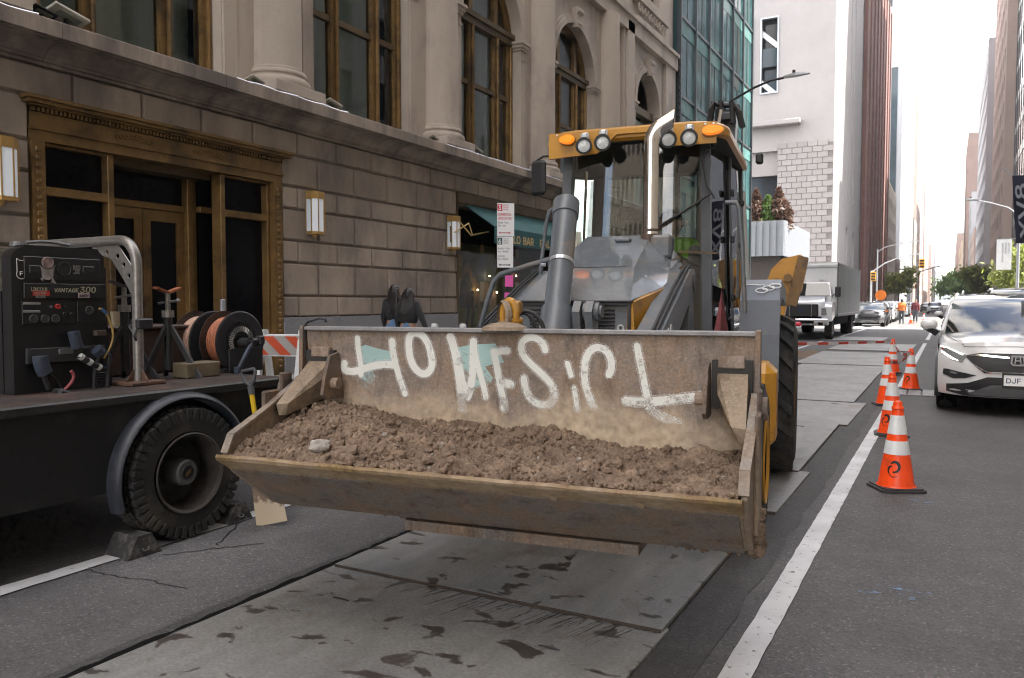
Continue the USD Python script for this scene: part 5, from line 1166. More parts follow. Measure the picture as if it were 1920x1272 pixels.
# lift arms
for s in (-1, 1):
    xa = XC + s * 0.50
    arm = [(2.88, 1.70), (2.80, 1.735), (2.66, 1.735), (1.50, 1.315), (1.15, 1.15), (0.88, 0.98), (0.80, 0.88), (0.95, 0.80), (1.40, 0.98), (2.10, 1.30), (2.88, 1.62)]
    m = MB(); m.prism(arm, (xa - 0.075, 0, 0), (0, 1, 0), (0, 0, 1), (0.15, 0, 0))
    a_ = obj('lift_arm', m, M_lgrey, lo)
    obj('arm_pivot', MB().cyl((xa - 0.085, 2.78, 1.64), (xa + 0.085, 2.78, 1.64), 0.06, n=16), M_black, a_)
    obj('arm_tower', MB().hull([(xa - 0.06, 2.7, 1.6), (xa + 0.06, 2.7, 1.6), (xa - 0.06, 2.88, 1.6), (xa + 0.06, 2.88, 1.6), (xa - 0.06, 2.5, 0.8), (xa + 0.06, 2.5, 0.8), (xa - 0.06, 2.95, 0.8), (xa + 0.06, 2.95, 0.8)]), M_lgrey, lo)
obj('arm_crosstube', MB().cyl((XC - 0.7, 1.15, 1.10), (XC + 0.7, 1.15, 1.10), 0.09, n=16), M_lgrey, lo)
m = MB(); m.add([(0.80, 2.2, 1.0), (0.90, 2.3, 1.0), (0.86, 2.25, 1.62)], [[0, 1, 2], [0, 2, 1]]); m.hull([(0.80, 2.2, 1.2), (0.92, 2.3, 1.2), (0.86, 2.25, 1.58), (0.82, 2.34, 1.2), (0.86, 2.2, 1.3)])
obj('red_flag', m, mat('red_cloth', (0.12, 0.022, 0.026), 0.8, var=0.3, scale=14), lo)
# big tilt cylinder in front of the hood
c0, c1 = l_at(1042, 610, 1.35), l_at(1062, 383, 1.85)
m = MB(); m.cyl(c0, c1, 0.075, n=24)
cy = obj('tilt_cylinder', m, M_lgrey, lo, smooth=40)
d = unit(c1 - c0)
for a_, b_, q_ in ((c1 - d * 0.10, c1 + d * 0.01, 0.083), (c0 - d * 0.10, c0 + d * 0.10, 0.092)): obj('cylinder_head', MB().cyl(a_, b_, q_, n=24), M_lgrey, cy, smooth=40)
m = MB(); m.cyl(c0 + d * 0.42, c0 + d * 0.445, 0.080, n=24); m.cyl(c0 + d * 0.43 + np.array([-0.085, -0.03, 0]), c0 + d * 0.43 + np.array([-0.115, -0.04, 0]), 0.014, n=8)
obj('hose_clamp', m, M_flash, cy)
m = MB(); m.cyl(c0 - d * 0.45, c0 - d * 0.05, 0.05, n=16)
obj('cylinder_rod', m, M_chrome, cy)
for dx in (0.10, 0.17):
    q = l_at(1085 if dx < 0.15 else 1108, 600, 1.40); m = MB()
    m.prism([(1.33, 1.10), (1.36, 1.36), (1.33, 1.45), (1.38, 1.51), (1.46, 1.51), (1.50, 1.44), (1.47, 1.34), (1.47, 1.10)], (q[0] - 0.022, 0, 0), (0, 1, 0), (0, 0, 1), (0.044, 0, 0))
    obj('bellcrank', m, M_lgrey, lo)
q = l_at(1120, 600, 1.40); m = MB(); m.cyl((q[0] - 0.08, 1.42, 1.45), (q[0] + 0.01, 1.42, 1.45), 0.052, n=20); m.cyl((q[0] + 0.01, 1.42, 1.45), (q[0] + 0.025, 1.42, 1.45), 0.035, n=16)
obj('bellcrank_pin', m, M_lgrey, lo)
def hose(pix, y, r, mt=None, nm='hose'):
    P = [l_at(u, v, yy) for (u, v), yy in zip(pix, y)]
    from scipy.interpolate import splprep, splev
    tck, _ = splprep(np.array(P).T, s=0, k=min(3, len(P) - 1)); obj(nm, MB().tube(list(zip(*splev(np.linspace(0, 1, 22), tck))), r, 9), mt or M_rubber, lo, smooth=60)
hose([(970, 592), (985, 584), (1003, 590), (1015, 605), (1020, 622)], [0.95] * 5, 0.011, M_rubber)
hose([(975, 588), (990, 590), (1000, 605), (1003, 622)], [1.05] * 4, 0.011)
hose([(905, 622), (925, 605), (945, 596), (960, 598)], [1.0] * 4, 0.013)
# yellow hook block standing on the bucket rim
m = MB(); c = l_at(957, 592, 0.80); 
a = np.linspace(0, 2 * PI, 25)[:-1]; m.tube([c + np.array([0.035 * math.cos(t), -0.01, 0.075 * math.sin(t)]) for t in a], 0.019, 8, closed=True); m.cbox(c + np.array([0.035, 0.0, 0.04]), (0.05, 0.05, 0.07), 0.012); m.cyl(c + np.array([0.02, -0.05, -0.035]), c + np.array([0.045, 0.02, -0.025]), 0.02, n=12)
hk = obj('lifting_hook', m, M_lyel, lo, smooth=50)
m = MB(); g = np.random.default_rng(2); m.lathe([(0.0, 0.035), (0.07, 0.022), (0.11, 0.006), (0.12, -0.01)], (c[0], 0.72, 1.375), (0, 0, 1), 14); m.lathe([(0.055, -0.02), (0.075, -0.018), (0.08, 0.0), (0.07, 0.014)], c + np.array([-0.03, -0.02, 0]), (-0.6, -0.5, 0.0), 20)
obj('hook_mud', m, M_mud, hk)
# hand rails, mirror
def rail(pix, ys, r=0.016, nm='handrail', mt=None):
    obj(nm, MB().tube([l_at(u, v, y) for (u, v), y in zip(pix, ys)], r, 9), mt or M_lgrey, lo, smooth=60)
rail([(900, 640), (901, 612), (914, 565), (925, 530), (938, 515), (985, 500), (1032, 486)], [1.55] * 7)
rail([(1003, 570), (1012, 520), (1024, 420), (1030, 396), (1042, 389), (1056, 388)], [2.6] * 6, 0.015)
rail([(1360, 380), (1380, 380), (1386, 392), (1392, 470), (1397, 588)], [3.25] * 5, 0.017)
rail([(1046, 292), (1018, 294), (1006, 302), (1003, 325), (1008, 350)], [3.4] * 5, 0.010, 'mirror_arm', M_black)
mc = (l_at(1010, 334, 3.38)); obj('mirror', MB().cbox(mc, (0.15, 0.06, 0.29), 0.025, rotz(-0.35)), M_black, lo)
# fenders
for s in (-1, 1):
    xo, xi = XC + s * 1.12, XC + s * 0.82
    fp = [(3.58, 0.80), (3.56, 1.25), (3.60, 1.52), (3.72, 1.64), (3.95, 1.69), (4.9, 1.62), (5.0, 1.54), (4.95, 1.47), (4.1, 1.55), (3.86, 1.49), (3.68, 1.22), (3.64, 0.80)]
    m = MB(); m.prism(fp, (xi, 0, 0), (0, 1, 0), (0, 0, 1), (xo - xi, 0, 0))
    f_ = obj('rear_fender', m, mat('fender_grey', (0.125, 0.14, 0.165), 0.5, var=0.08, scale=2, fine=30) if s < 0 else '/World/Looks/fender_grey', lo)
    if s > 0:
        m = MB()
        for k in range(3): m.tube([(xi + 0.16 + 0.05 * k + 0.045 * math.cos(t), 3.66 + 0.02 * k + 0.02 * math.sin(t) , 1.588 + 0.018 * k + 0.018 * math.sin(t) + 0.01) for t in np.linspace(0, 2 * PI, 16)[:-1]], 0.004, 5, closed=True)
        m.tube([(xi + 0.02 + 0.02 * k, 3.72 + 0.006 * math.sin(k * 2.0), 1.648 - 0.001 * k) for k in range(9)], 0.004, 5)
        obj('chalk_scrawl', m, M_white, f_)
for s in (-1, 1):
    x0 = XC + s * 0.96
    obj('step_tank', MB().cbox((x0, 3.12, 0.76), (0.34, 0.42, 0.62), 0.07), M_lyel, lo)
# cab: floor box, pillars, glass, roof
ZR, ZF = 2.785, 1.05
def cabx(y): return 0.64 + 0.115 * (y - 3.35) / 1.7
cyf, cyr = 3.36, 5.05
M_cabpil = mat('cab_pillar', (0.055, 0.062, 0.072), 0.45, var=0.12)
cab = obj('cab_base', MB().hull([(XC + s * cabx(y) , y, z) for s in (-1, 1) for y in (cyf, cyr) for z in (0.85, 1.06)]), M_interior, lo)
for s in (-1, 1):
    for y, w_, nm in ((cyf, 0.07, 'pillar'), (cyr, 0.07, 'pillar')):
        xx = XC + s * cabx(y); lean = 0.03 if y == cyf else -0.02
        obj(nm, MB().hull([(xx - s * a * 0.085 + (-s * 0.05 if z > 2 else 0), y + b * 0.07 + (lean * 3 if z > 2 else 0), z) for a in (0, 1) for b in (0, 1) for z in (1.0, ZR)]), M_cabpil if s > 0 or y == cyr else M_lgrey, lo)
    obj('door_post', MB().hull([(XC + s * (cabx(4.25) + a * 0.02) - (s * 0.05 if z > 2 else 0), 4.25 + b * 0.06, z) for a in (0, 1) for b in (0, 1) for z in (1.0, ZR)]), M_cabpil, lo)
    obj('sill_bar', MB().hull([(XC + s * (cabx(y) - a * 0.04), y, z) for a in (0, 1) for y in (cyf, cyr) for z in (1.03, 1.10)]), M_cabpil, lo)
    for ya, yb in ((cyf + 0.06, 4.25), (4.30, cyr)):
        q = [(XC + s * (cabx(ya) - 0.015), ya, 1.08), (XC + s * (cabx(yb) - 0.015), yb, 1.08), (XC + s * (cabx(yb) - 0.065), yb, ZR), (XC + s * (cabx(ya) - 0.065), ya + 0.07, ZR)]
        obj('side_glass', MB().add(q, [[0, 1, 2], [0, 2, 3]] if s > 0 else [[0, 2, 1], [0, 3, 2]]), M_sideglass if s > 0 else M_cabglass, lo)
xw = cabx(cyf) - 0.05
seg = 10; P = []
for i in range(seg + 1):
    f = -1 + 2 * i / seg; P.append([(XC + f * xw, cyf - 0.10 * (1 - f * f) + 0.01, 1.05), (XC + f * (xw - 0.04), cyf - 0.10 * (1 - f * f) + 0.10, ZR)])
ws = obj('windscreen', MB().grid(np.array(P)), M_cabglass, lo, smooth=True)
obj('wiper', MB().tube([l_at(1335, 362, cyf - 0.03), l_at(1285, 395, cyf - 0.06), l_at(1236, 424, cyf - 0.08)], 0.010, 6), M_black, ws)
obj('wiper_arm', MB().tube([l_at(1340, 372, cyf - 0.03), l_at(1325, 345, cyf - 0.01), l_at(1317, 300, cyf), l_at(1322, 282, cyf + 0.02), l_at(1340, 276, cyf + 0.03)], 0.008, 6), M_black, ws)
obj('decal_strip', MB().add([tuple(l_at(1272, 470, cyf - 0.09)), tuple(l_at(1345, 473, cyf - 0.03)), tuple(l_at(1345, 477, cyf - 0.03)), tuple(l_at(1272, 474, cyf - 0.09))], [[0, 2, 1], [0, 3, 2], [0, 1, 2], [0, 2, 3]]), mat('decal_tan', (0.25, 0.19, 0.11), 0.6), ws)
obj('rear_panel', MB().bb(XC - 0.70, XC + 0.70, cyr - 0.03, cyr + 0.01, 1.0, 1.75), M_interior, lo)
m = MB(); m.bb(XC + 0.28, XC + 0.70, cyr - 0.06, cyr - 0.03, 1.7, ZR)
obj('rear_quarter', m, M_interior, lo)
obj('rear_glass', MB().add([(XC - 0.66, cyr, 1.3), (XC + 0.66, cyr, 1.3), (XC + 0.62, cyr - 0.04, ZR), (XC - 0.62, cyr - 0.04, ZR)], [[0, 1, 2], [0, 2, 3]]), M_cabglass, lo)
# door edge caught by light
obj('rear_window_edge', MB().hull([tuple(np.array((XC + 0.765, 5.02, 1.55)) + np.array(d_)) for d_ in ((0, 0, 0), (0.03, 0.02, 0), (0, 0.03, 0), (-0.06, 0, 1.02), (-0.03, 0.02, 1.02), (-0.06, 0.03, 1.02))]), M_flash, lo)
# roof: rounded slab with a front visor cut out in the middle
def rrect(x0, x1, y0, y1, r): return sbox(x0 + r, y0 + r, x1 - r, y1 - r).buffer(r, 8)
levels = [(2.765, 0.045), (2.785, 0.0), (2.83, 0.0), (2.86, 0.02), (2.88, 0.06), (2.89, 0.14)]
rf0 = rrect(-0.70, 0.78, 3.26, 5.28, 0.24)
rings = []
base = np.array(rf0.exterior.coords)[:-1]; cen = np.array([XC, 4.25])
for z, ins in levels:
    g_ = np.array([c_ for c_ in base]); dv = g_ - cen; L_ = np.linalg.norm(dv, axis=1, keepdims=True)
    q = g_ - dv / L_ * ins; lift = 0.05 * (1 - ((q[:, 1] - 3.26) / 2.0))     # rises towards the front
    rings.append(np.column_stack([q, np.full(len(q), z) + 0.02 * (1 - (q[:, 0] - XC) ** 2 / 0.5)]))
G = np.array([np.vstack([q, q[:1]]) for q in rings]); m = MB(); m.grid(G[:, ::-1])
t_ = rings[-1]; c_ = len(t_); m.add(np.vstack([t_, [[XC, 4.25, 2.925]]]), [[i, (i + 1) % c_, c_] for i in range(c_)])
roof = obj('cab_roof', m, M_lyel, lo, smooth=50)
m = MB(); b_ = rings[0]; m.add(np.vstack([b_, [[XC, 4.25, 2.775]]]), [[(i + 1) % c_, i, c_] for i in range(c_)])
obj('roof_lining', m, M_interior, roof)
m = MB(); vis = [(-0.62, 2.86), (0.70, 2.86), (0.70, 2.70), (0.33, 2.70), (0.20, 2.82), (-0.06, 2.82), (-0.22, 2.68), (-0.62, 2.66)]
m.prism([(x, z) for x, z in vis], (0, 3.235, 0), (1, 0, 0), (0, 0, 1), (0, 0.03, 0))
obj('visor', m, M_lyel, roof)
for nm, (u, v), wd, fl in (('turn_signal', (1065, 263), 0.13, -1), ('turn_signal', (1336, 245), 0.16, 1)):
    c = l_at(u, v, 3.23); m = MB(); pr = [(math.cos(t) * wd / 2 * (1 if fl * math.cos(t) > 0 else 0.92), math.sin(t) * 0.036 * (1.0 if fl * math.cos(t) > 0 else 1.1)) for t in np.linspace(0, 2 * PI, 18)[:-1]]
    m.prism(pr, c + np.array([0, 0, 0]), (1, 0, 0), (0, 0, 1), (0, -0.03, 0)); m.prism([(a * 0.8, b * 0.75) for a, b in pr], c + np.array([0, -0.03, 0]), (1, 0, 0), (0, 0, 1), (0, -0.012, 0))
    t_ = obj(nm, m, M_amber, lo)
    obj('signal_rim', MB().prism(Polygon([(a * 1.12, b * 1.18) for a, b in pr]), c + np.array([0, 0.004, 0]), (1, 0, 0), (0, 0, 1), (0, -0.018, 0)), M_lyel, t_)
for (u, v) in ((1095, 274), (1130, 268), (1253, 262), (1292, 259)):
    c = l_at(u, v, 3.14); d_ = unit(np.array([0.10, -1, -0.12]))
    m = MB(); m.lathe([(0.0, -0.075), (0.042, -0.07), (0.060, -0.035), (0.064, 0.0), (0.066, 0.018), (0.050, 0.020), (0.048, 0.008)], c, d_, 24)
    wl = obj('work_light', m, M_rubber, lo, smooth=40)
    obj('lens', MB().lathe([(0.049, 0.008), (0.030, 0.016), (0.0, 0.020)], c, d_, 24), M_lens, wl, smooth=True)
    m = MB(); m.cbox(c + np.array([0, 0.03, 0.085]), (0.05, 0.04, 0.04), 0.008); m.cyl(c + np.array([-0.028, 0.02, 0.06]), c + np.array([-0.028, 0.02, 0.10]), 0.007, n=8); m.cyl(c + np.array([0.028, 0.02, 0.06]), c + np.array([0.028, 0.02, 0.10]), 0.007, n=8)
    obj('lamp_bracket', m, M_flash, wl)
obj('rear_work_light', MB().cbox(l_at(1424, 298, 5.28), (0.07, 0.09, 0.10), 0.015), M_rubber, lo)
# inside: seat, steering wheel, console
m = MB(); m.cbox((XC + 0.05, 4.45, 1.62), (0.5, 0.12, 0.75), 0.05); m.cbox((XC + 0.05, 4.15, 1.30), (0.5, 0.5, 0.14), 0.05); m.bb(XC - 0.2, XC + 0.3, 4.0, 4.4, 1.06, 1.25)
obj('driver_seat', m, M_interior, lo)
m = MB(); m.tube([(XC - 0.02 + 0.19 * math.cos(t), 3.78 + 0.10 * math.sin(t), 1.72 + 0.16 * math.sin(t)) for t in np.linspace(0, 2 * PI, 21)[:-1]], 0.015, 7, closed=True); m.cyl((XC - 0.02, 3.6, 1.2), (XC - 0.02, 3.78, 1.72), 0.035, n=10); m.cbox((XC - 0.05, 3.52, 1.35), (0.45, 0.22, 0.55), 0.05)
obj('steering_column', m, M_interior, lo)
# backhoe at the rear
c = LO
m = MB(); P0 = [(6.35, 1.35), (6.62, 1.42), (6.72, 1.98), (6.66, 2.02)]
bx = lambda u, v: l_at(u, v, 6.4)
pl = [bx(1433, 540)[[0, 2]], bx(1447, 505)[[0, 2]], bx(1466, 486)[[0, 2]], bx(1500, 478)[[0, 2]], bx(1516, 486)[[0, 2]], bx(1503, 545)[[0, 2]], bx(1488, 572)[[0, 2]], bx(1474, 574)[[0, 2]], bx(1468, 610)[[0, 2]], bx(1456, 600)[[0, 2]]]
M_padrust = mat('pad_rust', (0.20, 0.11, 0.035), 0.6, var=0.3, scale=6, dirt=(0.06, 0.04, 0.025), dirt_amt=0.4, dirt_scale=6)
bh = obj('stabilizer_leg', MB().prism([tuple(p) for p in pl], (0, 6.36, 0), (1, 0, 0), (0, 0, 1), (0, 0.30, 0)), M_lyel, lo)
pe = [bx(1497, 480)[[0, 2]], bx(1516, 484)[[0, 2]], bx(1493, 575)[[0, 2]], bx(1474, 570)[[0, 2]]]
obj('stabilizer_pad', MB().prism([tuple(p) for p in pe], (0, 6.30, 0), (1, 0, 0), (0, 0, 1), (0, 0.42, 0)), M_padrust, bh)
pg = [bx(1455, 518)[[0, 2]], bx(1472, 504)[[0, 2]], bx(1494, 506)[[0, 2]], bx(1480, 556)[[0, 2]]]
obj('stabilizer_lug', MB().prism([tuple(p) for p in pg], (0, 6.32, 0), (1, 0, 0), (0, 0, 1), (0, 0.05, 0)), M_lyel, bh)
p = bx(1478, 522); obj('stabilizer_pin', MB().cyl((p[0], 6.26, p[2]), (p[0], 6.5, p[2]), 0.045, n=14), M_padrust, bh)
m = MB(); m.hull([(XC + a, y, z) for a in (-0.2, 0.2) for y, z in ((5.3, 1.2), (5.9, 1.2), (5.3, 0.6), (5.9, 0.6))]); m.cbox((XC, 5.75, 0.9), (1.5, 0.3, 0.35), 0.03)
obj('rear_frame', m, M_lyel, lo)
m = MB()
q0, q1 = l_at(1352, 262, 6.3), l_at(1362, 195, 6.3)
m.hull([tuple(np.array((q0[0] + a, 5.9 + b, 1.2))) for a in (-0.13, 0.13) for b in (0, 0.3)] + [(q1[0] + a * 0.8, 6.35 + b * 0.7, q1[2] - 0.05) for a in (-0.13, 0.13) for b in (0, 0.3)])
bm = obj('boom', m, M_lgrey, lo)
m = MB()
for (a, b) in (((1330, 235), (1338, 192)), ((1345, 232), (1352, 190)), ((1375, 232), (1372, 192)), ((1392, 240), (1382, 200))): m.cyl(l_at(*a, 6.2), l_at(*b, 6.2), 0.032, n=10)
m.cbox(l_at(1360, 222, 6.3), (0.16, 0.2, 0.10), 0.02); m.cyl(l_at(1340, 196, 6.3), l_at(1385, 199, 6.3), 0.03, n=10)
obj('boom_knuckle', m, M_black, bm)
obj('boom_cylinder', MB().cyl(l_at(1346, 240, 6.1), l_at(1352, 206, 6.1), 0.02, n=10), M_chrome, bm)
m = MB(); m.tube([l_at(1328, 232, 6.05), l_at(1330, 205, 6.05), l_at(1338, 193, 6.1), l_at(1348, 198, 6.15)], 0.018, 7); m.tube([l_at(1395, 238, 6.05), l_at(1388, 210, 6.05), l_at(1376, 194, 6.1)], 0.018, 7)
obj('boom_hose', m, M_rubber, bm)
m = MB(); q = l_at(1490, 608, 6.2); m.cbox(q, (0.14, 0.06, 0.05), 0.015); q = l_at(1487, 625, 6.2); m.cbox(q, (0.04, 0.06, 0.07), 0.01)
obj('tail_light', m, mat('red_lens', (0.45, 0.01, 0.03), 0.25, var=0.2), lo)

# small fittings: hinges, handle, bolts, hydraulic lines
for z in (1.55, 2.05, 2.45):
    obj('door_hinge', MB().cbox((XC + cabx(5.0) - 0.02 - 0.02 * (z - 1.0), 5.02, z), (0.05, 0.09, 0.05), 0.01), M_black, lo)
    obj('door_hinge', MB().cbox((XC + cabx(4.25) + 0.02 - 0.02 * (z - 1.0), 4.23, z), (0.03, 0.05, 0.06), 0.008), M_black, lo)
m = MB(); m.cbox((XC + cabx(4.15), 4.12, 1.36), (0.03, 0.16, 0.035), 0.01); obj('door_handle', m, M_black, lo)
m = MB()
for x in (-0.55, -0.30, 0.30, 0.62, 0.68): m.cyl((x, 3.237, 2.845), (x, 3.228, 2.845), 0.008, n=8)
obj('visor_bolts', m, M_flash, roof)
for s in (-1, 1):
    xa = XC + s * 0.50; m = MB(); m.tube([(xa + s * 0.05, 2.7, 1.76), (xa + s * 0.05, 2.2, 1.60), (xa + s * 0.05, 1.55, 1.355), (xa + s * 0.05, 1.15, 1.18)], 0.009, 7); m.tube([(xa + s * 0.025, 2.7, 1.76), (xa + s * 0.025, 2.2, 1.60), (xa + s * 0.025, 1.55, 1.355), (xa + s * 0.025, 1.15, 1.18)], 0.009, 7)
    obj('hydraulic_line', m, M_rubber, lo, smooth=60)
m = MB(); m.box((XC, 2.22, 1.7365), (0.44, 0.006, 0.003)); pass
obj('hood_seam', m, M_black, hood)
for (u, v, tx, w_) in ((1248, 598, 'K', 0.03),): pass
m = MB(); m.tube([(XC + 0.577, 1.75 + 0.03 * math.cos(t), 1.30 + 0.05 * math.sin(t)) for t in np.linspace(0, 2 * PI, 12)[:-1]], 0.003, 5, closed=True); m.tube([(XC + 0.577, 1.84 + 0.03 * math.cos(t), 1.32 + 0.05 * math.sin(t)) for t in np.linspace(0, 2 * PI, 12)[:-1]], 0.003, 5, closed=True)
obj('chalk_mark', m, M_white, lo)
# ---------------------------------------------------------------- soil in the bucket: an uneven heap of clods
M_soil = usdkit.material(stage, '/World/Looks/soil', {
    'g': ('geometry', {}), 'n1': ('noise_texture', {'scale': 6.0, 'detail': 7.0, 'roughness': 0.65}), 'n2': ('noise_texture', {'scale': 60.0, 'detail': 7.0, 'roughness': 0.75}), 'n3': ('noise_texture', {'scale': 260.0, 'detail': 3.0}),
    'r1': ('rgb_ramp', {'ramp': [(0.26, (0.10, 0.07, 0.05)), (0.46, (0.21, 0.15, 0.108)), (0.60, (0.275, 0.20, 0.142)), (0.76, (0.37, 0.275, 0.195))]}),
    'r2': ('rgb_ramp', {'ramp': [(0.28, (0.42,) * 3), (0.5, (0.95,) * 3), (0.7, (1.3,) * 3)]}), 'x': ('mix', {'mix_type': 'multiply', 'fac': 1.0}), 'b': ('bump', {'strength': 1.0, 'distance': 0.008}), 'b2': ('bump', {'strength': 0.5, 'distance': 0.002}), 'p': ('principled_bsdf', {'roughness': 0.95, 'specular_ior_level': 0.2})},
    [('g.position', 'n1.vector'), ('g.position', 'n2.vector'), ('g.position', 'n3.vector'), ('n1.fac', 'r1.fac'), ('n2.fac', 'r2.fac'), ('r1.color', 'x.color1'), ('r2.color', 'x.color2'), ('x.color', 'p.base_color'), ('n2.fac', 'b.height'), ('n3.fac', 'b2.height'), ('b.normal', 'b2.normal'), ('b2.normal', 'p.normal')], surface='p.BSDF')
so = thing('soil_heap', 'brown clumpy soil heaped in the loader bucket, higher at the left', 'soil', LO, LYAW, kind='stuff')
def soil_h(x, y):
    x, y = np.asarray(x, float), np.asarray(y, float)
    f = np.clip(y / 0.72, 0, 1)
    base = 0.774 + 0.052 * f ** 0.8
    left = np.exp(-((x + 0.98) / 0.42) ** 2) * 0.105 * np.clip(f * 1.5 - 0.22, 0, 1)
    mid = np.exp(-((x + 0.35) / 0.55) ** 2) * 0.045 * np.clip(f * 1.6, 0, 1) + np.exp(-((x - 0.25) / 0.20) ** 2) * 0.035 * f
    right = np.exp(-((x - 0.96) / 0.07) ** 2 - ((y - 0.60) / 0.06) ** 2) * 0.055 - np.exp(-((x - 0.75) / 0.35) ** 2) * 0.02 * f
    p = np.stack([x * 5, y * 5, np.zeros_like(x)], -1); q = np.stack([x * 22, y * 22, np.full_like(x, 3.0)], -1); q3 = np.stack([x * 60, y * 60, np.full_like(x, 9.0)], -1)
    smooth = 1 - 0.6 * np.exp(-((x - 0.7) / 0.5) ** 2) * np.clip((0.30 - y) / 0.15, 0, 1)
    n = (meshkit.fbm(p, 3, 3) - 0.5) * 0.07 + (0.12 - np.abs(meshkit.fbm(q, 3, 5) - 0.5)) * 0.085 * smooth + (0.15 - np.abs(meshkit.fbm(q3, 2, 8) - 0.5)) * 0.065 * (0.5 + 0.5 * smooth)
    edge = np.clip(y / 0.10, 0, 1)
    return base + left + mid + right + n * (0.25 + 0.75 * edge) - 0.005 * (1 - edge)
X_, Y_ = np.meshgrid(np.linspace(-1.165, 1.165, 560), np.linspace(0.035, 0.755, 190), indexing='ij')
# fold the flat spacing a little so that the clods overhang
Zs = soil_h(X_, Y_); Pn = np.stack([X_ * 9, Y_ * 9, Zs * 9], -1)
jx = (meshkit.fbm(Pn * 2.5, 3, 21) - 0.5) * 0.035; jy = (meshkit.fbm(Pn * 2.5, 3, 22) - 0.5) * 0.035
jx[[0, -1], :] = 0; ed = np.clip((Y_ - 0.035) / 0.08, 0, 1)
G = np.stack([np.clip(X_ + jx, -1.168, 1.168), Y_ + jy * ed, Zs], -1)
obj('heap_surface', MB().grid(G), M_soil, so, smooth=True)
ico = trimesh.creation.icosphere(2); g = np.random.default_rng(12); m = MB(); IV, IF = np.array(ico.vertices), np.array(ico.faces)
for k in range(900):
    x, y = g.uniform(-1.13, 1.1), 0.05 + 0.66 * g.uniform(0, 1); s = 0.004 + 0.017 * g.uniform() ** 3.5
    if k < 260: x = g.uniform(-1.1, 0.3); s *= 1.25
    v = IV * (1 + 0.7 * (meshkit.noise(IV * 2.6 + k * 3.1)[:, None] - 0.5)) * s * g.uniform(0.6, 1.2, 3)
    m.add(v + (x, y, float(soil_h(np.array([x]), np.array([y]))[0]) + s * 0.25), IF)
for k in range(160):                                                       # crumbs on the lip and hanging off the bottom edge
    x = g.uniform(-0.6, 1.16) ; s = g.uniform(0.004, 0.012); v = IV * (1 + 0.7 * (meshkit.noise(IV * 2.6 + k * 7.7)[:, None] - 0.5)) * s
    m.add(v + ((x, g.uniform(0.02, 0.06), 0.796) if k % 2 else (x, 0.49 + g.uniform(-0.03, 0.03), 0.447)), IF)
for k in range(60):
    s = g.uniform(0.008, 0.03); v = IV * (1 + 0.7 * (meshkit.noise(IV * 2.6 + k * 5.7)[:, None] - 0.5)) * s
    m.add(v + (1.20 + g.uniform(-0.015, 0.02), 0.50 + g.uniform(-0.05, 0.1), 0.45 + abs(g.normal()) * 0.1), IF)
obj('clods', m, M_soil, so, smooth=True, kind='stuff')
m = MB()
for k in range(90):
    x, y = g.uniform(-1.1, 1.1), 0.06 + 0.6 * g.uniform(0, 1); s = 0.003 + 0.010 * g.uniform() ** 3
    v = IV * (1 + 0.9 * (meshkit.noise(IV * 1.7 + k * 2.3)[:, None] - 0.5)) * s * g.uniform(0.6, 1.3, 3); m.add(v + (x, y, float(soil_h(np.array([x]), np.array([y]))[0]) + s * 0.5), IF)
obj('pebbles', m, mat('pebble_pale', (0.30, 0.26, 0.21), 0.9, var=0.4, scale=30), so, kind='stuff')
m = MB()
for k in range(16):
    x, y = g.uniform(-1.0, 1.05), 0.08 + 0.5 * g.uniform(0, 1); z = float(soil_h(np.array([x]), np.array([y]))[0]) + 0.006; a = g.uniform(0, PI); L_ = g.uniform(0.02, 0.06)
    m.tube([(x + L_ * q * math.cos(a) + 0.006 * math.sin(5 * q + k), y + L_ * q * math.sin(a) * 0.6, z + 0.012 * (1 - q * q) + 0.006 * math.cos(3 * q)) for q in np.linspace(-1, 1, 6)], 0.0016, 5)
obj('roots', m, M_mud, so, kind='stuff')
x, y = -0.72, 0.165
ico = trimesh.creation.icosphere(3); IV3, IF3 = np.array(ico.vertices), np.array(ico.faces)
v = IV3 * (1 + 0.8 * (meshkit.fbm(IV3 * 1.4 + 4.2, 4, 3)[:, None] - 0.5)) * np.array([0.048, 0.04, 0.034])
t = thing('rubble_stone', 'pale grey rubble stone lying in the soil at the left of the bucket', 'stone', LO + LXA * x + LYA * y + np.array([0, 0, float(soil_h(np.array([x]), np.array([y]))[0]) + 0.022]), LYAW)
obj('stone', MB().add(v, IF3), mat('rubble_pale', (0.36, 0.33, 0.29), 0.9, var=0.35, scale=14, fine=60, bump=0.4), t, smooth=40)
x, y = -0.60, 0.15
t = thing('clay_slab', 'flat slab of dried clay leaning on the soil beside the pale stone', 'clay slab', LO + LXA * x + LYA * y + np.array([0, 0, float(soil_h(np.array([x]), np.array([y]))[0]) + 0.03]), LYAW)
obj('slab', MB().hull([(-0.07, -0.03, -0.02), (0.0, -0.05, -0.015), (0.08, 0.0, 0.02), (0.06, 0.05, 0.035), (-0.03, 0.05, 0.02), (-0.07, -0.03, -0.034), (0.0, -0.05, -0.03), (0.08, 0.0, 0.004), (0.06, 0.05, 0.016), (-0.03, 0.05, 0.0)]), M_soil, t)
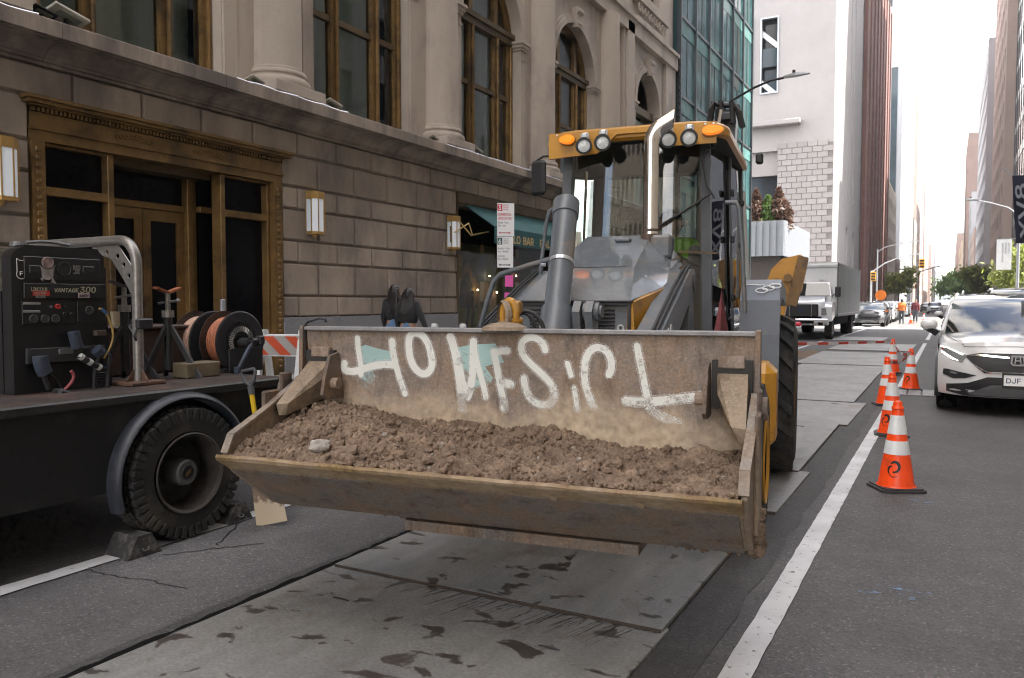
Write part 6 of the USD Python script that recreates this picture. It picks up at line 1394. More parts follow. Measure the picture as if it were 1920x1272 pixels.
# ---------------------------------------------------------------- black flatbed welding truck parked at the left
M_trk = mat('truck_black', (0.008, 0.0082, 0.0088), 0.5, var=0.3, scale=1.5, fine=40, bump=0.06, dirt=(0.032, 0.031, 0.029), dirt_amt=0.25, dirt_scale=2.2)
M_trkedge = mat('truck_edge', (0.035, 0.033, 0.031), 0.5, metal=0.3, var=0.4, scale=5, fine=40)
M_fend = mat('truck_fender', (0.020, 0.023, 0.030), 0.45, var=0.3, scale=4, fine=30, dirt=(0.05, 0.056, 0.068), dirt_amt=0.25, dirt_scale=4)
M_rim = mat('truck_rim', (0.055, 0.047, 0.041), 0.5, metal=0.4, var=0.3, scale=6)
M_rimdk = mat('truck_rim_dark', (0.025, 0.023, 0.022), 0.6, var=0.3, scale=6)
M_hub = mat('hub_grey', (0.15, 0.15, 0.15), 0.4, metal=0.5, var=0.15)
M_steelpipe = mat('galvanised_pipe', (0.30, 0.285, 0.265), 0.4, metal=0.75, var=0.25, scale=5, fine=40)
M_ironblk = mat('iron_black', (0.028, 0.028, 0.030), 0.5, metal=0.2, var=0.35, scale=6, fine=50)
M_rustiron = mat('iron_rust', (0.10, 0.05, 0.03), 0.75, var=0.35, scale=8, fine=50)
TX, TZ = -4.30, 0.955
tk = thing('flatbed_truck', 'black flatbed work truck with a welding set on its deck, parked at the kerb', 'truck', (-5.4, 3.4, 0), world=True)
WC = np.array([-4.20, 3.42, 0.42])
arch = Point(3.42, 0.42).buffer(0.50, 24)
m = MB(); m.prism(sbox(-1.6, 0.385, 4.36, TZ - 0.03).difference(unary_union([arch, sbox(2.95, 0.0, 3.9, 0.42)])), (TX, 0, 0), (0, 1, 0), (0, 0, 1), (-0.03, 0, 0))
obj('side_skirt', m, M_trk, tk)
m = MB(); m.cbox((TX + 0.005, 1.38, TZ - 0.03), (0.05, 5.96, 0.06), 0.012)
obj('deck_edge', m, M_trkedge, tk)
m = MB(); m.bb(-6.5, TX - 0.02, -1.6, 4.355, TZ - 0.04, TZ - 0.002)
obj('deck', m, mat('deck_plate', (0.045, 0.035, 0.03), 0.6, metal=0.2, var=0.45, scale=5, fine=50, dirt=(0.10, 0.055, 0.04), dirt_amt=0.3, dirt_scale=3), tk)
m = MB(); m.bb(-6.5, TX, 4.33, 4.37, 0.55, TZ - 0.03); m.bb(-6.5, -6.45, -1.6, 4.36, 0.4, TZ)
obj('rear_skirt', m, M_trk, tk)
m = MB(); m.bb(-5.6, -5.2, -1.6, 4.3, 0.55, 0.8); m.bb(-6.4, -4.4, -1.55, -1.5, 0.3, 0.95)
obj('chassis', m, M_black, tk)
a = np.linspace(-0.32, PI * 0.99, 40)
P = []
for t in a:
    q = np.array([3.42 - 0.475 * math.cos(PI - t) * 1.0, 0.42 + 0.475 * math.sin(t)])
    y, z = 3.42 - 0.475 * math.cos(t), 0.42 + 0.475 * math.sin(t)
    o = np.array([0, -math.cos(t), math.sin(t)]); c = np.array([0, y, z])
    if t < 0: c[1] -= 0.0
    P.append([c + (TX - 0.01, 0, 0) + o * 0.030, c + (TX + 0.01, 0, 0) + o * 0.040, c + (TX + 0.05, 0, 0) + o * 0.036, c + (TX + 0.085, 0, 0) + o * 0.022, c + (TX + 0.095, 0, 0) + o * 0.004, c + (TX + 0.085, 0, 0) - o * 0.008, c + (TX - 0.01, 0, 0) - o * 0.01])
obj('fender', MB().grid(np.array(P)[::-1]), M_fend, tk, smooth=50)
def dually(x, y, s):
    R, w, rr = 0.42, 0.24, 0.245
    t = obj('wheel', MB().lathe([(rr, -w * 0.4), (rr * 1.08, -w * 0.48), (R * 0.78, -w * 0.5), (R * 0.93, -w * 0.45), (R * 0.97, -w * 0.33), (R * 0.97, w * 0.33), (R * 0.93, w * 0.45), (R * 0.78, w * 0.5), (rr * 1.08, w * 0.48), (rr, w * 0.4)], (x, y, R), (1, 0, 0), 56), M_tyre, tk, smooth=40)
    m = MB(); g = np.random.default_rng(9); N = 44
    for i in range(N):
        for k in range(5):
            aa = 2 * PI * (i + (0.5 if k % 2 else 0)) / N + g.uniform(-0.008, 0.008); xx = x + (k - 2) * w * 0.185
            m.cbox(np.array([xx, y, R]) + np.array([0, math.cos(aa), math.sin(aa)]) * R * (0.985 if 0 < k < 4 else 0.955), (w * 0.16, 2 * PI * R / N * 0.80, 0.022), 0.005, rotx(aa - PI / 2) @ rotz(g.uniform(-0.3, 0.3)))
        aa = 2 * PI * i / N
        for q in (-1, 1): m.cbox(np.array([x + q * w * 0.475, y, R]) + np.array([0, math.cos(aa), math.sin(aa)]) * R * 0.89, (0.02, 2 * PI * R / N * 0.6, 0.075), 0.004, rotx(aa - PI / 2) @ rotx(g.uniform(-0.2, 0.2)))
    obj('tread_blocks', m, M_tyre, t)
    o = x + s * w * 0.5
    rim = obj('rim', MB().lathe([(rr * 0.98, o - s * 0.01), (rr * 1.05, o + s * 0.006), (rr * 1.02, o + s * 0.012), (rr * 0.96, o + s * 0.0), (rr * 0.93, o - s * 0.02), (rr * 0.90, o - s * 0.10), (rr * 0.86, o - s * 0.17), (0.10, o - s * 0.18)], (0, y, R), (1, 0, 0), 48), M_rim, t, smooth=30)
    obj('rim_disc', MB().lathe([(rr * 0.9, o - s * 0.165), (0.02, o - s * 0.175)], (0, y, R), (1, 0, 0), 40), M_rimdk, t)
    m = MB(); m.lathe([(0.095, o - s * 0.17), (0.085, o - s * 0.06), (0.08, o - s * 0.035), (0.070, o - s * 0.028), (0.048, o - s * 0.030)], (0, y, R), (1, 0, 0), 32)
    hub = obj('hub', m, M_hub, rim, smooth=30)
    return t
for s in (1, -1):
    xc = -4.2 - 0.12 if s > 0 else -6.4
    dually(xc, 3.42, s)
obj('hub_cap', MB().lathe([(0.048, -4.23), (0.04, -4.222), (0.0, -4.222)], (0, 3.42, 0.42), (1, 0, 0), 20), M_black, tk)
m = MB(); m.prism([(-0.03, -0.004), (-0.012, 0.012), (0.03, 0.006), (0.012, -0.012)], (-4.2195, 3.42, 0.42), (0, math.cos(0.7), math.sin(0.7)), (0, -math.sin(0.7), math.cos(0.7)), (0.003, 0, 0))
obj('hub_emblem', m, M_bronze, tk)
obj('cab', MB().hull([(x, y, z) for x in (-6.4, -4.45) for y, z in ((-1.75, 0.5), (-1.75, 1.9), (-2.0, 2.1), (-3.1, 2.05), (-3.6, 1.4), (-4.9, 1.25), (-5.0, 0.5))]), M_trk, tk)
# tube hoop across the deck with a drilled gusset
HXf, HYp = -4.74, 3.46
m = MB(); arc = [(HXf - 0.16 * (1 - math.cos(t)), 1.76 + 0.16 * math.sin(t)) for t in np.linspace(0, PI / 2, 8)]
m.tube([(HXf, HYp, TZ), (HXf, HYp, 1.4)] + [(x, HYp, z) for x, z in arc] + [(-5.6, HYp, 1.92), (-6.1, HYp, 1.92)] + [(-6.26 - 0.0, HYp, 1.76), (-6.26, HYp, TZ)], 0.034, 14)
hp_ = obj('tube_hoop', m, M_steelpipe, tk, smooth=60)
gp = Polygon([(HXf - 0.02, 1.50), (HXf - 0.04, 1.74), (HXf - 0.18, 1.885), (HXf - 0.46, 1.895), (HXf - 0.46, 1.85), (HXf - 0.26, 1.80), (HXf - 0.10, 1.62)])
for (x, z, rr) in ((HXf - 0.075, 1.68, 0.016), (HXf - 0.125, 1.755, 0.016), (HXf - 0.19, 1.815, 0.018), (HXf - 0.30, 1.845, 0.018)): gp = gp.difference(Point(x, z).buffer(rr))
obj('gusset', MB().prism(gp, (0, HYp - 0.004, 0), (1, 0, 0), (0, 0, 1), (0, 0.008, 0)), M_steelpipe, hp_)
m = MB(); m.cbox((HXf, HYp, TZ + 0.012), (0.22, 0.26, 0.024), 0.005)
for dx, dy in ((1, 0), (-1, 0), (0, 1), (0, -1)): m.hull([(HXf + dx * 0.035 + dy * 0.005, HYp + dy * 0.035 + dx * 0.005, TZ + 0.10), (HXf + dx * 0.035 - dy * 0.005, HYp + dy * 0.035 - dx * 0.005, TZ + 0.10), (HXf + dx * 0.10 + dy * 0.005, HYp + dy * 0.10 + dx * 0.005, TZ + 0.024), (HXf + dx * 0.10 - dy * 0.005, HYp + dy * 0.10 - dx * 0.005, TZ + 0.024), (HXf + dx * 0.03, HYp + dy * 0.03, TZ + 0.024), (HXf + dx * 0.03, HYp + dy * 0.03, TZ + 0.09)])
obj('hoop_foot', m, M_rustiron, hp_)
m = MB(); m.cbox((HXf, HYp + 0.03, 1.36), (0.09, 0.12, 0.07), 0.01); m.tube([(HXf + 0.03, HYp - 0.03, 1.33), (HXf + 0.03, HYp - 0.05, 1.28), (HXf + 0.02, HYp - 0.03, 1.25)], 0.008, 6)
obj('clamp', m, M_ironblk, hp_)

# welding generator, its panel faces the street
wd = thing('welding_generator', 'black welding generator with a panel of dials and cables on the truck deck', 'welding machine', (-5.2, 3.0, TZ), world=True)
WX_, WY0, WY1, WZ0, WZ1 = -4.80, 2.70, 3.30, TZ, 1.845
shape = unary_union([sbox(WY0, WZ0, WY1, WZ1 - 0.12), sbox(WY0 + 0.08, WZ0, WY1 - 0.05, WZ1), Point(WY0 + 0.09, WZ1 - 0.10).buffer(0.09, 8)]).union(Polygon([(WY0, WZ0), (WY1 + 0.03, WZ0), (WY1 - 0.02, WZ1 - 0.04), (WY1 - 0.06, WZ1), (WY0 + 0.09, WZ1), (WY0, WZ1 - 0.1)]))
shape = Polygon(shape.exterior)
M_wblk = mat('welder_black', (0.007, 0.007, 0.0075), 0.45, var=0.3, scale=6, fine=50, bump=0.05)
body = obj('case', MB().prism(shape, (WX_ - 0.03, 0, 0), (0, 1, 0), (0, 0, 1), (-0.10, 0, 0)), M_wblk, wd)
M_wside = mat('welder_side', (0.15, 0.145, 0.11), 0.28, metal=0.7, var=0.4, scale=5, fine=40, stretch=(0.4, 1, 3))
m = MB(); m.prism(Polygon(shape.buffer(-0.012, join_style=2).exterior), (WX_ - 0.13, 0, 0), (0, 1, 0), (0, 0, 1), (-1.25, 0, 0))
obj('hood_side', m, M_wside, wd)
m = MB(); m.bb(WX_ - 1.38, WX_ - 0.13, WY0 - 0.006, WY0 + 0.02, WZ0, 1.55); m.bb(WX_ - 0.20, WX_ - 0.135, WY0 - 0.004, WY0 + 0.02, 1.55, 1.57)
obj('lower_door', m, M_wblk, wd)
obj('side_band', MB().bb(WX_ - 1.38, WX_ - 0.24, WY0 + 0.004, WY0 + 0.03, 1.58, 1.71), M_black, wd)
obj('side_lettering', MB().text('VANTAGE', 0.055, (WX_ - 0.50, WY0 + 0.003, 1.665), (1, 0, 0), (0, 0, 1), 0.002, True, 0.33, 0.18), M_white, wd)
m = MB(); m.lathe([(0.0, 0.03), (0.05, 0.03), (0.055, 0.0)], (WX_ - 0.22, 2.86, WZ1 + 0.0), (0, 0, 1), 16); m.tube([(WX_ - 0.05, 2.80 + 0.09 * i, WZ1 + 0.015 + (0.012 if i in (1, 2) else 0)) for i in range(4)], 0.012, 6)
obj('lifting_eye', m, M_hub, wd)
# panel plates
def pnl(y0, y1, z0, z1, mt, nm, d=0.008, x=WX_ - 0.03): obj(nm, MB().cbox((x + d / 2, (y0 + y1) / 2, (z0 + z1) / 2), (d, y1 - y0, z1 - z0), 0.003), mt, wd)
def W(u, v): p = onX(u, v, WX_ - 0.02); return p[1], p[2]
M_panel = mat('panel_dark', (0.012, 0.012, 0.013), 0.35, var=0.2, scale=8)
pnl(W(45, 480)[0], W(188, 480)[0], W(100, 525)[1], W(100, 483)[1], M_panel, 'top_panel')
pnl(W(45, 550)[0], W(198, 550)[0], W(100, 560)[1], W(100, 532)[1], M_panel, 'name_panel', 0.012)
pnl(W(42, 580)[0], W(143, 580)[0], W(100, 608)[1], W(100, 565)[1], M_panel, 'switch_panel', 0.006)
pnl(W(146, 580)[0], W(198, 580)[0], W(100, 606)[1], W(100, 565)[1], M_panel, 'control_panel', 0.006)
pnl(W(48, 640)[0], W(196, 640)[0], W(100, 680)[1], W(100, 652)[1], mat('socket_plate', (0.03, 0.03, 0.032), 0.5, var=0.2), 'socket_panel', 0.02)
def wtext(t, h, u, v, width, mt, nm, sl=0.0, x=WX_ - 0.016):
    y, z = W(u, v); obj(nm, MB().text(t, h, (x, y, z), (0, 1, 0), (0, 0, 1), 0.0015, True, width, sl), mt, wd)
M_wlet = mat('panel_letter', (0.30, 0.285, 0.21), 0.5); M_wred = mat('panel_red', (0.40, 0.025, 0.02), 0.4); M_wgrey = mat('label_grey', (0.20, 0.20, 0.19), 0.6, var=0.15)
wtext('VANTAGE', 0.024, 100, 548, 0.155, M_wlet, 'name_lettering', 0.2); wtext('300', 0.036, 149, 549, 0.105, M_wlet, 'name_lettering', 0.15)
wtext('LINCOLN', 0.022, 58, 546, 0.095, M_wlet, 'maker_lettering')
y, z = W(62, 552); obj('maker_badge', MB().prism(sbox(0, 0, 0.095, 0.024).buffer(0.004), (WX_ - 0.017, y, z - 0.006), (0, 1, 0), (0, 0, 1), (0.002, 0, 0)), M_wred, wd)
wtext('ELECTRIC', 0.012, 64, 552, 0.07, M_wlet, 'maker_lettering', 0, WX_ - 0.0145); wtext('WELDERS', 0.017, 66, 559, 0.06, M_wgrey, 'maker_lettering')
pnl(W(44, 570)[0], W(77, 570)[0], W(60, 572)[1], W(60, 567)[1], M_wgrey, 'label_strip', 0.010); pnl(W(44, 585)[0], W(76, 585)[0], W(60, 587)[1], W(60, 582)[1], M_wgrey, 'label_strip', 0.010)
wtext('BIG', 0.026, 137, 506, 0.048, M_wgrey, 'sticker_lettering', 0, WX_ - 0.02); wtext('JR', 0.026, 138, 514, 0.040, M_wgrey, 'sticker_lettering', 0, WX_ - 0.02)
y, z = W(146, 556); obj('sticker', MB().bb(WX_ - 0.018, WX_ - 0.014, y, y + 0.075, z - 0.010, z + 0.022), mat('sticker_pale', (0.33, 0.26, 0.26), 0.6), wd)
wtext('SAFETY', 0.014, 148, 557, 0.06, M_wblk, 'sticker_lettering', 0, WX_ - 0.0135)
y, z = W(89, 505); m = MB(); m.prism(unary_union([Point(y, z - 0.03).buffer(0.036), Polygon([(y - 0.035, z - 0.02), (y - 0.045, z + 0.02), (y - 0.012, z)]), Polygon([(y + 0.035, z - 0.02), (y + 0.05, z + 0.025), (y + 0.012, z)]), Polygon([(y - 0.045, z - 0.06), (y - 0.02, z - 0.04), (y - 0.03, z - 0.075)]), Polygon([(y + 0.02, z - 0.08), (y + 0.055, z - 0.09), (y + 0.03, z - 0.05)])]), (WX_ - 0.021, 0, 0), (0, 1, 0), (0, 0, 1), (0.002, 0, 0))
obj('sticker', m, mat('sticker_grey', (0.26, 0.24, 0.23), 0.6, var=0.3, scale=40), wd)
def dial(u, v, r_, mt, nm='dial'):
    y, z = W(u, v); obj(nm, MB().lathe([(r_, 0), (r_, 0.012), (r_ * 0.85, 0.014), (r_ * 0.8, 0.010), (0, 0.010)], (WX_ - 0.024, y, z), (1, 0, 0), 22), mt, wd)
dial(89, 493, 0.036, mat('gauge_face', (0.24, 0.17, 0.16), 0.4, var=0.3, scale=40), 'gauge'); dial(120, 505, 0.046, M_panel)
for u in (63, 84, 104): dial(u, 598, 0.026, mat('gauge_dark', (0.05, 0.05, 0.048), 0.3, var=0.3, scale=30) if u == 63 else '/World/Looks/gauge_dark', 'gauge')
dial(167, 582, 0.026, '/World/Looks/gauge_dark', 'gauge'); dial(108, 575, 0.016, M_wred, 'stop_button'); dial(122, 575, 0.009, M_panel, 'button'); dial(96, 576, 0.008, M_hub, 'button'); dial(120, 590, 0.012, M_panel, 'button'); dial(134, 590, 0.012, M_panel, 'button')
pnl(W(55, 500)[0], W(75, 500)[0], W(60, 512)[1], W(60, 498)[1], M_panel, 'meter', 0.014); pnl(W(155, 500)[0], W(176, 500)[0], W(160, 512)[1], W(160, 500)[1], M_panel, 'meter', 0.014)
pnl(W(108, 655)[0], W(134, 655)[0], W(120, 664)[1], W(120, 654)[1], M_hub, 'socket_lid', 0.03); pnl(W(150, 655)[0], W(165, 655)[0], W(155, 660)[1], W(155, 652)[1], M_panel, 'socket_lid', 0.03)
pnl(W(176, 620)[0], W(194, 620)[0], W(180, 630)[1], W(180, 620)[1], mat('handle_brown', (0.06, 0.04, 0.03), 0.6), 'socket_lid', 0.04)
m = MB()
for k in range(7):
    y, z = W(182 + 0, 700 + k * 5); m.cbox((WX_ - 0.022, y + 0.04, z), (0.01, 0.09, 0.008), 0.002)
obj('vent_slots', m, M_panel, wd)
sy, sz = W(40, 500)
outer = unary_union([Point(sy + 0.004, sz - 0.045).buffer(0.026), Polygon([(sy - 0.018, sz - 0.03), (sy + 0.028, sz - 0.03), (sy + 0.03, sz + 0.045), (sy + 0.016, sz + 0.035), (sy - 0.006, sz + 0.035), (sy - 0.02, sz + 0.045)])]).buffer(0.004)
obj('bomb_sticker', MB().prism(outer, (WX_ - 0.032, 0, 0), (0, 1, 0), (0, 0, 1), (0.0025, 0, 0)), M_white, wd)
obj('bomb_sticker_black', MB().prism(outer.buffer(-0.005), (WX_ - 0.0292, 0, 0), (0, 1, 0), (0, 0, 1), (0.0012, 0, 0)), M_wblk, wd)
obj('sticker_letter', MB().text('F', 0.024, (WX_ - 0.0275, sy - 0.006, sz - 0.052), (0, 1, 0), (0, 0, 1), 0.001, True, 0.018), M_white, wd)
M_cabl = mat('plug_blue', (0.030, 0.040, 0.060), 0.5, var=0.2); M_pinkc = mat('cable_pink', (0.30, 0.07, 0.08), 0.5); M_yelc = mat('cable_yellow', (0.30, 0.20, 0.06), 0.5); M_tape = mat('tape_white', (0.45, 0.45, 0.42), 0.6)
def cable(pix, xs_, r_, mt, nm='cable', par=None):
    from scipy.interpolate import splprep, splev
    P = [onX(u, v, x) for (u, v), x in zip(pix, xs_)]; tck, _ = splprep(np.array(P).T, s=0, k=min(3, len(P) - 1))
    return obj(nm, MB().tube(list(zip(*splev(np.linspace(0, 1, 20), tck))), r_, 8), mt, par or wd, smooth=60)
X0 = WX_ + 0.03
cable([(76, 668), (80, 690), (85, 700)], [X0] * 3, 0.045, M_cabl, 'plug'); cable([(80, 690), (84, 710), (92, 730)], [X0] * 3, 0.016, M_rubber)
cable([(138, 622), (142, 640), (146, 652)], [X0] * 3, 0.035, M_cabl, 'plug'); cable([(180, 655), (188, 662)], [X0] * 2, 0.04, M_cabl, 'plug')
cable([(188, 665), (180, 690), (178, 735)], [X0] * 3, 0.014, M_rubber); cable([(205, 665), (203, 700), (200, 738)], [X0] * 3, 0.015, M_rubber)
cable([(150, 668), (162, 676), (175, 683), (188, 690)], [X0 + 0.03] * 4, 0.020, M_rubber, 'lead_grip')
for (a_, b_) in (((150, 668), (155, 671)), ((165, 677), (171, 681)), ((183, 687), (188, 690))): cable([a_, b_], [X0 + 0.031] * 2, 0.0215, M_tape, 'tape_band')
cable([(186, 579), (198, 586), (205, 600), (212, 630), (205, 655), (195, 672)], [X0] * 6, 0.007, M_yelc); cable([(190, 580), (200, 588)], [X0 + 0.002] * 2, 0.010, mat('cable_blue', (0.04, 0.10, 0.22), 0.5))
cable([(200, 660), (208, 670), (206, 685), (195, 690)], [X0] * 4, 0.006, '/World/Looks/cable_blue')
cable([(133, 696), (138, 706), (132, 720), (120, 732)], [X0 + 0.02] * 4, 0.010, M_pinkc); cable([(93, 702), (108, 715), (117, 732)], [X0] * 3, 0.007, M_rubber)
p = onX(119, 741, X0 + 0.04); obj('plug_box', MB().cbox(p, (0.10, 0.12, 0.06), 0.015, rotx(-0.4)), M_rubber, wd)
cable([(112, 735), (122, 740), (130, 746)], [X0 + 0.06] * 3, 0.012, M_pinkc)

# pipe stands
def pipe_stand(x, y, lab, h, head):
    t = thing('pipe_stand', lab, 'pipe stand', (x, y, TZ))
    m = MB(); m.cyl((0, 0, 0.06), (0, 0, h - 0.18), 0.030, n=14)
    obj('column', m, M_ironblk, t)
    for k in range(3):
        a = 2 * PI * k / 3 + 0.5; d_ = np.array([math.cos(a), math.sin(a), 0]); n_ = np.array([-d_[1], d_[0], 0]) * 0.016
        m = MB(); m.hull([tuple(d_ * q + n_ * s_ + np.array([0, 0, z])) for q, z in ((0.02, 0.40), (0.02, 0.34), (0.19, 0.0), (0.24, 0.0)) for s_ in (-1, 1)])
        obj('leg', m, M_ironblk, t)
    m = MB(); m.cyl((0, 0, h - 0.2), (0, 0, h - 0.04), 0.018, n=12); m.cyl((-0.10, 0, h - 0.12), (0.11, 0, h - 0.10), 0.009, n=8); m.lathe([(0, -0.016), (0.012, -0.01), (0.016, 0), (0.012, 0.01), (0, 0.016)], (0.11, 0, h - 0.10), (1, 0, 0), 10); m.cyl((0, 0, h - 0.22), (0, 0, h - 0.17), 0.042, n=12)
    obj('screw', m, M_steelpipe, t)
    m = MB()
    for s_ in (-1, 1): m.hull([(dx, s_ * q, z) for dx in (-0.03, 0.03) for q, z in ((0.0, h - 0.05), (0.0, h - 0.035), (0.10, h), (0.10, h - 0.016))])
    obj('v_head', m, head, t)
M_orange = mat('orange_primer', (0.30, 0.10, 0.045), 0.6, var=0.3, scale=10)
pipe_stand(-4.95, 3.86, 'black pipe stand with an orange forked head on the truck deck', 0.66, M_orange)
pipe_stand(-5.10, 3.62, 'taller dark pipe stand between the tube hoop and the orange headed stand', 0.70, M_ironblk)
# toolbox and timber clutter on the deck
t = thing('toolbox', 'low rusty brown toolbox on the truck deck behind the tube hoop', 'toolbox', (-5.6, 4.0, TZ)); m = MB(); m.cbox((0, 0, 0.17), (0.5, 0.75, 0.34), 0.012)
obj('box', m, mat('toolbox_brown', (0.055, 0.033, 0.024), 0.6, var=0.35, scale=6), t); obj('lid', MB().cbox((0, 0, 0.355), (0.53, 0.78, 0.03), 0.008), '/World/Looks/toolbox_brown', t)
t = thing('paper_cup', 'small cream cup standing on the brown toolbox', 'cup', (-5.42, 3.78, TZ + 0.37)); obj('cup', MB().lathe([(0.0, 0.0), (0.03, 0.0), (0.042, 0.11), (0.038, 0.11)], (0, 0, 0), (0, 0, 1), 18), mat('cup_cream', (0.45, 0.38, 0.26), 0.7), t)
t = thing('timber_block', 'pale timber block on the deck beside the hose reels', 'timber', (-4.85, 4.02, TZ)); obj('block', MB().cbox((0, 0, 0.055), (0.16, 0.3, 0.11), 0.008), mat('timber_tan', (0.13, 0.10, 0.06), 0.8, var=0.25, scale=8, stretch=(6, 1, 1)), t)
# hose reels
def reel(xa, xb, y, z, R, coilm, lab, out):
    t = thing('hose_reel', lab, 'hose reel', ((xa + xb) / 2, y, TZ), world=True)
    for x in (xa, xb):
        m = MB(); s_ = 1 if x == xb else -1
        m.lathe([(0.05, 0.0), (R * 0.62, 0.0), (R * 0.66, s_ * 0.008), (R * 0.96, s_ * 0.008), (R, s_ * 0.002), (R, -s_ * 0.006), (R * 0.95, -s_ * 0.002), (0.05, -s_ * 0.004)], (x, y, z), (1, 0, 0), 44)
        obj('flange', m, M_ironblk if s_ > 0 else M_rustflange, t, smooth=30)
    n = 7; m = MB(); w = (xb - xa - 0.02) / n
    for k in range(n):
        for L in range(3):
            a = np.linspace(0, 2 * PI, 33)[:-1]; rr = R * (0.56 + 0.10 * L); xx = xa + 0.01 + w * (k + 0.5)
            m.tube([(xx, y + rr * math.cos(q), z + rr * math.sin(q)) for q in a], w * 0.52, 6, closed=True)
    obj('coil', m, coilm, t, smooth=60)
    if out:
        m = MB()
        for k in range(40):
            a = 2 * PI * k / 40; m.cyl((xb + 0.012, y + 0.085 * math.cos(a), z + 0.085 * math.sin(a)), (xb + 0.014, y + 0.125 * math.cos(a + 0.12), z + 0.125 * math.sin(a + 0.12)), 0.0055, n=5)
        obj('spring', m, M_steelpipe, t)
        m = MB(); m.cyl((xb, y, z), (xb + 0.11, y, z), 0.035, n=16); m.cyl((xb + 0.09, y - 0.02, z), (xb + 0.09, y + 0.15, z + 0.01), 0.024, n=12); m.cbox((xb + 0.09, y + 0.12, z + 0.01), (0.06, 0.06, 0.075), 0.01)
        obj('swivel', m, M_ironblk, t)
        m = MB(); P_ = [(xb + 0.10, y + 0.02, z - 0.01), (xb + 0.12, y - 0.05, z - 0.08), (xb + 0.13, y - 0.12, z - 0.17), (xb + 0.12, y - 0.14, TZ)]
        m.tube(P_, 0.017, 9); m.cyl((xb + 0.12, y - 0.14, TZ), (xb + 0.12, y - 0.14, TZ + 0.05), 0.026, n=10)
        obj('supply_hose', m, M_cabl, t, smooth=60)
    m = MB(); m.bb(xa - 0.02, xb + 0.02, y - 0.19, y + 0.22, TZ, TZ + 0.03); m.bb(xa - 0.02, xa - 0.005, y - 0.10, y + 0.10, TZ, z); m.bb(xb + 0.02, xb + 0.035, y - 0.14, y + 0.20, TZ, z - 0.05)
    obj('stand', m, M_ironblk, t)
M_rustflange = mat('flange_rust', (0.085, 0.065, 0.055), 0.45, metal=0.5, var=0.35, scale=8)
M_coilo = mat('hose_orange', (0.42, 0.15, 0.075), 0.55, var=0.3, scale=20); M_coilp = mat('hose_pale', (0.48, 0.30, 0.22), 0.55, var=0.3, scale=20)
reel(-5.10, -4.92, 4.50, 1.19, 0.245, M_coilo, 'hose reel of orange hose, the one nearest the street on the truck deck', True)
reel(-5.42, -5.22, 4.50, 1.19, 0.245, M_coilp, 'hose reel of pale pink hose behind the orange one', False)

# shovel leaning on the truck, chocks under the wheel
sh = thing('shovel', 'square shovel with a yellow shaft and black grip leaning on the truck', 'shovel', (-4.0, 3.88, 0), world=True)
s0, s1 = onX(465, 690, -4.2), onX(513, 985, -3.98)
bt_, tp = np.array([-3.96, 3.87, 0.01]), onX(466, 700, -4.215)
d_ = unit(tp - bt_); wv_ = unit(np.cross(d_, [0.35, -1, 0.1])); nv = np.cross(wv_, d_)
L_ = np.linalg.norm(tp - bt_)
m = MB(); m.cyl(bt_ + d_ * 0.50, bt_ + d_ * (L_ - 0.13), 0.017, n=12); obj('shaft', m, mat('shaft_yellow', (0.55, 0.36, 0.01), 0.35, var=0.1), sh)
m = MB(); g0 = bt_ + d_ * (L_ - 0.15); m.cyl(g0, g0 + d_ * 0.06, 0.022, n=12)
m.tube([g0 + d_ * 0.06, g0 + d_ * 0.09 - wv_ * 0.03, g0 + d_ * 0.15 - wv_ * 0.052, g0 + d_ * 0.172 - wv_ * 0.045, g0 + d_ * 0.172 + wv_ * 0.045, g0 + d_ * 0.15 + wv_ * 0.052, g0 + d_ * 0.09 + wv_ * 0.03], 0.012, 8, closed=True)
obj('grip', m, mat('grip_grey', (0.05, 0.052, 0.056), 0.55), sh, smooth=60)
rows = []
for i in range(9):
    f = i / 8; w_ = 0.112 * (1 - 0.1 * f) if f < 0.9 else 0.09
    rows.append([bt_ + d_ * (0.005 + 0.31 * f) + wv_ * w_ * q + nv * (0.018 * (1 - q * q) * (0.3 + f) ) for q in np.linspace(-1, 1, 9)])
G = np.array(rows); m = MB(); m.grid(G); m.grid((G - nv * 0.004)[::-1])
M_blade = usdkit.material(stage, '/World/Looks/shovel_blade', {'g': ('geometry', {}), 'sx': ('separate_xyz', {}), 'n': ('noise_texture', {'scale': 14.0, 'detail': 5.0}), 'ad': ('math', {'math_type': 'multiply_add', 'value2': 0.30}), 'r': ('rgb_ramp', {'ramp': [(0.30, (0.42, 0.34, 0.24)), (0.335, (0.15, 0.105, 0.075)), (0.5, (0.10, 0.07, 0.05))]}), 'p': ('principled_bsdf', {'roughness': 0.6})},
    [('g.position', 'sx.vector'), ('g.position', 'n.vector'), ('n.fac', 'ad.value1'), ('sx.z', 'ad.value3'), ('ad.value', 'r.fac'), ('r.color', 'p.base_color')], surface='p.BSDF')
bl = obj('blade', m, M_blade, sh)
m = MB(); m.hull([tuple(bt_ + d_ * q + wv_ * a_ + nv * b_) for q, a_, b_ in ((0.29, -0.05, 0.0), (0.29, 0.05, 0.0), (0.29, -0.04, 0.03), (0.29, 0.04, 0.03), (0.52, -0.018, -0.018), (0.52, 0.018, -0.018), (0.52, -0.018, 0.018), (0.52, 0.018, 0.018))])
obj('socket', m, M_ironblk, sh)
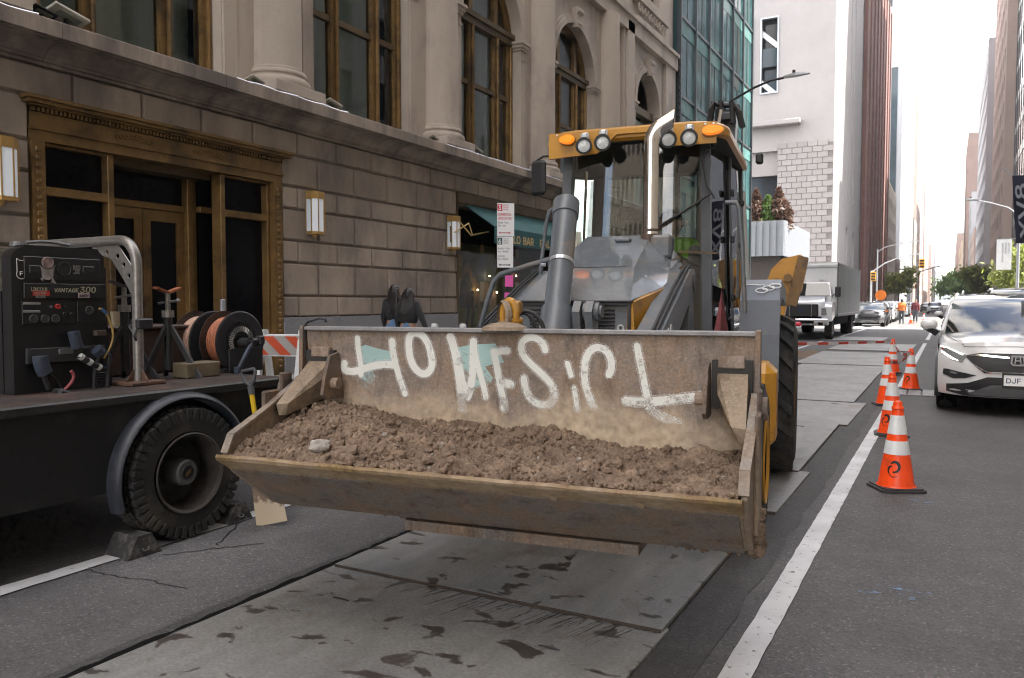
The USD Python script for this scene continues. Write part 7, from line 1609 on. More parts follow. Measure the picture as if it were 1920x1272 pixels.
def chock(lab, c, rz, l=0.24):
    t = thing('wheel_chock', lab, 'wheel chock', c, rz, group=None)
    pr = [(-0.115, 0), (0.115, 0), (0.045, 0.13), (-0.045, 0.13)]
    obj('block', MB().hull([(x * 0 + a_ , b_ if False else y, z) for a_ in (-l / 2, l / 2) for b_ in (0,) for y, z in pr]), mat('chock_rubber', (0.035, 0.034, 0.033), 0.8, var=0.35, scale=8, fine=60, bump=0.3, dirt=(0.12, 0.11, 0.10), dirt_amt=0.3, dirt_scale=12) if 'front' in lab else '/World/Looks/chock_rubber', t)
    m = MB(); m.tube([(l / 2 + 0.002, -0.02, 0.055), (l / 2 + 0.012, -0.018, 0.04), (l / 2 + 0.012, 0.018, 0.04), (l / 2 + 0.002, 0.02, 0.055)], 0.004, 5)
    obj('eye', m, M_hub, t)
chock('black rubber wheel chock in front of the truck tyre, nearest the camera', (-4.25, 3.04, 0), 0.0, 0.22)
chock('second rubber wheel chock wedged behind the truck tyre', (-4.30, 3.83, 0), 0.05, 0.17)
# ---------------------------------------------------------------- traffic cones and barrier tape
M_cone = mat('cone_orange', (0.88, 0.075, 0.010), 0.35, var=0.08, scale=8, fine=50, dirt=(0.35, 0.06, 0.03), dirt_amt=0.1, dirt_scale=9)
M_cwhite = mat('cone_band', (0.66, 0.68, 0.68), 0.35, var=0.06, scale=20, fine=90)
M_cbase = mat('cone_base', (0.035, 0.033, 0.034), 0.7, var=0.3, scale=10, fine=60, bump=0.15)
CR = lambda z: 0.138 + (0.031 - 0.138) * (z - 0.03) / 0.68
def cone_parts(t, logo=True):
    m = MB(); b = sbox(-0.18, -0.18, 0.18, 0.18).buffer(-0.06).buffer(0.06, 6); b2 = b.buffer(-0.02)
    m.prism(b, (0, 0, 0), (1, 0, 0), (0, 1, 0), (0, 0, 0.022)); m.prism(b2, (0, 0, 0.022), (1, 0, 0), (0, 1, 0), (0, 0, 0.012))
    obj('base', m, M_cbase, t)
    zs = [0.034, 0.045, 0.30, 0.62, 0.655, 0.66, 0.705, 0.711]; pr = [(CR(0.03) + 0.012, 0.034), (CR(0.045), 0.05)] + [(CR(z), z) for z in (0.2, 0.4, 0.6, 0.645)] + [(CR(0.645) + 0.006, 0.652), (CR(0.66) + 0.006, 0.664), (CR(0.67), 0.672), (0.033, 0.705), (0.028, 0.711), (0.020, 0.708), (0.018, 0.60)]
    c = obj('cone', MB().lathe(pr, (0, 0, 0), (0, 0, 1), 36), M_cone, t, smooth=35)
    for z0, z1 in ((0.45, 0.60), (0.29, 0.398)):
        obj('band', MB().lathe([(CR(z0) + 0.0006, z0), (CR(z0) + 0.002, z0 + 0.001), (CR(z1) + 0.002, z1 - 0.001), (CR(z1) + 0.0006, z1)], (0, 0, 0), (0, 0, 1), 36), M_cwhite, t, smooth=35)
    if logo:
        def ring(c_, r0, r1, a0, a1, w0, w1, n=22):
            V = []
            for i in range(n + 1):
                f = i / n; a = a0 + (a1 - a0) * f; r_ = r0 + (r1 - r0) * f; w = (w0 + (w1 - w0) * f) * (0.35 + 0.65 * math.sin(PI * min(max(f, 0.08), 0.95)) )
                for q in (-1, 1):
                    s_, z = c_[0] + (r_ + q * w) * math.cos(a), c_[1] + (r_ + q * w) * 1.15 * math.sin(a)
                    R_ = CR(z) + 0.0022; ph = -2.15 + s_ / R_; V.append((R_ * math.cos(ph), R_ * math.sin(ph), z))
            return np.array(V).reshape(-1, 2, 3)
        m = MB()
        for g_ in (ring((0, 0.20), 0.038, 0.030, -1.9, 2.6, 0.010, 0.012), ring((-0.006, 0.165), 0.034, 0.042, 2.2, 5.4, 0.004, 0.003), ring((-0.012, 0.185), 0.010, 0.050, 1.7, 4.2, 0.007, 0.004)):
            m.grid(g_); m.grid(g_[::-1])
        obj('logo', m, M_black, c)
CP_ = [(1680, 917, 'nearest orange cone with a black swirl mark, beside the white lane line'), (1671, 816, 'second nearest orange cone, partly hidden behind the nearest one'), (1662, 760, 'third orange cone along the lane line, behind the second'), (1673, 703, 'rear orange cone on the plates that holds the end of the striped tape'), (1707, 731, 'orange cone standing apart beside the white car, tied with tape')]
c0 = None; cpos = []
for i, (u, v, lab) in enumerate(CP_):
    p = onZ(u, v); cpos.append(p)
    t = thing('traffic_cone', lab, 'traffic cone', (p[0], p[1], 0.036 if i == 3 else 0.0), (0.5, 0.1, 0.3, 0.2, 0.12)[i], group='orange traffic cones along the lane line'); cone_parts(t, i in (0, 1, 4))
t = thing('traffic_cone', 'far pinkish cone, left one of the pair down the street', 'traffic cone', onZ(1708, 607), 0.3, group='pair of far cones'); cone_parts(t, False)
t = thing('traffic_cone', 'far pinkish cone, right one of the pair down the street', 'traffic cone', onZ(1732, 606), 0.3, group='pair of far cones'); cone_parts(t, False)
M_tred = mat('tape_red', (0.50, 0.045, 0.025), 0.5); M_twht = mat('tape_pale', (0.62, 0.60, 0.60), 0.5)
def tape(lab, a, b, sag, seg, redfirst=True, w=0.05):
    t = thing('barrier_tape', lab, 'tape', (a[0], a[1], 0), world=True); a, b = np.array(a), np.array(b); n = seg
    f = lambda q: a + (b - a) * q - np.array([0, 0, sag * 4 * q * (1 - q)])
    for i in range(n):
        m = MB(); V = []
        for k in range(4):
            p = f((i + k / 3) / n); V.append([p + (0.002 * math.sin(9 * (i + k / 3)), 0, w / 2), p - (0.004 * math.cos(7 * (i + k / 3)), 0, w / 2)])
        G = np.array(V); m.grid(G); m.grid(G[::-1])
        obj('stripe', m, (M_tred if (i % 2 == 0) == redfirst else M_twht), t)
top = lambda i: np.array([cpos[i][0], cpos[i][1], 0.66 + (0.036 if i == 3 else 0)])
ta = onX(1492, 645, -2.35)
tape('red and white tape stretched level from the backhoe to the rear cone', ta, top(3), 0.01, 10)
tape('slack white tape drooping between the rear cone and the cone by the car', top(3), top(4), 0.14, 5, False)
tape('white tape sagging from the cone by the car back to the third cone', top(4) + (0, 0, 0.01), top(2), 0.10, 5, False)

# ---------------------------------------------------------------- cars
M_cwht = mat('car_white', (0.62, 0.62, 0.615), 0.12, var=0.02, coat=1.0); M_csil = mat('car_silver', (0.30, 0.31, 0.33), 0.2, metal=0.5, var=0.04, coat=0.8); M_cblk = mat('car_black', (0.012, 0.012, 0.014), 0.12, var=0.1, coat=1.0)
M_cglass = mat('car_glass', (0.012, 0.016, 0.018), 0.02, var=0.1, spec=0.9); M_ctrim = mat('car_trim', (0.016, 0.016, 0.017), 0.5, var=0.15); M_alloy = mat('alloy', (0.35, 0.35, 0.36), 0.3, metal=0.8, var=0.1); M_cchrome = mat('car_chrome', (0.8, 0.8, 0.8), 0.08, metal=1.0, var=0.02)
M_clamp = mat('lamp_clear', (0.30, 0.31, 0.31), 0.08, metal=0.3, var=0.5, scale=60, fine=120); M_cdrl = emat('daylight_lamp', (1.0, 0.98, 0.94), 0.75, (0.9, 0.9, 0.9)); M_tail = mat('tail_red', (0.3, 0.012, 0.012), 0.2); M_grey_pl = mat('skid_grey', (0.10, 0.10, 0.105), 0.5)
def yf(x, z, H=1.0):
    a = abs(x / 0.915); return 0.50 * a ** 3.6 + 0.16 * max(0.0, (z - 0.62) / 0.38) ** 1.6 + 0.05 * max(0.0, (0.45 - z) / 0.2) ** 1.5
def car(name, label, loc, rz, paint, group=None, van=False, lamps=False, detail=True, L=4.5, roof=1.64, cat='car', plate='DJF 4', emblem=True):
    t = thing(name, label, cat, loc, rz, group)
    hw = 0.91
    # shell: nose, bonnet, flanks, tail
    m = MB(); xs = np.linspace(-hw, hw, 33); zs = np.linspace(0.26, 0.99, 17)
    G = np.array([[(x * (1 - 0.02 * max(0, (z - 0.8) / 0.2)), yf(x, z), z - (0.05 * abs(x / hw) ** 2 * (z / 0.99) ** 6)) for z in zs] for x in xs]); m.grid(G)
    yb = 1.22 if not van else 1.0
    zc = 1.10 if not van else 1.15
    B = []
    for x in xs:
        e = (x * 0.98, yf(x, 0.99), 0.99 - 0.05 * abs(x / hw) ** 2); row = []
        for k in range(13):
            f = k / 12; row.append((x * (0.98 - 0.0 * f), e[1] + (yb + 0.22 * abs(x / hw) ** 2 - e[1]) * f, e[2] + (zc - 0.05 * abs(x / hw) ** 2 - e[2]) * (1 - (1 - f) ** 1.8) + 0.012 * math.sin(PI * f) * (1 - abs(x / hw))))
        B.append(row)
    m.grid(np.array(B))
    def flank(s):
        ys = np.concatenate([[yf(hw, 0.7)], np.linspace(0.62, L - 0.2, 40)]); G = []
        for y in ys:
            row = []
            for k in range(11):
                z = 0.27 + (1.06 + 0.06 * min(1, y / 2.5) - 0.27) * k / 10
                bul = -0.012 + 0.03 * math.sin(PI * min(1, max(0, (z - 0.3) / 0.8))) - 0.05 * max(0, (z - 0.95) / 0.2) ** 1.5
                row.append((s * (hw + bul * min(1, (y - 0.3) / 0.6)), y, z))
            G.append(row)
        G = np.array(G); return G if s > 0 else G[::-1]
    for s in (1, -1): m.grid(flank(s)[:, ::-1] if s > 0 else flank(s)[:, ::-1])
    m.add([(-hw, L - 0.2, 0.3), (hw, L - 0.2, 0.3), (hw, L - 0.18, 1.1), (-hw, L - 0.18, 1.1), (-0.8, L, 0.45), (0.8, L, 0.45), (0.8, L - 0.02, 1.0), (-0.8, L - 0.02, 1.0)], [[4, 5, 6], [4, 6, 7], [0, 4, 7], [0, 7, 3], [1, 2, 6], [1, 6, 5], [3, 7, 6], [3, 6, 2]])
    body = obj('body', m, paint, t, smooth=35)
    # greenhouse
    y0, y1, y2, y3 = (yb - 0.05, 2.02, L - 0.75, L - 0.2) if not van else (yb - 0.1, 1.75, L - 0.15, L - 0.05)
    zb, zr = zc - 0.03, roof; wb, wr = 0.86, 0.66 if not van else 0.78
    gh = MB(); st = []
    for f in np.linspace(0, 1, 9): st.append((y0 + (y1 - y0) * f, wb + (wr - wb) * f, zb + (zr - zb) * math.sin(f * PI / 2) ** 0.92))
    P = []
    for (y, w, z) in st: P.append([(w * q, y - 0.16 * (1 - q * q) * (1 - 0.55 * (y - y0) / (y1 - y0)) + 0.10, z + 0.015 * (1 - q * q)) for q in np.linspace(-1, 1, 13)])
    ws = obj('windscreen', MB().grid(np.array(P)[:, ::-1]), M_cglass, t, smooth=True)
    for s in (-1, 1):
        sg = MB(); q = [(s * (wb + 0.01), y0 + 0.12, zb), (s * (wb + 0.01), y3, zb + 0.06), (s * wr, y2, zr - 0.03), (s * wr, y1 + 0.10, zr - 0.03)]
        sg.add(q, [[0, 1, 2], [0, 2, 3]] if s > 0 else [[0, 2, 1], [0, 3, 2]]); obj('side_window', sg, M_cglass, t)
        pil = MB(); A = [np.array((s * (wb + 0.005), y0 + 0.10, zb)), np.array((s * (wb * 0.55 + wr * 0.45), y0 + (y1 - y0) * 0.45 + 0.10, zb + (zr - zb) * 0.62)), np.array((s * (wr + 0.005), y1 + 0.08, zr - 0.01)), np.array((s * (wr + 0.01), (y1 + y2) / 2, zr + 0.015)), np.array((s * (wr + 0.01), y2, zr - 0.01)), np.array((s * wb, y3 + 0.03, zb + 0.06))]
        pil.tube(A, 0.038, 8); obj('pillar', pil, paint, t, smooth=60)
        obj('door_pillar', MB().tube([(s * (wb + 0.012), 2.2, zb), (s * (wr + 0.006), 2.35, zr - 0.03)], 0.03, 6), M_ctrim, t)
        mm = MB(); mm.cbox((s * 1.05, y0 + 0.42, zb + 0.10), (0.23, 0.11, 0.15), 0.045)
        mr = obj('mirror', mm, paint, t, smooth=60); obj('mirror_foot', MB().hull([(s * 0.90, y0 + 0.36, zb - 0.0), (s * 0.90, y0 + 0.5, zb), (s * 1.12, y0 + 0.42, zb + 0.03), (s * 1.0, y0 + 0.38, zb + 0.045), (s * 0.95, y0 + 0.48, zb + 0.04), (s * 0.96, y0 + 0.40, zb - 0.07)]), M_ctrim, mr)
        if not van: obj('roof_rail', MB().tube([(s * 0.60, y1 + 0.35, zr + 0.03), (s * 0.59, y1 + 0.5, zr + 0.065), (s * 0.59, y2 - 0.3, zr + 0.06), (s * 0.60, y2 - 0.12, zr + 0.02)], 0.018, 7), M_cchrome if detail else M_ctrim, t)
    R_ = []
    for y in np.linspace(y1 + 0.02, y2 + 0.05, 9): R_.append([(wr * q, y, zr + 0.045 * (1 - q ** 4) * math.sin(PI * (0.25 + 0.6 * (y - y1) / (y2 - y1)))) for q in np.linspace(-1, 1, 11)])
    obj('roof', MB().grid(np.array(R_)[:, ::-1]), paint, t, smooth=True)
    obj('rear_window', MB().add([(-wb, y3, zb + 0.06), (wb, y3, zb + 0.06), (wr, y2, zr - 0.02), (-wr, y2, zr - 0.02)], [[0, 1, 2], [0, 2, 3]]), M_cglass, t)
    if detail:
        for s in (-1, 1): obj('bonnet_gap', MB().tube([(s * 0.60, yf(0.6, 0.93) - 0.004, 0.93), (s * 0.74, 0.55, 1.005), (s * 0.80, 0.85, 1.035), (s * 0.83, 1.25, 1.062)], 0.004, 5), M_ctrim, t)
        obj('bonnet_gap', MB().tube([(x, yf(x, 0.93) - 0.003, 0.93 - 0.03 * abs(x)) for x in np.linspace(-0.60, 0.60, 13)], 0.004, 5), M_ctrim, t)
    obj('underbody', MB().bb(-0.82, 0.82, 0.5, L - 0.3, 0.20, 0.5), M_dark, t)
    for s in (-1, 1):
        for y in (0.93, 0.93 + 2.62 * L / 4.5):
            am = MB(); am.prism(Point(y, 0.36).buffer(0.43, 16).difference(Point(y, 0.36).buffer(0.345, 16)).intersection(sbox(y - 1, 0.2, y + 1, 1)), (s * (hw - 0.04), 0, 0), (0, 1, 0), (0, 0, 1), (s * 0.075, 0, 0)); obj('wheel_arch', am, M_ctrim, t)
            obj('arch_void', MB().prism(Point(y, 0.36).buffer(0.35, 14), (s * (hw - 0.25), 0, 0), (0, 1, 0), (0, 0, 1), (s * 0.245, 0, 0)), M_dark, t)
            w = obj('wheel', MB().lathe([(0.22, -0.10), (0.30, -0.112), (0.335, -0.085), (0.34, 0), (0.335, 0.085), (0.30, 0.112), (0.22, 0.10)], (s * (hw - 0.10), y, 0.34), (1, 0, 0), 36), M_tyre, t, smooth=40)
            rm = MB(); xo = s * (hw - 0.005)
            rm.lathe([(0.222, xo - s * 0.01), (0.21, xo - s * 0.02), (0.20, xo - s * 0.07)], (0, y, 0.34), (1, 0, 0), 30); rm.cyl((xo - s * 0.06, y, 0.34), (xo - s * 0.02, y, 0.34), 0.05, n=14)
            for k in range(5):
                a = 2 * PI * k / 5; rm.hull([(xo - s * d_, y + math.cos(a + b_) * r_, 0.34 + math.sin(a + b_) * r_) for r_, b_ in ((0.04, -0.5), (0.04, 0.5), (0.21, -0.16), (0.21, 0.16)) for d_ in (0.02, 0.045)])
            obj('rim', rm, M_alloy, w)
    # face
    def patch(pts, mt, nm, off=0.006, n=26, par=t):
        """polygon in (x, z) of the nose, laid on its curved surface"""
        pl = Polygon(pts).buffer(0); x0, z0, x1, z1 = pl.bounds; V, F = trimesh.creation.triangulate_polygon(pl.segmentize(0.03), engine='earcut')
        V = np.array(V); F = np.array(F)
        # refine inside by splitting
        for _ in range(3): V, F = trimesh.remesh.subdivide(np.column_stack([V, np.zeros(len(V))]) if V.shape[1] == 2 else V, F)
        W_ = np.array([(x, yf(x, z) - off, z) for x, z in V[:, :2]]); a, b, c = W_[F[:, 0]], W_[F[:, 1]], W_[F[:, 2]]
        nn = np.cross(b - a, c - a)[:, 1] > 0; F[nn] = F[nn][:, ::-1]
        return obj(nm, MB().add(W_, F), mt, par, smooth=True)
    S = lambda pts, s: [(s * x, z) for x, z in pts]
    patch([(-0.60, 0.80), (-0.42, 0.84), (0.42, 0.84), (0.60, 0.80), (0.50, 0.70), (0.34, 0.60), (-0.34, 0.60), (-0.50, 0.70)], M_ctrim, 'grille')
    patch([(-0.80, 0.30), (-0.80, 0.40), (-0.55, 0.44), (-0.33, 0.53), (0.33, 0.53), (0.55, 0.44), (0.80, 0.40), (0.80, 0.30), (0.6, 0.265), (-0.6, 0.265)], M_ctrim, 'lower_bumper', 0.008)
    patch([(-0.55, 0.30), (-0.28, 0.43), (0.28, 0.43), (0.55, 0.30), (0.5, 0.275), (-0.5, 0.275)], M_grey_pl, 'skid_plate', 0.014)
    for s in (-1, 1):
        hl = patch(S([(0.56, 0.80), (0.62, 0.71), (0.74, 0.735), (0.875, 0.83), (0.885, 0.90), (0.80, 0.895)], s), M_clamp, 'headlight', 0.008)
        patch(S([(0.60, 0.815), (0.80, 0.897), (0.885, 0.905), (0.885, 0.89), (0.80, 0.882), (0.62, 0.80)], s), M_cdrl if lamps else M_clamp, 'lamp_strip', 0.013, par=hl)
        if lamps:
            patch(S([(0.66, 0.725), (0.74, 0.738), (0.872, 0.82), (0.872, 0.85), (0.78, 0.79)], s), M_cdrl, 'lamp_strip', 0.013, par=hl)
            patch(S([(0.84, 0.855), (0.865, 0.86), (0.865, 0.885), (0.845, 0.885)], s), M_tail, 'side_marker', 0.013, par=hl)
        patch(S([(0.45, 0.545), (0.80, 0.605), (0.84, 0.60), (0.85, 0.53), (0.72, 0.485), (0.58, 0.50)], s), M_ctrim, 'fog_recess', 0.007)
        patch(S([(0.68, 0.545), (0.76, 0.555), (0.76, 0.58), (0.68, 0.565)], s), M_clamp, 'fog_lamp', 0.012)
    if detail:
        patch([(-0.56, 0.80), (-0.44, 0.828), (-0.09, 0.80), (-0.09, 0.775), (-0.42, 0.80)], M_cchrome, 'chrome_bar', 0.016); patch([(0.56, 0.80), (0.44, 0.828), (0.09, 0.80), (0.09, 0.775), (0.42, 0.80)], M_cchrome, 'chrome_bar', 0.016)
        patch([(-0.56, 0.72), (-0.50, 0.685), (-0.35, 0.60), (0.35, 0.60), (0.50, 0.685), (0.56, 0.72), (0.52, 0.70), (0.36, 0.58), (-0.36, 0.58), (-0.52, 0.70)], M_cchrome, 'chrome_bar', 0.012)
        if emblem:
            m = MB(); m.prism(Polygon([(-0.075, 0.72), (-0.065, 0.815), (0.065, 0.815), (0.075, 0.72), (0.055, 0.695), (-0.055, 0.695)]).buffer(0.008).difference(Polygon([(-0.06, 0.725), (-0.052, 0.80), (0.052, 0.80), (0.06, 0.725), (0.045, 0.708), (-0.045, 0.708)])), (0, 0.0, 0), (1, 0, 0), (0, 0, 1), (0, -0.022, 0))
            m.prism([(-0.042, 0.71), (-0.030, 0.798), (-0.016, 0.798), (-0.020, 0.765), (0.020, 0.765), (0.016, 0.798), (0.030, 0.798), (0.042, 0.71), (0.027, 0.71), (0.022, 0.748), (-0.022, 0.748), (-0.027, 0.71)], (0, 0.0, 0), (1, 0, 0), (0, 0, 1), (0, -0.02, 0))
            obj('emblem', m, M_cchrome, t)
        pm = obj('number_plate', MB().cbox((0, -0.012, 0.50), (0.31, 0.012, 0.16), 0.005), M_white, t)
        obj('plate_frame', MB().prism(sbox(-0.17, 0.405, 0.17, 0.595).difference(sbox(-0.15, 0.43, 0.15, 0.57)), (0, -0.012, 0), (1, 0, 0), (0, 0, 1), (0, -0.012, 0)), M_black, pm)
        obj('plate_lettering', MB().text(plate, 0.062, (-0.125, -0.0195, 0.465), (1, 0, 0), (0, 0, 1), 0.001, True, 0.25), mat('plate_blue', (0.10, 0.11, 0.16), 0.5) if stage.GetPrimAtPath('/World/Looks/plate_blue').IsValid() is False else '/World/Looks/plate_blue', pm)
    return t
car('white_car', 'white sport utility car with lit headlamps, cut by the right frame edge', (0.80, 12.05, 0), 0.0, M_cwht, lamps=True, roof=1.61)
# cars behind it and down the street
t_ = car('silver_car', 'silver car with roof rails right behind the nearest white car', (1.55, 19.0, 0), 0, M_csil, detail=False, roof=1.80, L=4.9)
car('white_car', 'second white car, seen behind the nearest white car and left of the silver one', (0.80, 26.0, 0), 0, M_cwht, detail=False, roof=1.62)
blk = car('black_car', 'black car parked beyond the box truck, the first of the parked row', (-4.35, 54.0, 0), 0, M_cblk, detail=False, roof=1.5)
sil = car('parked_car', 'silver parked car behind the black one on the left', (-4.5, 60.5, 0), 0, M_csil, group='cars parked in a row on the left', detail=False, roof=1.52)
wht = car('parked_car', 'white parked car third in the row on the left', (-4.5, 67, 0), 0, M_cwht, group='cars parked in a row on the left', detail=False, roof=1.6)
for i, (y, src, lab) in enumerate(((73.5, sil, 'silver parked car fourth in the row on the left'), (80, wht, 'white parked car fifth in the row on the left'), (93, sil, 'silver parked car just past the avenue on the left'), (100, wht, 'white parked car second past the avenue on the left'), (107, sil, 'silver parked car third past the avenue on the left'), (115, wht, 'white parked car fourth past the avenue on the left'))):
    copy_of(src, lab, (-4.6, y, 0))
for i, (x, y, src, lab) in enumerate(((1.9, 58, sil, 'silver car on the right lane before the avenue'), (1.9, 97, wht, 'white car parked past the avenue on the right'), (2.0, 105, sil, 'silver car parked second past the avenue on the right'), (-1.6, 120, wht, 'white car driving in the middle of the far street'), (-3.2, 150, sil, 'silver car far down the left lane'), (1.9, 135, wht, 'white car far down the right lane'))):
    copy_of(src, lab, (x, y, 0))

# ---------------------------------------------------------------- box truck
M_tbox = mat('truck_box_white', (0.70, 0.71, 0.72), 0.45, var=0.05, scale=0.8, fine=6, dirt=(0.33, 0.33, 0.33), dirt_amt=0.2); M_tside = mat('truck_box_grey', (0.18, 0.19, 0.185), 0.4, metal=0.2, var=0.2, scale=1.2, fine=12, stretch=(1, 1, 0.2))
M_tcab = mat('truck_cab_white', (0.60, 0.61, 0.63), 0.15, var=0.03, coat=0.8)
bt = thing('box_truck', 'white box truck with a black grille parked at the left beyond the backhoe', 'truck', (-5.25, 33.9, 0))
HWd = 1.2
bx_ = obj('cargo_box', MB().cbox((0, 6.5, 2.05), (2 * HWd, 9.7, 2.25), 0.04), M_tbox, bt)
m = MB(); m.bb(-HWd, HWd, 1.62, 1.72, 3.02, 3.19); m.cyl((-HWd, 1.72, 3.05), (HWd, 1.72, 3.05), 0.13, n=14); obj('front_cap', m, M_tcab, bx_)
for s in (-1, 1):
    m = MB()
    for k in range(22): m.bb(*sorted((s * (HWd + 0.004), s * (HWd + 0.02))), 2.0 + k * 0.42, 2.0 + k * 0.42 + 0.36, 1.05, 3.02)
    obj('side_panels', m, M_tside, bx_)
    m = MB(); m.bb(*sorted((s * (HWd - 0.02), s * (HWd + 0.03))), 1.66, 1.80, 0.95, 3.15); m.bb(*sorted((s * (HWd - 0.02), s * (HWd + 0.03))), 1.66, 11.3, 3.03, 3.15); m.bb(*sorted((s * (HWd - 0.02), s * (HWd + 0.03))), 1.66, 11.3, 0.93, 1.03)
    obj('box_rail', m, M_hub, bx_)
def yq(x): return 0.12 * abs(x) ** 3
m = MB(); xs = np.linspace(-0.92, 0.92, 17)
m.grid(np.array([[(x, yq(x) + 0.02, 0.95), (x, yq(x), 1.30), (x, yq(x) + 0.05, 1.52), (x * 0.95, 0.30, 1.66), (x * 0.92, 0.9, 1.76), (x * 0.92, 1.35, 1.80)] for x in xs])[:, :])
for s in (-1, 1): m.hull([(s * a, y, z) for a in (0.80, 1.18) for y, z in ((0.10, 1.0), (0.08, 1.32), (0.35, 1.52), (1.3, 1.55), (1.5, 1.0), (0.15, 0.75))]); 
obj('bonnet', m, M_tcab, bt, smooth=35)
obj('grille', MB().cbox((0, 0.0, 1.20), (0.80, 0.08, 0.50), 0.03), M_black, bt)
for s in (-1, 1):
    obj('grille_side', MB().cbox((s * 0.56, 0.03, 1.20), (0.26, 0.08, 0.50), 0.03), M_black, bt); obj('grille_bar', MB().cbox((s * 0.425, -0.02, 1.2), (0.035, 0.08, 0.52), 0.01), M_cchrome, bt)
    obj('headlight', MB().hull([(s * a, y, z) for a, y, z in ((0.80, 0.02, 1.0), (1.16, 0.16, 1.02), (1.16, 0.16, 1.30), (0.80, 0.02, 1.28), (0.80, 0.12, 1.0), (1.14, 0.3, 1.02), (1.14, 0.3, 1.3), (0.8, 0.12, 1.28))]), M_clamp, bt)
    obj('fog_lamp', MB().cbox((s * 0.80, -0.17, 0.66), (0.20, 0.03, 0.12), 0.01), M_dark, bt)
    m = MB(); m.tube([(s * 1.0, 1.35, 1.75), (s * 1.22, 1.25, 1.9), (s * 1.22, 1.25, 2.1)], 0.02, 6); m.cbox((s * 1.27, 1.22, 1.95), (0.22, 0.14, 0.42), 0.03); obj('mirror', m, M_ctrim, bt)
obj('badge', MB().prism(Point(0, 0).buffer(1, 16), (0, -0.042, 1.22), (0.11, 0, 0), (0, 0, 0.045), (0, -0.01, 0)), mat('badge_blue', (0.05, 0.08, 0.16), 0.2, metal=0.5), bt)
m = MB(); m.cbox((0, -0.10, 0.72), (2.2, 0.16, 0.28), 0.04); obj('bumper', m, M_cchrome, bt)
obj('bumper_slot', MB().bb(-0.55, 0.55, -0.185, -0.17, 0.66, 0.78), M_dark, bt)
obj('number_plate', MB().cbox((-0.75, -0.20, 0.60), (0.32, 0.02, 0.18), 0.005), M_white, bt)
cabm = MB(); cabm.hull([(s * a, y, z) for s in (-1, 1) for a, y, z in ((1.02, 1.2, 1.0), (1.02, 1.25, 1.78), (0.90, 1.66, 2.38), (0.92, 2.6, 2.42), (1.02, 2.6, 1.0))]); obj('cab', cabm, M_tcab, bt)
obj('windscreen', MB().grid(np.array([[(x * 0.97, 1.235 - 0.04 * (1 - x * x), 1.80), (x * 0.88, 1.625 - 0.04 * (1 - x * x), 2.32)] for x in np.linspace(-1, 1, 9)])[:, :]), M_cglass, bt)
obj('paper_sheet', MB().add([(0.0, 1.29, 1.90), (0.45, 1.30, 1.90), (0.45, 1.54, 2.24), (0.0, 1.53, 2.24)], [[0, 1, 2], [0, 2, 3]]), M_white, bt)
for s in (-1, 1): obj('side_window', MB().add([(s * 1.03, 1.35, 1.8), (s * 1.03, 2.3, 1.8), (s * 0.95, 2.3, 2.3), (s * 0.95, 1.62, 2.3)], [[0, 1, 2], [0, 2, 3]] if s > 0 else [[0, 2, 1], [0, 3, 2]]), M_cglass, bt)
m = MB()
for k in range(5): m.cbox((-0.6 + 0.3 * k, 1.72, 2.44), (0.07, 0.05, 0.04), 0.01)
obj('roof_markers', m, M_amber, bt)
m = MB(); m.bb(-1.0, 1.0, 1.4, 11.2, 0.55, 0.93); obj('frame', m, M_dark, bt)
for s in (-1, 1):
    for y, w_ in ((0.85, 0.28), (8.2, 0.5)):
        w = obj('wheel', MB().lathe([(0.26, -w_ / 2), (0.44, -w_ / 2), (0.48, -w_ / 2 + 0.04), (0.48, w_ / 2 - 0.04), (0.44, w_ / 2), (0.26, w_ / 2)], (s * (1.15 - w_ / 2), y, 0.48), (1, 0, 0), 30), M_tyre, bt, smooth=40)
        obj('rim', MB().lathe([(0.26, s * 1.15), (0.24, s * 1.08), (0.10, s * 1.06), (0.09, s * 1.14), (0, s * 1.14)], (0, y, 0.48), (1, 0, 0), 24), M_hub, w)

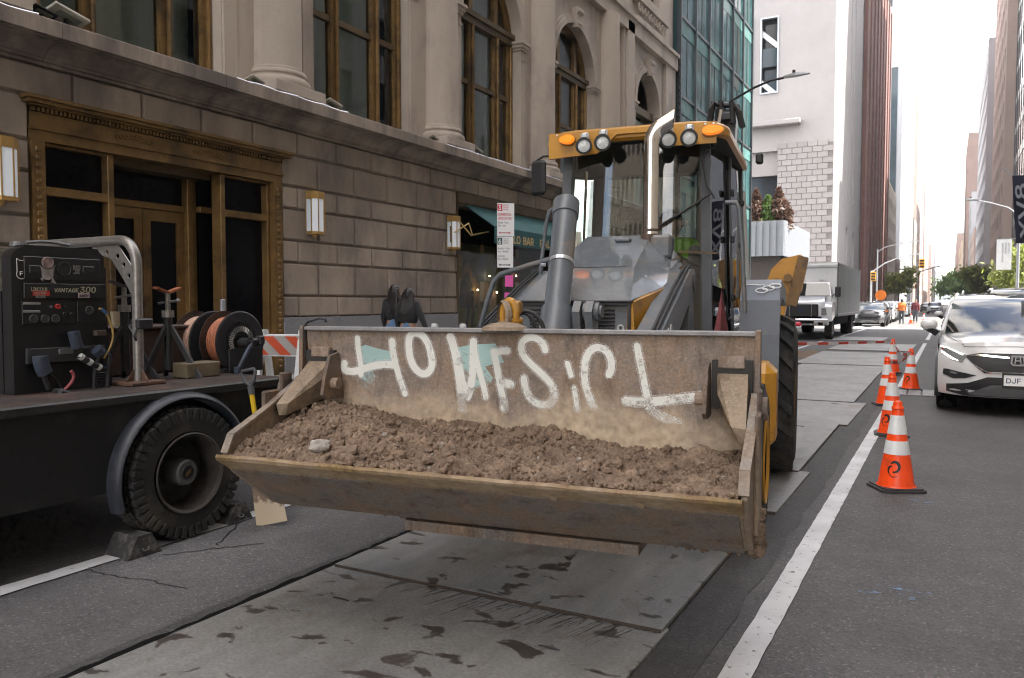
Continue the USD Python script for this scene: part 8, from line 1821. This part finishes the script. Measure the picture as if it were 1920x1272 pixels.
# ---------------------------------------------------------------- people
import manifold3d as m3
def sph(p, r, n=10):
    a = trimesh.creation.icosphere(1 if r < 0.03 else 2, r).vertices; return a + np.asarray(p, float)
def chain(js): return [m3.Manifold.hull_points(np.vstack([sph(*a), sph(*b)])) for a, b in zip(js[:-1], js[1:])]
def fuse(parts, ref=0.022, it=8):
    M = parts[0]
    for q in parts[1:]: M = M + q
    M = M.refine_to_length(ref); q = M.to_mesh(); t = trimesh.Trimesh(np.array(q.vert_properties[:, :3]), np.array(q.tri_verts), process=True)
    trimesh.smoothing.filter_taubin(t, iterations=it); return t
def person(label, loc, rz, H, P, tops, legsm, hairm, hair='long', vest=None, ref=0.022, sleeve='wrist', cat='person', parent_mat=None):
    k = H / 1.7; t = thing('person', label, cat, loc, rz); v = lambda p: np.array(p, float) * k
    J = dict(sl=(-0.17, 0, 1.40), sr=(0.17, 0, 1.40), el=(-0.23, -0.02, 1.13), er=(0.23, -0.02, 1.13), wl=(-0.24, 0.06, 0.89), wr=(0.24, 0.06, 0.89), hl=(-0.09, 0, 0.90), hr=(0.09, 0, 0.90), kl=(-0.095, 0.06, 0.49), kr=(0.095, 0.0, 0.49), al=(-0.095, 0.05, 0.08), ar=(0.095, -0.12, 0.09), pel=(0, 0, 0.95), ch=(0, 0, 1.27), nk=(0, 0, 1.45), hd=(0, 0.02, 1.59), face=(0, 1.0, 0)); J.update(P)
    J = {a: (v(b) if a != 'face' else unit(b)) for a, b in J.items()}; R = lambda r: r * k; f = J['face']; rt = np.cross(f, [0, 0, 1.0])
    up = np.array([0, 0, 1.0])
    def limbs(e=0.0, arms=True, legs=True, torso=True, lift=0.0):
        L = []
        if torso:
            side = unit(J['sr'] - J['sl']); hs = unit(J['hr'] - J['hl'])
            tb = [m3.Manifold.hull_points(np.vstack([sph(J['pel'] + up * lift + hs * R(0.07), R(0.105) + e), sph(J['pel'] + up * lift - hs * R(0.07), R(0.105) + e), sph((J['pel'] + J['ch']) / 2 + hs * R(0.05), R(0.092) + e), sph((J['pel'] + J['ch']) / 2 - hs * R(0.05), R(0.092) + e)])),
                  m3.Manifold.hull_points(np.vstack([sph((J['pel'] + J['ch']) / 2 + hs * R(0.05), R(0.092) + e), sph((J['pel'] + J['ch']) / 2 - hs * R(0.05), R(0.092) + e), sph(J['ch'] + side * R(0.085), R(0.108) + e), sph(J['ch'] - side * R(0.085), R(0.108) + e)])),
                  m3.Manifold.hull_points(np.vstack([sph(J['ch'] + side * R(0.085), R(0.108) + e), sph(J['ch'] - side * R(0.085), R(0.108) + e), sph(J['sl'], R(0.058) + e), sph(J['sr'], R(0.058) + e), sph(J['nk'] - up * R(0.03), R(0.055) + e)]))]
            L += tb
        if arms:
            for s in 'lr': L += chain([(J['s' + s], R(0.058) + e), (J['e' + s], R(0.042) + e), (J['w' + s], R(0.029) + e)])
        if legs:
            for s in 'lr': L += chain([(J['h' + s], R(0.098) + e), (J['k' + s], R(0.058) + e), (J['a' + s], R(0.040) + e)])
        return L
    L = limbs()
    L += chain([(J['nk'] - up * R(0.04), R(0.055)), (J['hd'] - up * R(0.05) - f * R(0.01), R(0.052))])
    hd = J['hd']; L.append(m3.Manifold.hull_points(np.vstack([sph(hd + up * R(0.025) - f * R(0.018), R(0.090)), sph(hd + up * R(0.02) + f * R(0.02), R(0.080)), sph(hd - up * R(0.075) + f * R(0.052), R(0.040)), sph(hd - up * R(0.03) + f * R(0.05) + rt * R(0.03), R(0.036)), sph(hd - up * R(0.03) + f * R(0.05) - rt * R(0.03), R(0.036))])))
    L += chain([(hd + f * R(0.092) + up * R(0.012), R(0.010)), (hd + f * R(0.112) - up * R(0.028), R(0.013))])
    for s in (-1, 1): L += chain([(hd + rt * R(0.088) * s + up * R(0.02), R(0.013)), (hd + rt * R(0.088) * s - up * R(0.03), R(0.011))])
    for s in 'lr':
        w, e_ = J['w' + s], J['e' + s]; d = unit(w - e_); sg = -1 if s == 'l' else 1; ac = unit(np.cross(d, [sg, 0.15, 0.0])) if abs(d[0]) < 0.9 else np.array([0, 1.0, 0]); pn = np.cross(d, ac)
        L.append(m3.Manifold.hull_points(np.vstack([sph(w, R(0.026)), sph(w + d * R(0.085) + ac * R(0.030), R(0.013)), sph(w + d * R(0.08) - ac * R(0.030), R(0.013)), sph(w + d * R(0.02) + ac * R(0.024), R(0.016))])))
        for i, (q, ln) in enumerate(((0.030, 0.066), (0.010, 0.074), (-0.010, 0.070), (-0.030, 0.054))):
            b = w + d * R(0.078) + ac * R(q); L += chain([(b, R(0.0095)), (b + d * R(ln * 0.5) - pn * R(0.008) * sg, R(0.009)), (b + d * R(ln * 0.9) - pn * R(0.026) * sg, R(0.008))])
        b = w + d * R(0.025) + ac * R(0.022); L += chain([(b, R(0.012)), (b + d * R(0.030) + ac * R(0.026), R(0.0105)), (b + d * R(0.058) + ac * R(0.032) - pn * R(0.012) * sg, R(0.009))])
    for s in 'lr': L += chain([(J['a' + s], R(0.04)), (J['a' + s] + np.array([0, R(0.14), -R(0.05)]), R(0.03))])
    b = obj('body', fuse(L, R(ref) * 0.8, 5), M_skin, t, smooth=True)
    for s in (-1, 1): obj('eye', MB().mesh(trimesh.creation.icosphere(1, R(0.011)), None, hd + rt * R(0.033) * s + f * R(0.088) + up * R(0.012)), M_eye, b)
    obj('mouth', MB().mesh(trimesh.creation.icosphere(1, R(0.012)), np.diag([1.8, 1, 0.5]), hd + f * R(0.088) - up * R(0.058)), M_lip, b)
    T = limbs(R(0.014), arms=False, legs=False, lift=R(0.20) if hair == 'long' else 0.0)
    for s in 'lr': T += chain([(J['s' + s], R(0.074)), (J['e' + s], R(0.056)), (J['w' + s], R(0.041))])
    obj('top', fuse(T, R(ref), 6), tops, b, smooth=True)
    T = []; hs = unit(J['hr'] - J['hl']); T.append(m3.Manifold.hull_points(np.vstack([sph(J['pel'] + up * R(0.09), R(0.11)), sph(J['pel'] - up * R(0.02) + hs * R(0.07), R(0.115)), sph(J['pel'] - up * R(0.02) - hs * R(0.07), R(0.115)), sph(J['hl'], R(0.112)), sph(J['hr'], R(0.112))])))
    for s in 'lr': T += chain([(J['h' + s], R(0.110)), (J['k' + s], R(0.072)), (J['a' + s] + up * R(0.02), R(0.058))])
    obj('trousers', fuse(T, R(ref), 6), legsm, b, smooth=True)
    for s in 'lr': obj('shoe', fuse(chain([(J['a' + s] - up * R(0.03) + np.array([0, -R(0.04), 0]), R(0.046)), (J['a' + s] + np.array([0, R(0.06), -R(0.035)]), R(0.044)), (J['a' + s] + np.array([0, R(0.16), -R(0.047)]), R(0.034))]), 0.03, 3), M_ctrim, b, smooth=True)
    Hh = [m3.Manifold.hull_points(np.vstack([sph(hd + up * R(0.045) - f * R(0.025), R(0.096)), sph(hd + up * R(0.055) + f * R(0.02), R(0.078)), sph(hd - up * R(0.02) - f * R(0.05), R(0.078))]))]
    if hair == 'long':
        g = np.random.default_rng(int(H * 1000))
        for q in np.linspace(-1, 1, 9):
            p0 = hd + rt * R(0.075) * q - f * R(0.045 + 0.03 * (1 - q * q)) + up * R(0.03); p1 = hd + rt * R(0.10) * q - f * R(0.08) - up * R(0.14); p2 = hd + rt * R(0.105 + 0.02 * g.uniform()) * q - f * R(0.115) - up * R(0.30 + 0.04 * g.uniform()); p3 = hd + rt * R(0.085 + 0.03 * g.uniform()) * q - f * R(0.12) - up * R(0.40 + 0.12 * g.uniform())
            Hh += chain([(p0, R(0.040)), (p1, R(0.036)), (p2, R(0.033)), (p3, R(0.016))])
    if hair: obj('hair', fuse(Hh, R(0.025), 5), hairm, b, smooth=True)
    if vest is not None:
        T = limbs(R(0.022), arms=False, legs=False); obj('vest', fuse(T, R(ref), 5), vest, b, smooth=True)
    return t
M_skin = mat('skin', (0.30, 0.17, 0.11), 0.5, var=0.08); M_eye = mat('eye', (0.02, 0.015, 0.012), 0.2); M_lip = mat('lips', (0.25, 0.09, 0.08), 0.5)
M_bcloth = mat('black_cloth', (0.013, 0.013, 0.014), 0.9, var=0.2, fine=80, bump=0.2); M_jean = mat('blue_denim', (0.09, 0.17, 0.30), 0.85, var=0.2, scale=12, fine=90, bump=0.2); M_hair = mat('black_hair', (0.010, 0.008, 0.008), 0.38, var=0.4, scale=30, fine=90, bump=0.6, stretch=(1, 1, 0.15))
M_hivis = mat('hi_vis_green', (0.25, 0.50, 0.03), 0.7, var=0.1); M_slate = mat('slate_cloth', (0.06, 0.07, 0.08), 0.85); M_hivo = mat('hi_vis_orange', (0.55, 0.14, 0.02), 0.7); M_maroon = mat('maroon_cloth', (0.10, 0.012, 0.02), 0.85)
pa, pb = onX(741, 600, -8.75), onX(766, 600, -8.25)
person('left woman of two walking away, long straight black hair, black top, jeans', (pa[0], pa[1], 0.15), 0.15, 1.655, dict(face=(0.25, 1, 0), er=(0.22, 0.04, 1.14), wr=(0.20, 0.2, 1.0)), M_bcloth, M_jean, M_hair)
person('right woman of two walking away, long wavy black hair, black jacket, jeans', (pb[0], pb[1], 0.15), 0.1, 1.585, dict(er=(0.31, -0.05, 1.17), wr=(0.43, -0.08, 0.95), face=(-0.2, 1, 0)), M_bcloth, M_jean, M_hair)
# driver sitting in the cab (his forward is the machine's front, towards the camera)
dl = LO + LXA * (XC + 0.20) + LYA * 4.0 + np.array([0, 0, 0.56])
person('driver in a hi-vis green vest sitting in the backhoe cab', dl, LYAW + PI, 1.72, dict(kl=(-0.14, 0.42, 0.92), kr=(0.14, 0.42, 0.92), al=(-0.14, 0.46, 0.68), ar=(0.14, 0.46, 0.68), el=(-0.26, 0.12, 1.17), er=(0.26, 0.12, 1.17), wl=(-0.16, 0.32, 1.25), wr=(0.14, 0.32, 1.25), face=(0.1, 1, 0)), M_slate, M_slate, M_hair, 'short', M_hivis)
q = onZ(1580 + 1, 0 + 668 - 40, 0); 
p = onZ(1699, 607.5); person('far worker in an orange vest walking beside the parked cars', (p[0] - 0.3, p[1], 0), 0.2, 1.75, {}, M_hivo, M_slate, M_hair, 'short', M_hivo, 0.05)
p = onZ(1716, 605.5); person('far pedestrian in a maroon jacket crossing behind the far cones', (p[0], p[1], 0), PI, 1.75, {}, M_maroon, M_slate, M_hair, 'short', None, 0.05)

# ---------------------------------------------------------------- street furniture
M_pole = mat('pole_black', (0.02, 0.021, 0.022), 0.45, metal=0.3, var=0.2); M_polegrey = mat('pole_grey', (0.30, 0.31, 0.32), 0.45, metal=0.4, var=0.1)
sg = thing('parking_sign', 'tall black post with two white parking rule signs and pink stickers', 'street sign', (-7.02, 12.55, 0.15), world=True)
SXp = -7.02
def sgp(u, v): return onX(u, v, SXp)
sy0 = sgp(954, 450)[1]
obj('post', MB().bb(SXp - 0.03, SXp + 0.03, sy0 - 0.03, sy0 + 0.03, 0.1, sgp(958, 392)[2]), M_pole, sg)
M_sgw = mat('sign_white', (0.72, 0.73, 0.74), 0.4, var=0.03); M_sgr = mat('sign_red', (0.50, 0.02, 0.05), 0.4); M_sgg = mat('sign_green', (0.015, 0.08, 0.07), 0.4); M_sgt = mat('sign_grey_text', (0.22, 0.23, 0.25), 0.5)
nS = unit(np.array([math.sin(0.60), -math.cos(0.60), 0.0])); uS = np.array([math.cos(0.60), math.sin(0.60), 0.0])      # plates face the camera's side
def s_on(u, v):
    p0 = np.array([SXp, sy0, 1.5]) + nS * 0.04; r_ = ray(u, v); q_ = C3 + r_ * (np.dot(p0 - C3, nS) / np.dot(r_, nS)) - p0; return np.array([q_ @ uS, q_[2] + 1.5])
def plate(x0, x1, z0, z1, mt, nm, off=0.0, d_=0.003, par=None):
    o = np.array([SXp, sy0, 0]) + nS * (0.04 + off); m = MB(); m.prism(sbox(x0, z0, x1, z1), o, uS, (0, 0, 1), nS * d_); return obj(nm, m, mt, par or sg)
def stext(tx, h, x, z, w, mt, par, nm='lettering'):
    o = np.array([SXp, sy0, 0]) + nS * 0.0440 + uS * x + np.array([0, 0, z]); obj(nm, MB().text(tx, h, o, uS, (0, 0, 1), 0.001, True, w), mt, par)
(xa, zt), (xb, _), (_, zm), (_, zbm) = s_on(932, 381), s_on(964, 381), s_on(940, 443), s_on(940, 502)
w_ = xb - xa
s1 = plate(xa, xb, zm, zt, M_sgw, 'sign_plate'); s2 = plate(xa, xb - w_ * 0.06, zbm, zm - 0.01, M_sgw, 'sign_plate')
h1 = zt - zm
plate(xa + 0.02 * w_, xa + 0.3 * w_, zt - 0.24 * h1, zt - 0.03 * h1, M_sgr, 'number_panel', 0.0035, 0.001, s1); stext('3', 0.15 * h1, xa + 0.08 * w_, zt - 0.21 * h1, 0.15 * w_, M_sgw, s1, 'number')
for k, tx in enumerate(('HOUR', 'PARKING', 'METERED')): stext(tx, 0.035 * h1, xa + 0.36 * w_, zt - (0.08 + 0.065 * k) * h1, 0.3 * w_, M_sgr, s1)
stext('COMMERCIAL', 0.075 * h1, xa + 0.05 * w_, zt - 0.38 * h1, 0.8 * w_, M_sgr, s1); stext('VEHICLES ONLY', 0.075 * h1, xa + 0.05 * w_, zt - 0.50 * h1, 0.85 * w_, M_sgr, s1); stext('Monday - Friday', 0.06 * h1, xa + 0.05 * w_, zt - 0.62 * h1, 0.62 * w_, M_sgt, s1); stext('7am - 6pm', 0.06 * h1, xa + 0.05 * w_, zt - 0.71 * h1, 0.45 * w_, M_sgt, s1)
def arrow(z, mt, par):
    o = np.array([SXp, sy0, 0]) + nS * 0.0442; a, b = xa + 0.08 * w_, xa + 0.80 * w_; hh = 0.035 * h1
    obj('arrow', MB().prism(Polygon([(a, z), (a + 0.12 * w_, z + hh), (a + 0.12 * w_, z + hh * 0.35), (b - 0.12 * w_, z + hh * 0.35), (b - 0.12 * w_, z + hh), (b, z), (b - 0.12 * w_, z - hh), (b - 0.12 * w_, z - hh * 0.35), (a + 0.12 * w_, z - hh * 0.35), (a + 0.12 * w_, z - hh)]), o, uS, (0, 0, 1), nS * 0.001), mt, par)
arrow(zm + 0.10 * h1, M_sgr, s1)
plate(xa + 0.02 * w_, xa + 0.3 * w_, zm - 0.26 * h1, zm - 0.05 * h1, M_sgg, 'number_panel', 0.0035, 0.001, s2); stext('6', 0.15 * h1, xa + 0.08 * w_, zm - 0.235 * h1, 0.15 * w_, M_sgw, s2, 'number')
for k, tx in enumerate(('HOUR', 'PARKING', 'METERED')): stext(tx, 0.035 * h1, xa + 0.36 * w_, zm - (0.10 + 0.065 * k) * h1, 0.3 * w_, M_sgt, s2)
for k, tx in enumerate(('Monday - Friday', '6pm - Midnight', 'Saturday', '8am - Midnight')): stext(tx, 0.055 * h1, xa + 0.05 * w_, zm - (0.40 + 0.09 * k + (0.05 if k > 1 else 0)) * h1, (0.7, 0.62, 0.42, 0.6)[k] * w_, M_sgt, s2)
arrow(zbm + 0.08 * h1, M_black, s2)
M_pinkst = mat('sticker_pink', (0.72, 0.10, 0.40), 0.5, var=0.1)
for z0, z1, dx in ((517, 538, 0.0), (549, 566, -0.01)):
    (x0, za) = s_on(947, z1); (x1, zb2) = s_on(962, z0); plate(x0 + dx, x1, za, zb2, M_pinkst, 'pink_sticker', -0.002, 0.004)
# barricades
def barricade(lab, x, y, rz):
    t = thing('traffic_barricade', lab, 'barricade', (x, y, 0.15), rz)
    M_ = M_barr
    for s in (-1, 1):
        xx = s * 0.27
        for q in (-1, 1):
            m = MB(); m.hull([(xx + a, q * 0.26 + b, 0.0) for a in (-0.04, 0.04) for b in (-0.045, 0.045)] + [(xx + a, q * 0.035 + b, 1.0) for a in (-0.03, 0.03) for b in (-0.035, 0.035)])
            l_ = obj('leg', m, M_, t)
            for k in range(5):
                z = 0.15 + k * 0.17; yy = q * (0.26 - 0.225 * z); obj('rib', MB().box((xx + 0.037, yy, z), (0.008, 0.06, 0.012), rotx(0.6 if k % 2 else -0.6)), M_, l_)
        m = MB(); m.cbox((xx, 0, 0.15), (0.06, 0.44, 0.10), 0.02); obj('tie', m, M_, t)
    for q, z in ((-0.085, 0.80), (0.085, 0.80)):
        b = obj('board', MB().cbox((0, q, z), (1.0, 0.02, 0.28), 0.006), M_, t)
        for k in range(-3, 4):
            x0 = k * 0.30; pg = Polygon([(x0, -0.12), (x0 + 0.15, -0.12), (x0 - 0.09, 0.12), (x0 - 0.24, 0.12)]).intersection(sbox(-0.48, -0.12, 0.48, 0.12))
            if not pg.is_empty: obj('stripe', MB().prism(pg, (0, q + (-0.012 if q < 0 else 0.012), z), (1, 0, 0), (0, 0, 1), (0, -0.002 if q < 0 else 0.002, 0)), M_barro, b)
        pg = sbox(-0.48, -0.12, 0.48, 0.12); obj('board_sheet', MB().prism(pg, (0, q + (-0.0105 if q < 0 else 0.0105), z), (1, 0, 0), (0, 0, 1), (0, -0.001 if q < 0 else 0.001, 0)), M_barrg, b)
        obj('low_board', MB().cbox((0, q * 2.4, 0.26), (0.9, 0.015, 0.16), 0.006), M_, t)
M_barr = mat('barricade_white', (0.62, 0.63, 0.63), 0.5, var=0.12, scale=20, fine=60); M_barro = mat('barricade_orange', (0.52, 0.07, 0.02), 0.5); M_barrg = mat('barricade_grey', (0.34, 0.33, 0.31), 0.6)
barricade('orange and white striped barricade on the pavement behind the truck', -7.55, 7.62, 0.35)
for (u, lab) in ((815, 'small pale bollard top seen over the bucket rim, left of the pair'), (868, 'small pale bollard top seen over the bucket rim, right of the pair')):
    p = onX(u, 616, -7.6); t = thing('bollard', lab, 'bollard', (p[0], p[1], 0.15)); obj('post', MB().lathe([(0.06, 0), (0.06, p[2] - 0.10), (0.05, p[2] - 0.08), (0.05, p[2] - 0.09 + 0.02), (0.0, p[2] - 0.065)], (0, 0, 0), (0, 0, 1), 14), M_barr, t)
# lamps and traffic lights
def street_lamp(lab, x, y, h, arm, rise, mt, black=False):
    t = thing('street_lamp', lab, 'street lamp', (x, y, 0.15))
    obj('post', MB().cyl((0, 0, 0), (0, 0, h), 0.10, 0.07, 12), mt, t)
    m = MB(); m.tube([(0, 0, h - 0.3), (arm * 0.2, 0, h + rise * 0.25), (arm * 0.55, 0, h + rise * 0.72), (arm * 0.8, 0, h + rise * 0.95), (arm, 0, h + rise)], 0.04, 8); obj('arm', m, mt, t)
    hd = obj('lamp_head', MB().hull([(arm + a, b, h + rise + c) for a, b, c in ((0, -0.05, -0.02), (0, 0.05, -0.02), (0, -0.05, 0.05), (0, 0.05, 0.05), (0.35, -0.14, 0.0), (0.35, 0.14, 0.0), (0.8, -0.08, 0.03), (0.8, 0.08, 0.03), (0.4, -0.1, 0.11), (0.4, 0.1, 0.11))]), M_polegrey, t)
    obj('photocell', MB().cyl((arm + 0.3, 0, h + rise + 0.1), (arm + 0.3, 0, h + rise + 0.2), 0.05, n=10), M_pole, hd)
p0, p1 = onX(1337, 192, -6.9), None
LYp = 27.2
a0, a1 = onY(1345, 190, LYp), onY(1470, 149, LYp)
street_lamp('black street lamp whose arm reaches out above the backhoe cab roof', a0[0], LYp, a0[2] - 0.4, a1[0] - a0[0], a1[2] - a0[2] + 0.3, M_pole)
b0, b1 = onY(1608, 500, 86.0), onY(1640, 493, 86.0)
street_lamp('grey street lamp behind the box truck at the avenue corner', -6.9, 96, 7.2, 3.4, 0.7, M_polegrey)
street_lamp('grey street lamp on the right pavement carrying the white banner', KR + 0.5, 58, 7.0, -2.9, 0.8, M_polegrey)
def signal(t, x, y, z, nm='signal_head'):
    for dx, dy in ((0, -1), (0.2, 0)):
        h = obj(nm, MB().cbox((x + dx, y, z), (0.28, 0.22, 0.92), 0.03), M_sigy, t)
        for k in range(3): obj('lens', MB().cyl((x + dx, y - 0.115, z + 0.29 - 0.29 * k), (x + dx, y - 0.125, z + 0.29 - 0.29 * k), 0.10, n=14), M_black, h); obj('hood', MB().lathe([(0.11, 0.0), (0.11, 0.14)], (x + dx, y - 0.11, z + 0.29 - 0.29 * k), (0, -1, 0), 12, PI), M_sigy, h)
M_sigy = mat('signal_yellow', (0.50, 0.24, 0.02), 0.5, var=0.1)
t = thing('traffic_light', 'traffic light with a long curved arm and yellow heads over the left lane', 'traffic light', (-6.9, 88.5, 0.15))
obj('post', MB().cyl((0, 0, 0), (0, 0, 4.6), 0.10, 0.08, 12), M_polegrey, t); obj('arm', MB().tube([(0, 0, 4.4), (1.2, 0, 5.3), (2.6, 0, 5.9), (4.6, 0, 6.2)], [0.07, 0.06, 0.05, 0.04], 9), M_polegrey, t)
signal(t, 4.45, 0, 5.2); signal(t, 0.1, -0.2, 4.0)
t = thing('traffic_light', 'far traffic light with a pale post in the middle of the street view', 'traffic light', (-5.6, 190, 0.15)); obj('post', MB().cyl((0, 0, 0), (0, 0, 8.0), 0.22, 0.18, 10), M_polegrey, t); obj('arm', MB().tube([(0, 0, 7.9), (3.2, 0, 8.9), (4.0, 0, 9.0)], 0.14, 8), M_polegrey, t); signal(t, -0.6, -0.3, 4.8)
# banner on the lamp post, flag at the right edge
t = thing('pole_banner', 'white banner with vertical grey lettering hanging from the right lamp post', 'banner', (2.6, 58, 0), world=True)
(bx0, _, bz1), (bx1, _, bz0) = onY(1869, 449, 57.9), onY(1896, 506, 57.9)
obj('cloth', MB().bb(bx0, bx1, 57.88, 57.90, bz0, bz1), M_white, t); obj('bracket', MB().bb(bx0, KR + 0.5, 57.88, 57.94, bz1 - 0.02, bz1 + 0.03), M_polegrey, t)
for k, (tx, q) in enumerate((('MADISON AVENUE', 0.35), ('BUSINESS', 0.55), ('DISTRICT', 0.75))): obj('lettering', MB().text(tx, (bx1 - bx0) * 0.11, (bx0 + (bx1 - bx0) * q, 57.878, bz1 - 0.25), (0, 0, -1), (1, 0, 0), 0.001, True, (bz1 - bz0) * (0.62 if k == 0 else 0.35)), M_sgt, t)
t = thing('flag', 'dark navy flag with white letters at the right frame edge', 'flag', (3.0, 46, 0), world=True)
(fx0, _, fz1), (fx1, _, fz0) = onY(1902, 330, 46.0), onY(1955, 455, 46.0)
P = np.array([[(fx0 + (fx1 - fx0) * q + 0.25 * (1 - f) - 0.1, 46.0 + 0.10 * math.sin(5 * f + 3 * q), fz0 + (fz1 - fz0) * f) for f in np.linspace(0, 1, 12)] for q in np.linspace(0, 1, 9)])
m = MB(); m.grid(P); m.grid(P[::-1]); obj('cloth', m, mat('navy_cloth', (0.015, 0.016, 0.035), 0.85, var=0.3, scale=3), t)
obj('lettering', MB().text('XV8', (fx1 - fx0) * 0.36, (fx0 + (fx1 - fx0) * 0.62, 45.80, fz0 + (fz1 - fz0) * 0.08), (-0.12, 0, 1), (-1, 0, -0.12), 0.002, True, (fz1 - fz0) * 0.8), M_sgt, t)
obj('staff', MB().cyl(onY(1880, 315, 46.0), (KR + 4.0, 46.3, fz0 - 1.2), 0.03, n=8), M_polegrey, t)
# orange work sign far down on the left
t = thing('work_sign', 'round orange work sign standing among the far parked cars', 'sign', onZ(1650, 610)); m = MB(); m.cyl((0, 0, 0), (0, 0, 1.5), 0.04, n=8); obj('post', m, M_polegrey, t); obj('disc', MB().cyl((0, -0.05, 2.0), (0, 0.05, 2.0), 0.34, n=20), mat('work_orange', (0.70, 0.18, 0.02), 0.5), t)

# ---------------------------------------------------------------- thin city haze
M_haze = usdkit.material(stage, '/World/Looks/haze', {'v': ('principled_volume', {'color': (0.93, 0.95, 1.0), 'density': 0.00014, 'anisotropy': 0.3})}, volume='v.volume')
obj('haze', MB().bb(-720, 720, -420, 1720, -1.0, 130.0), M_haze, kind='stuff')
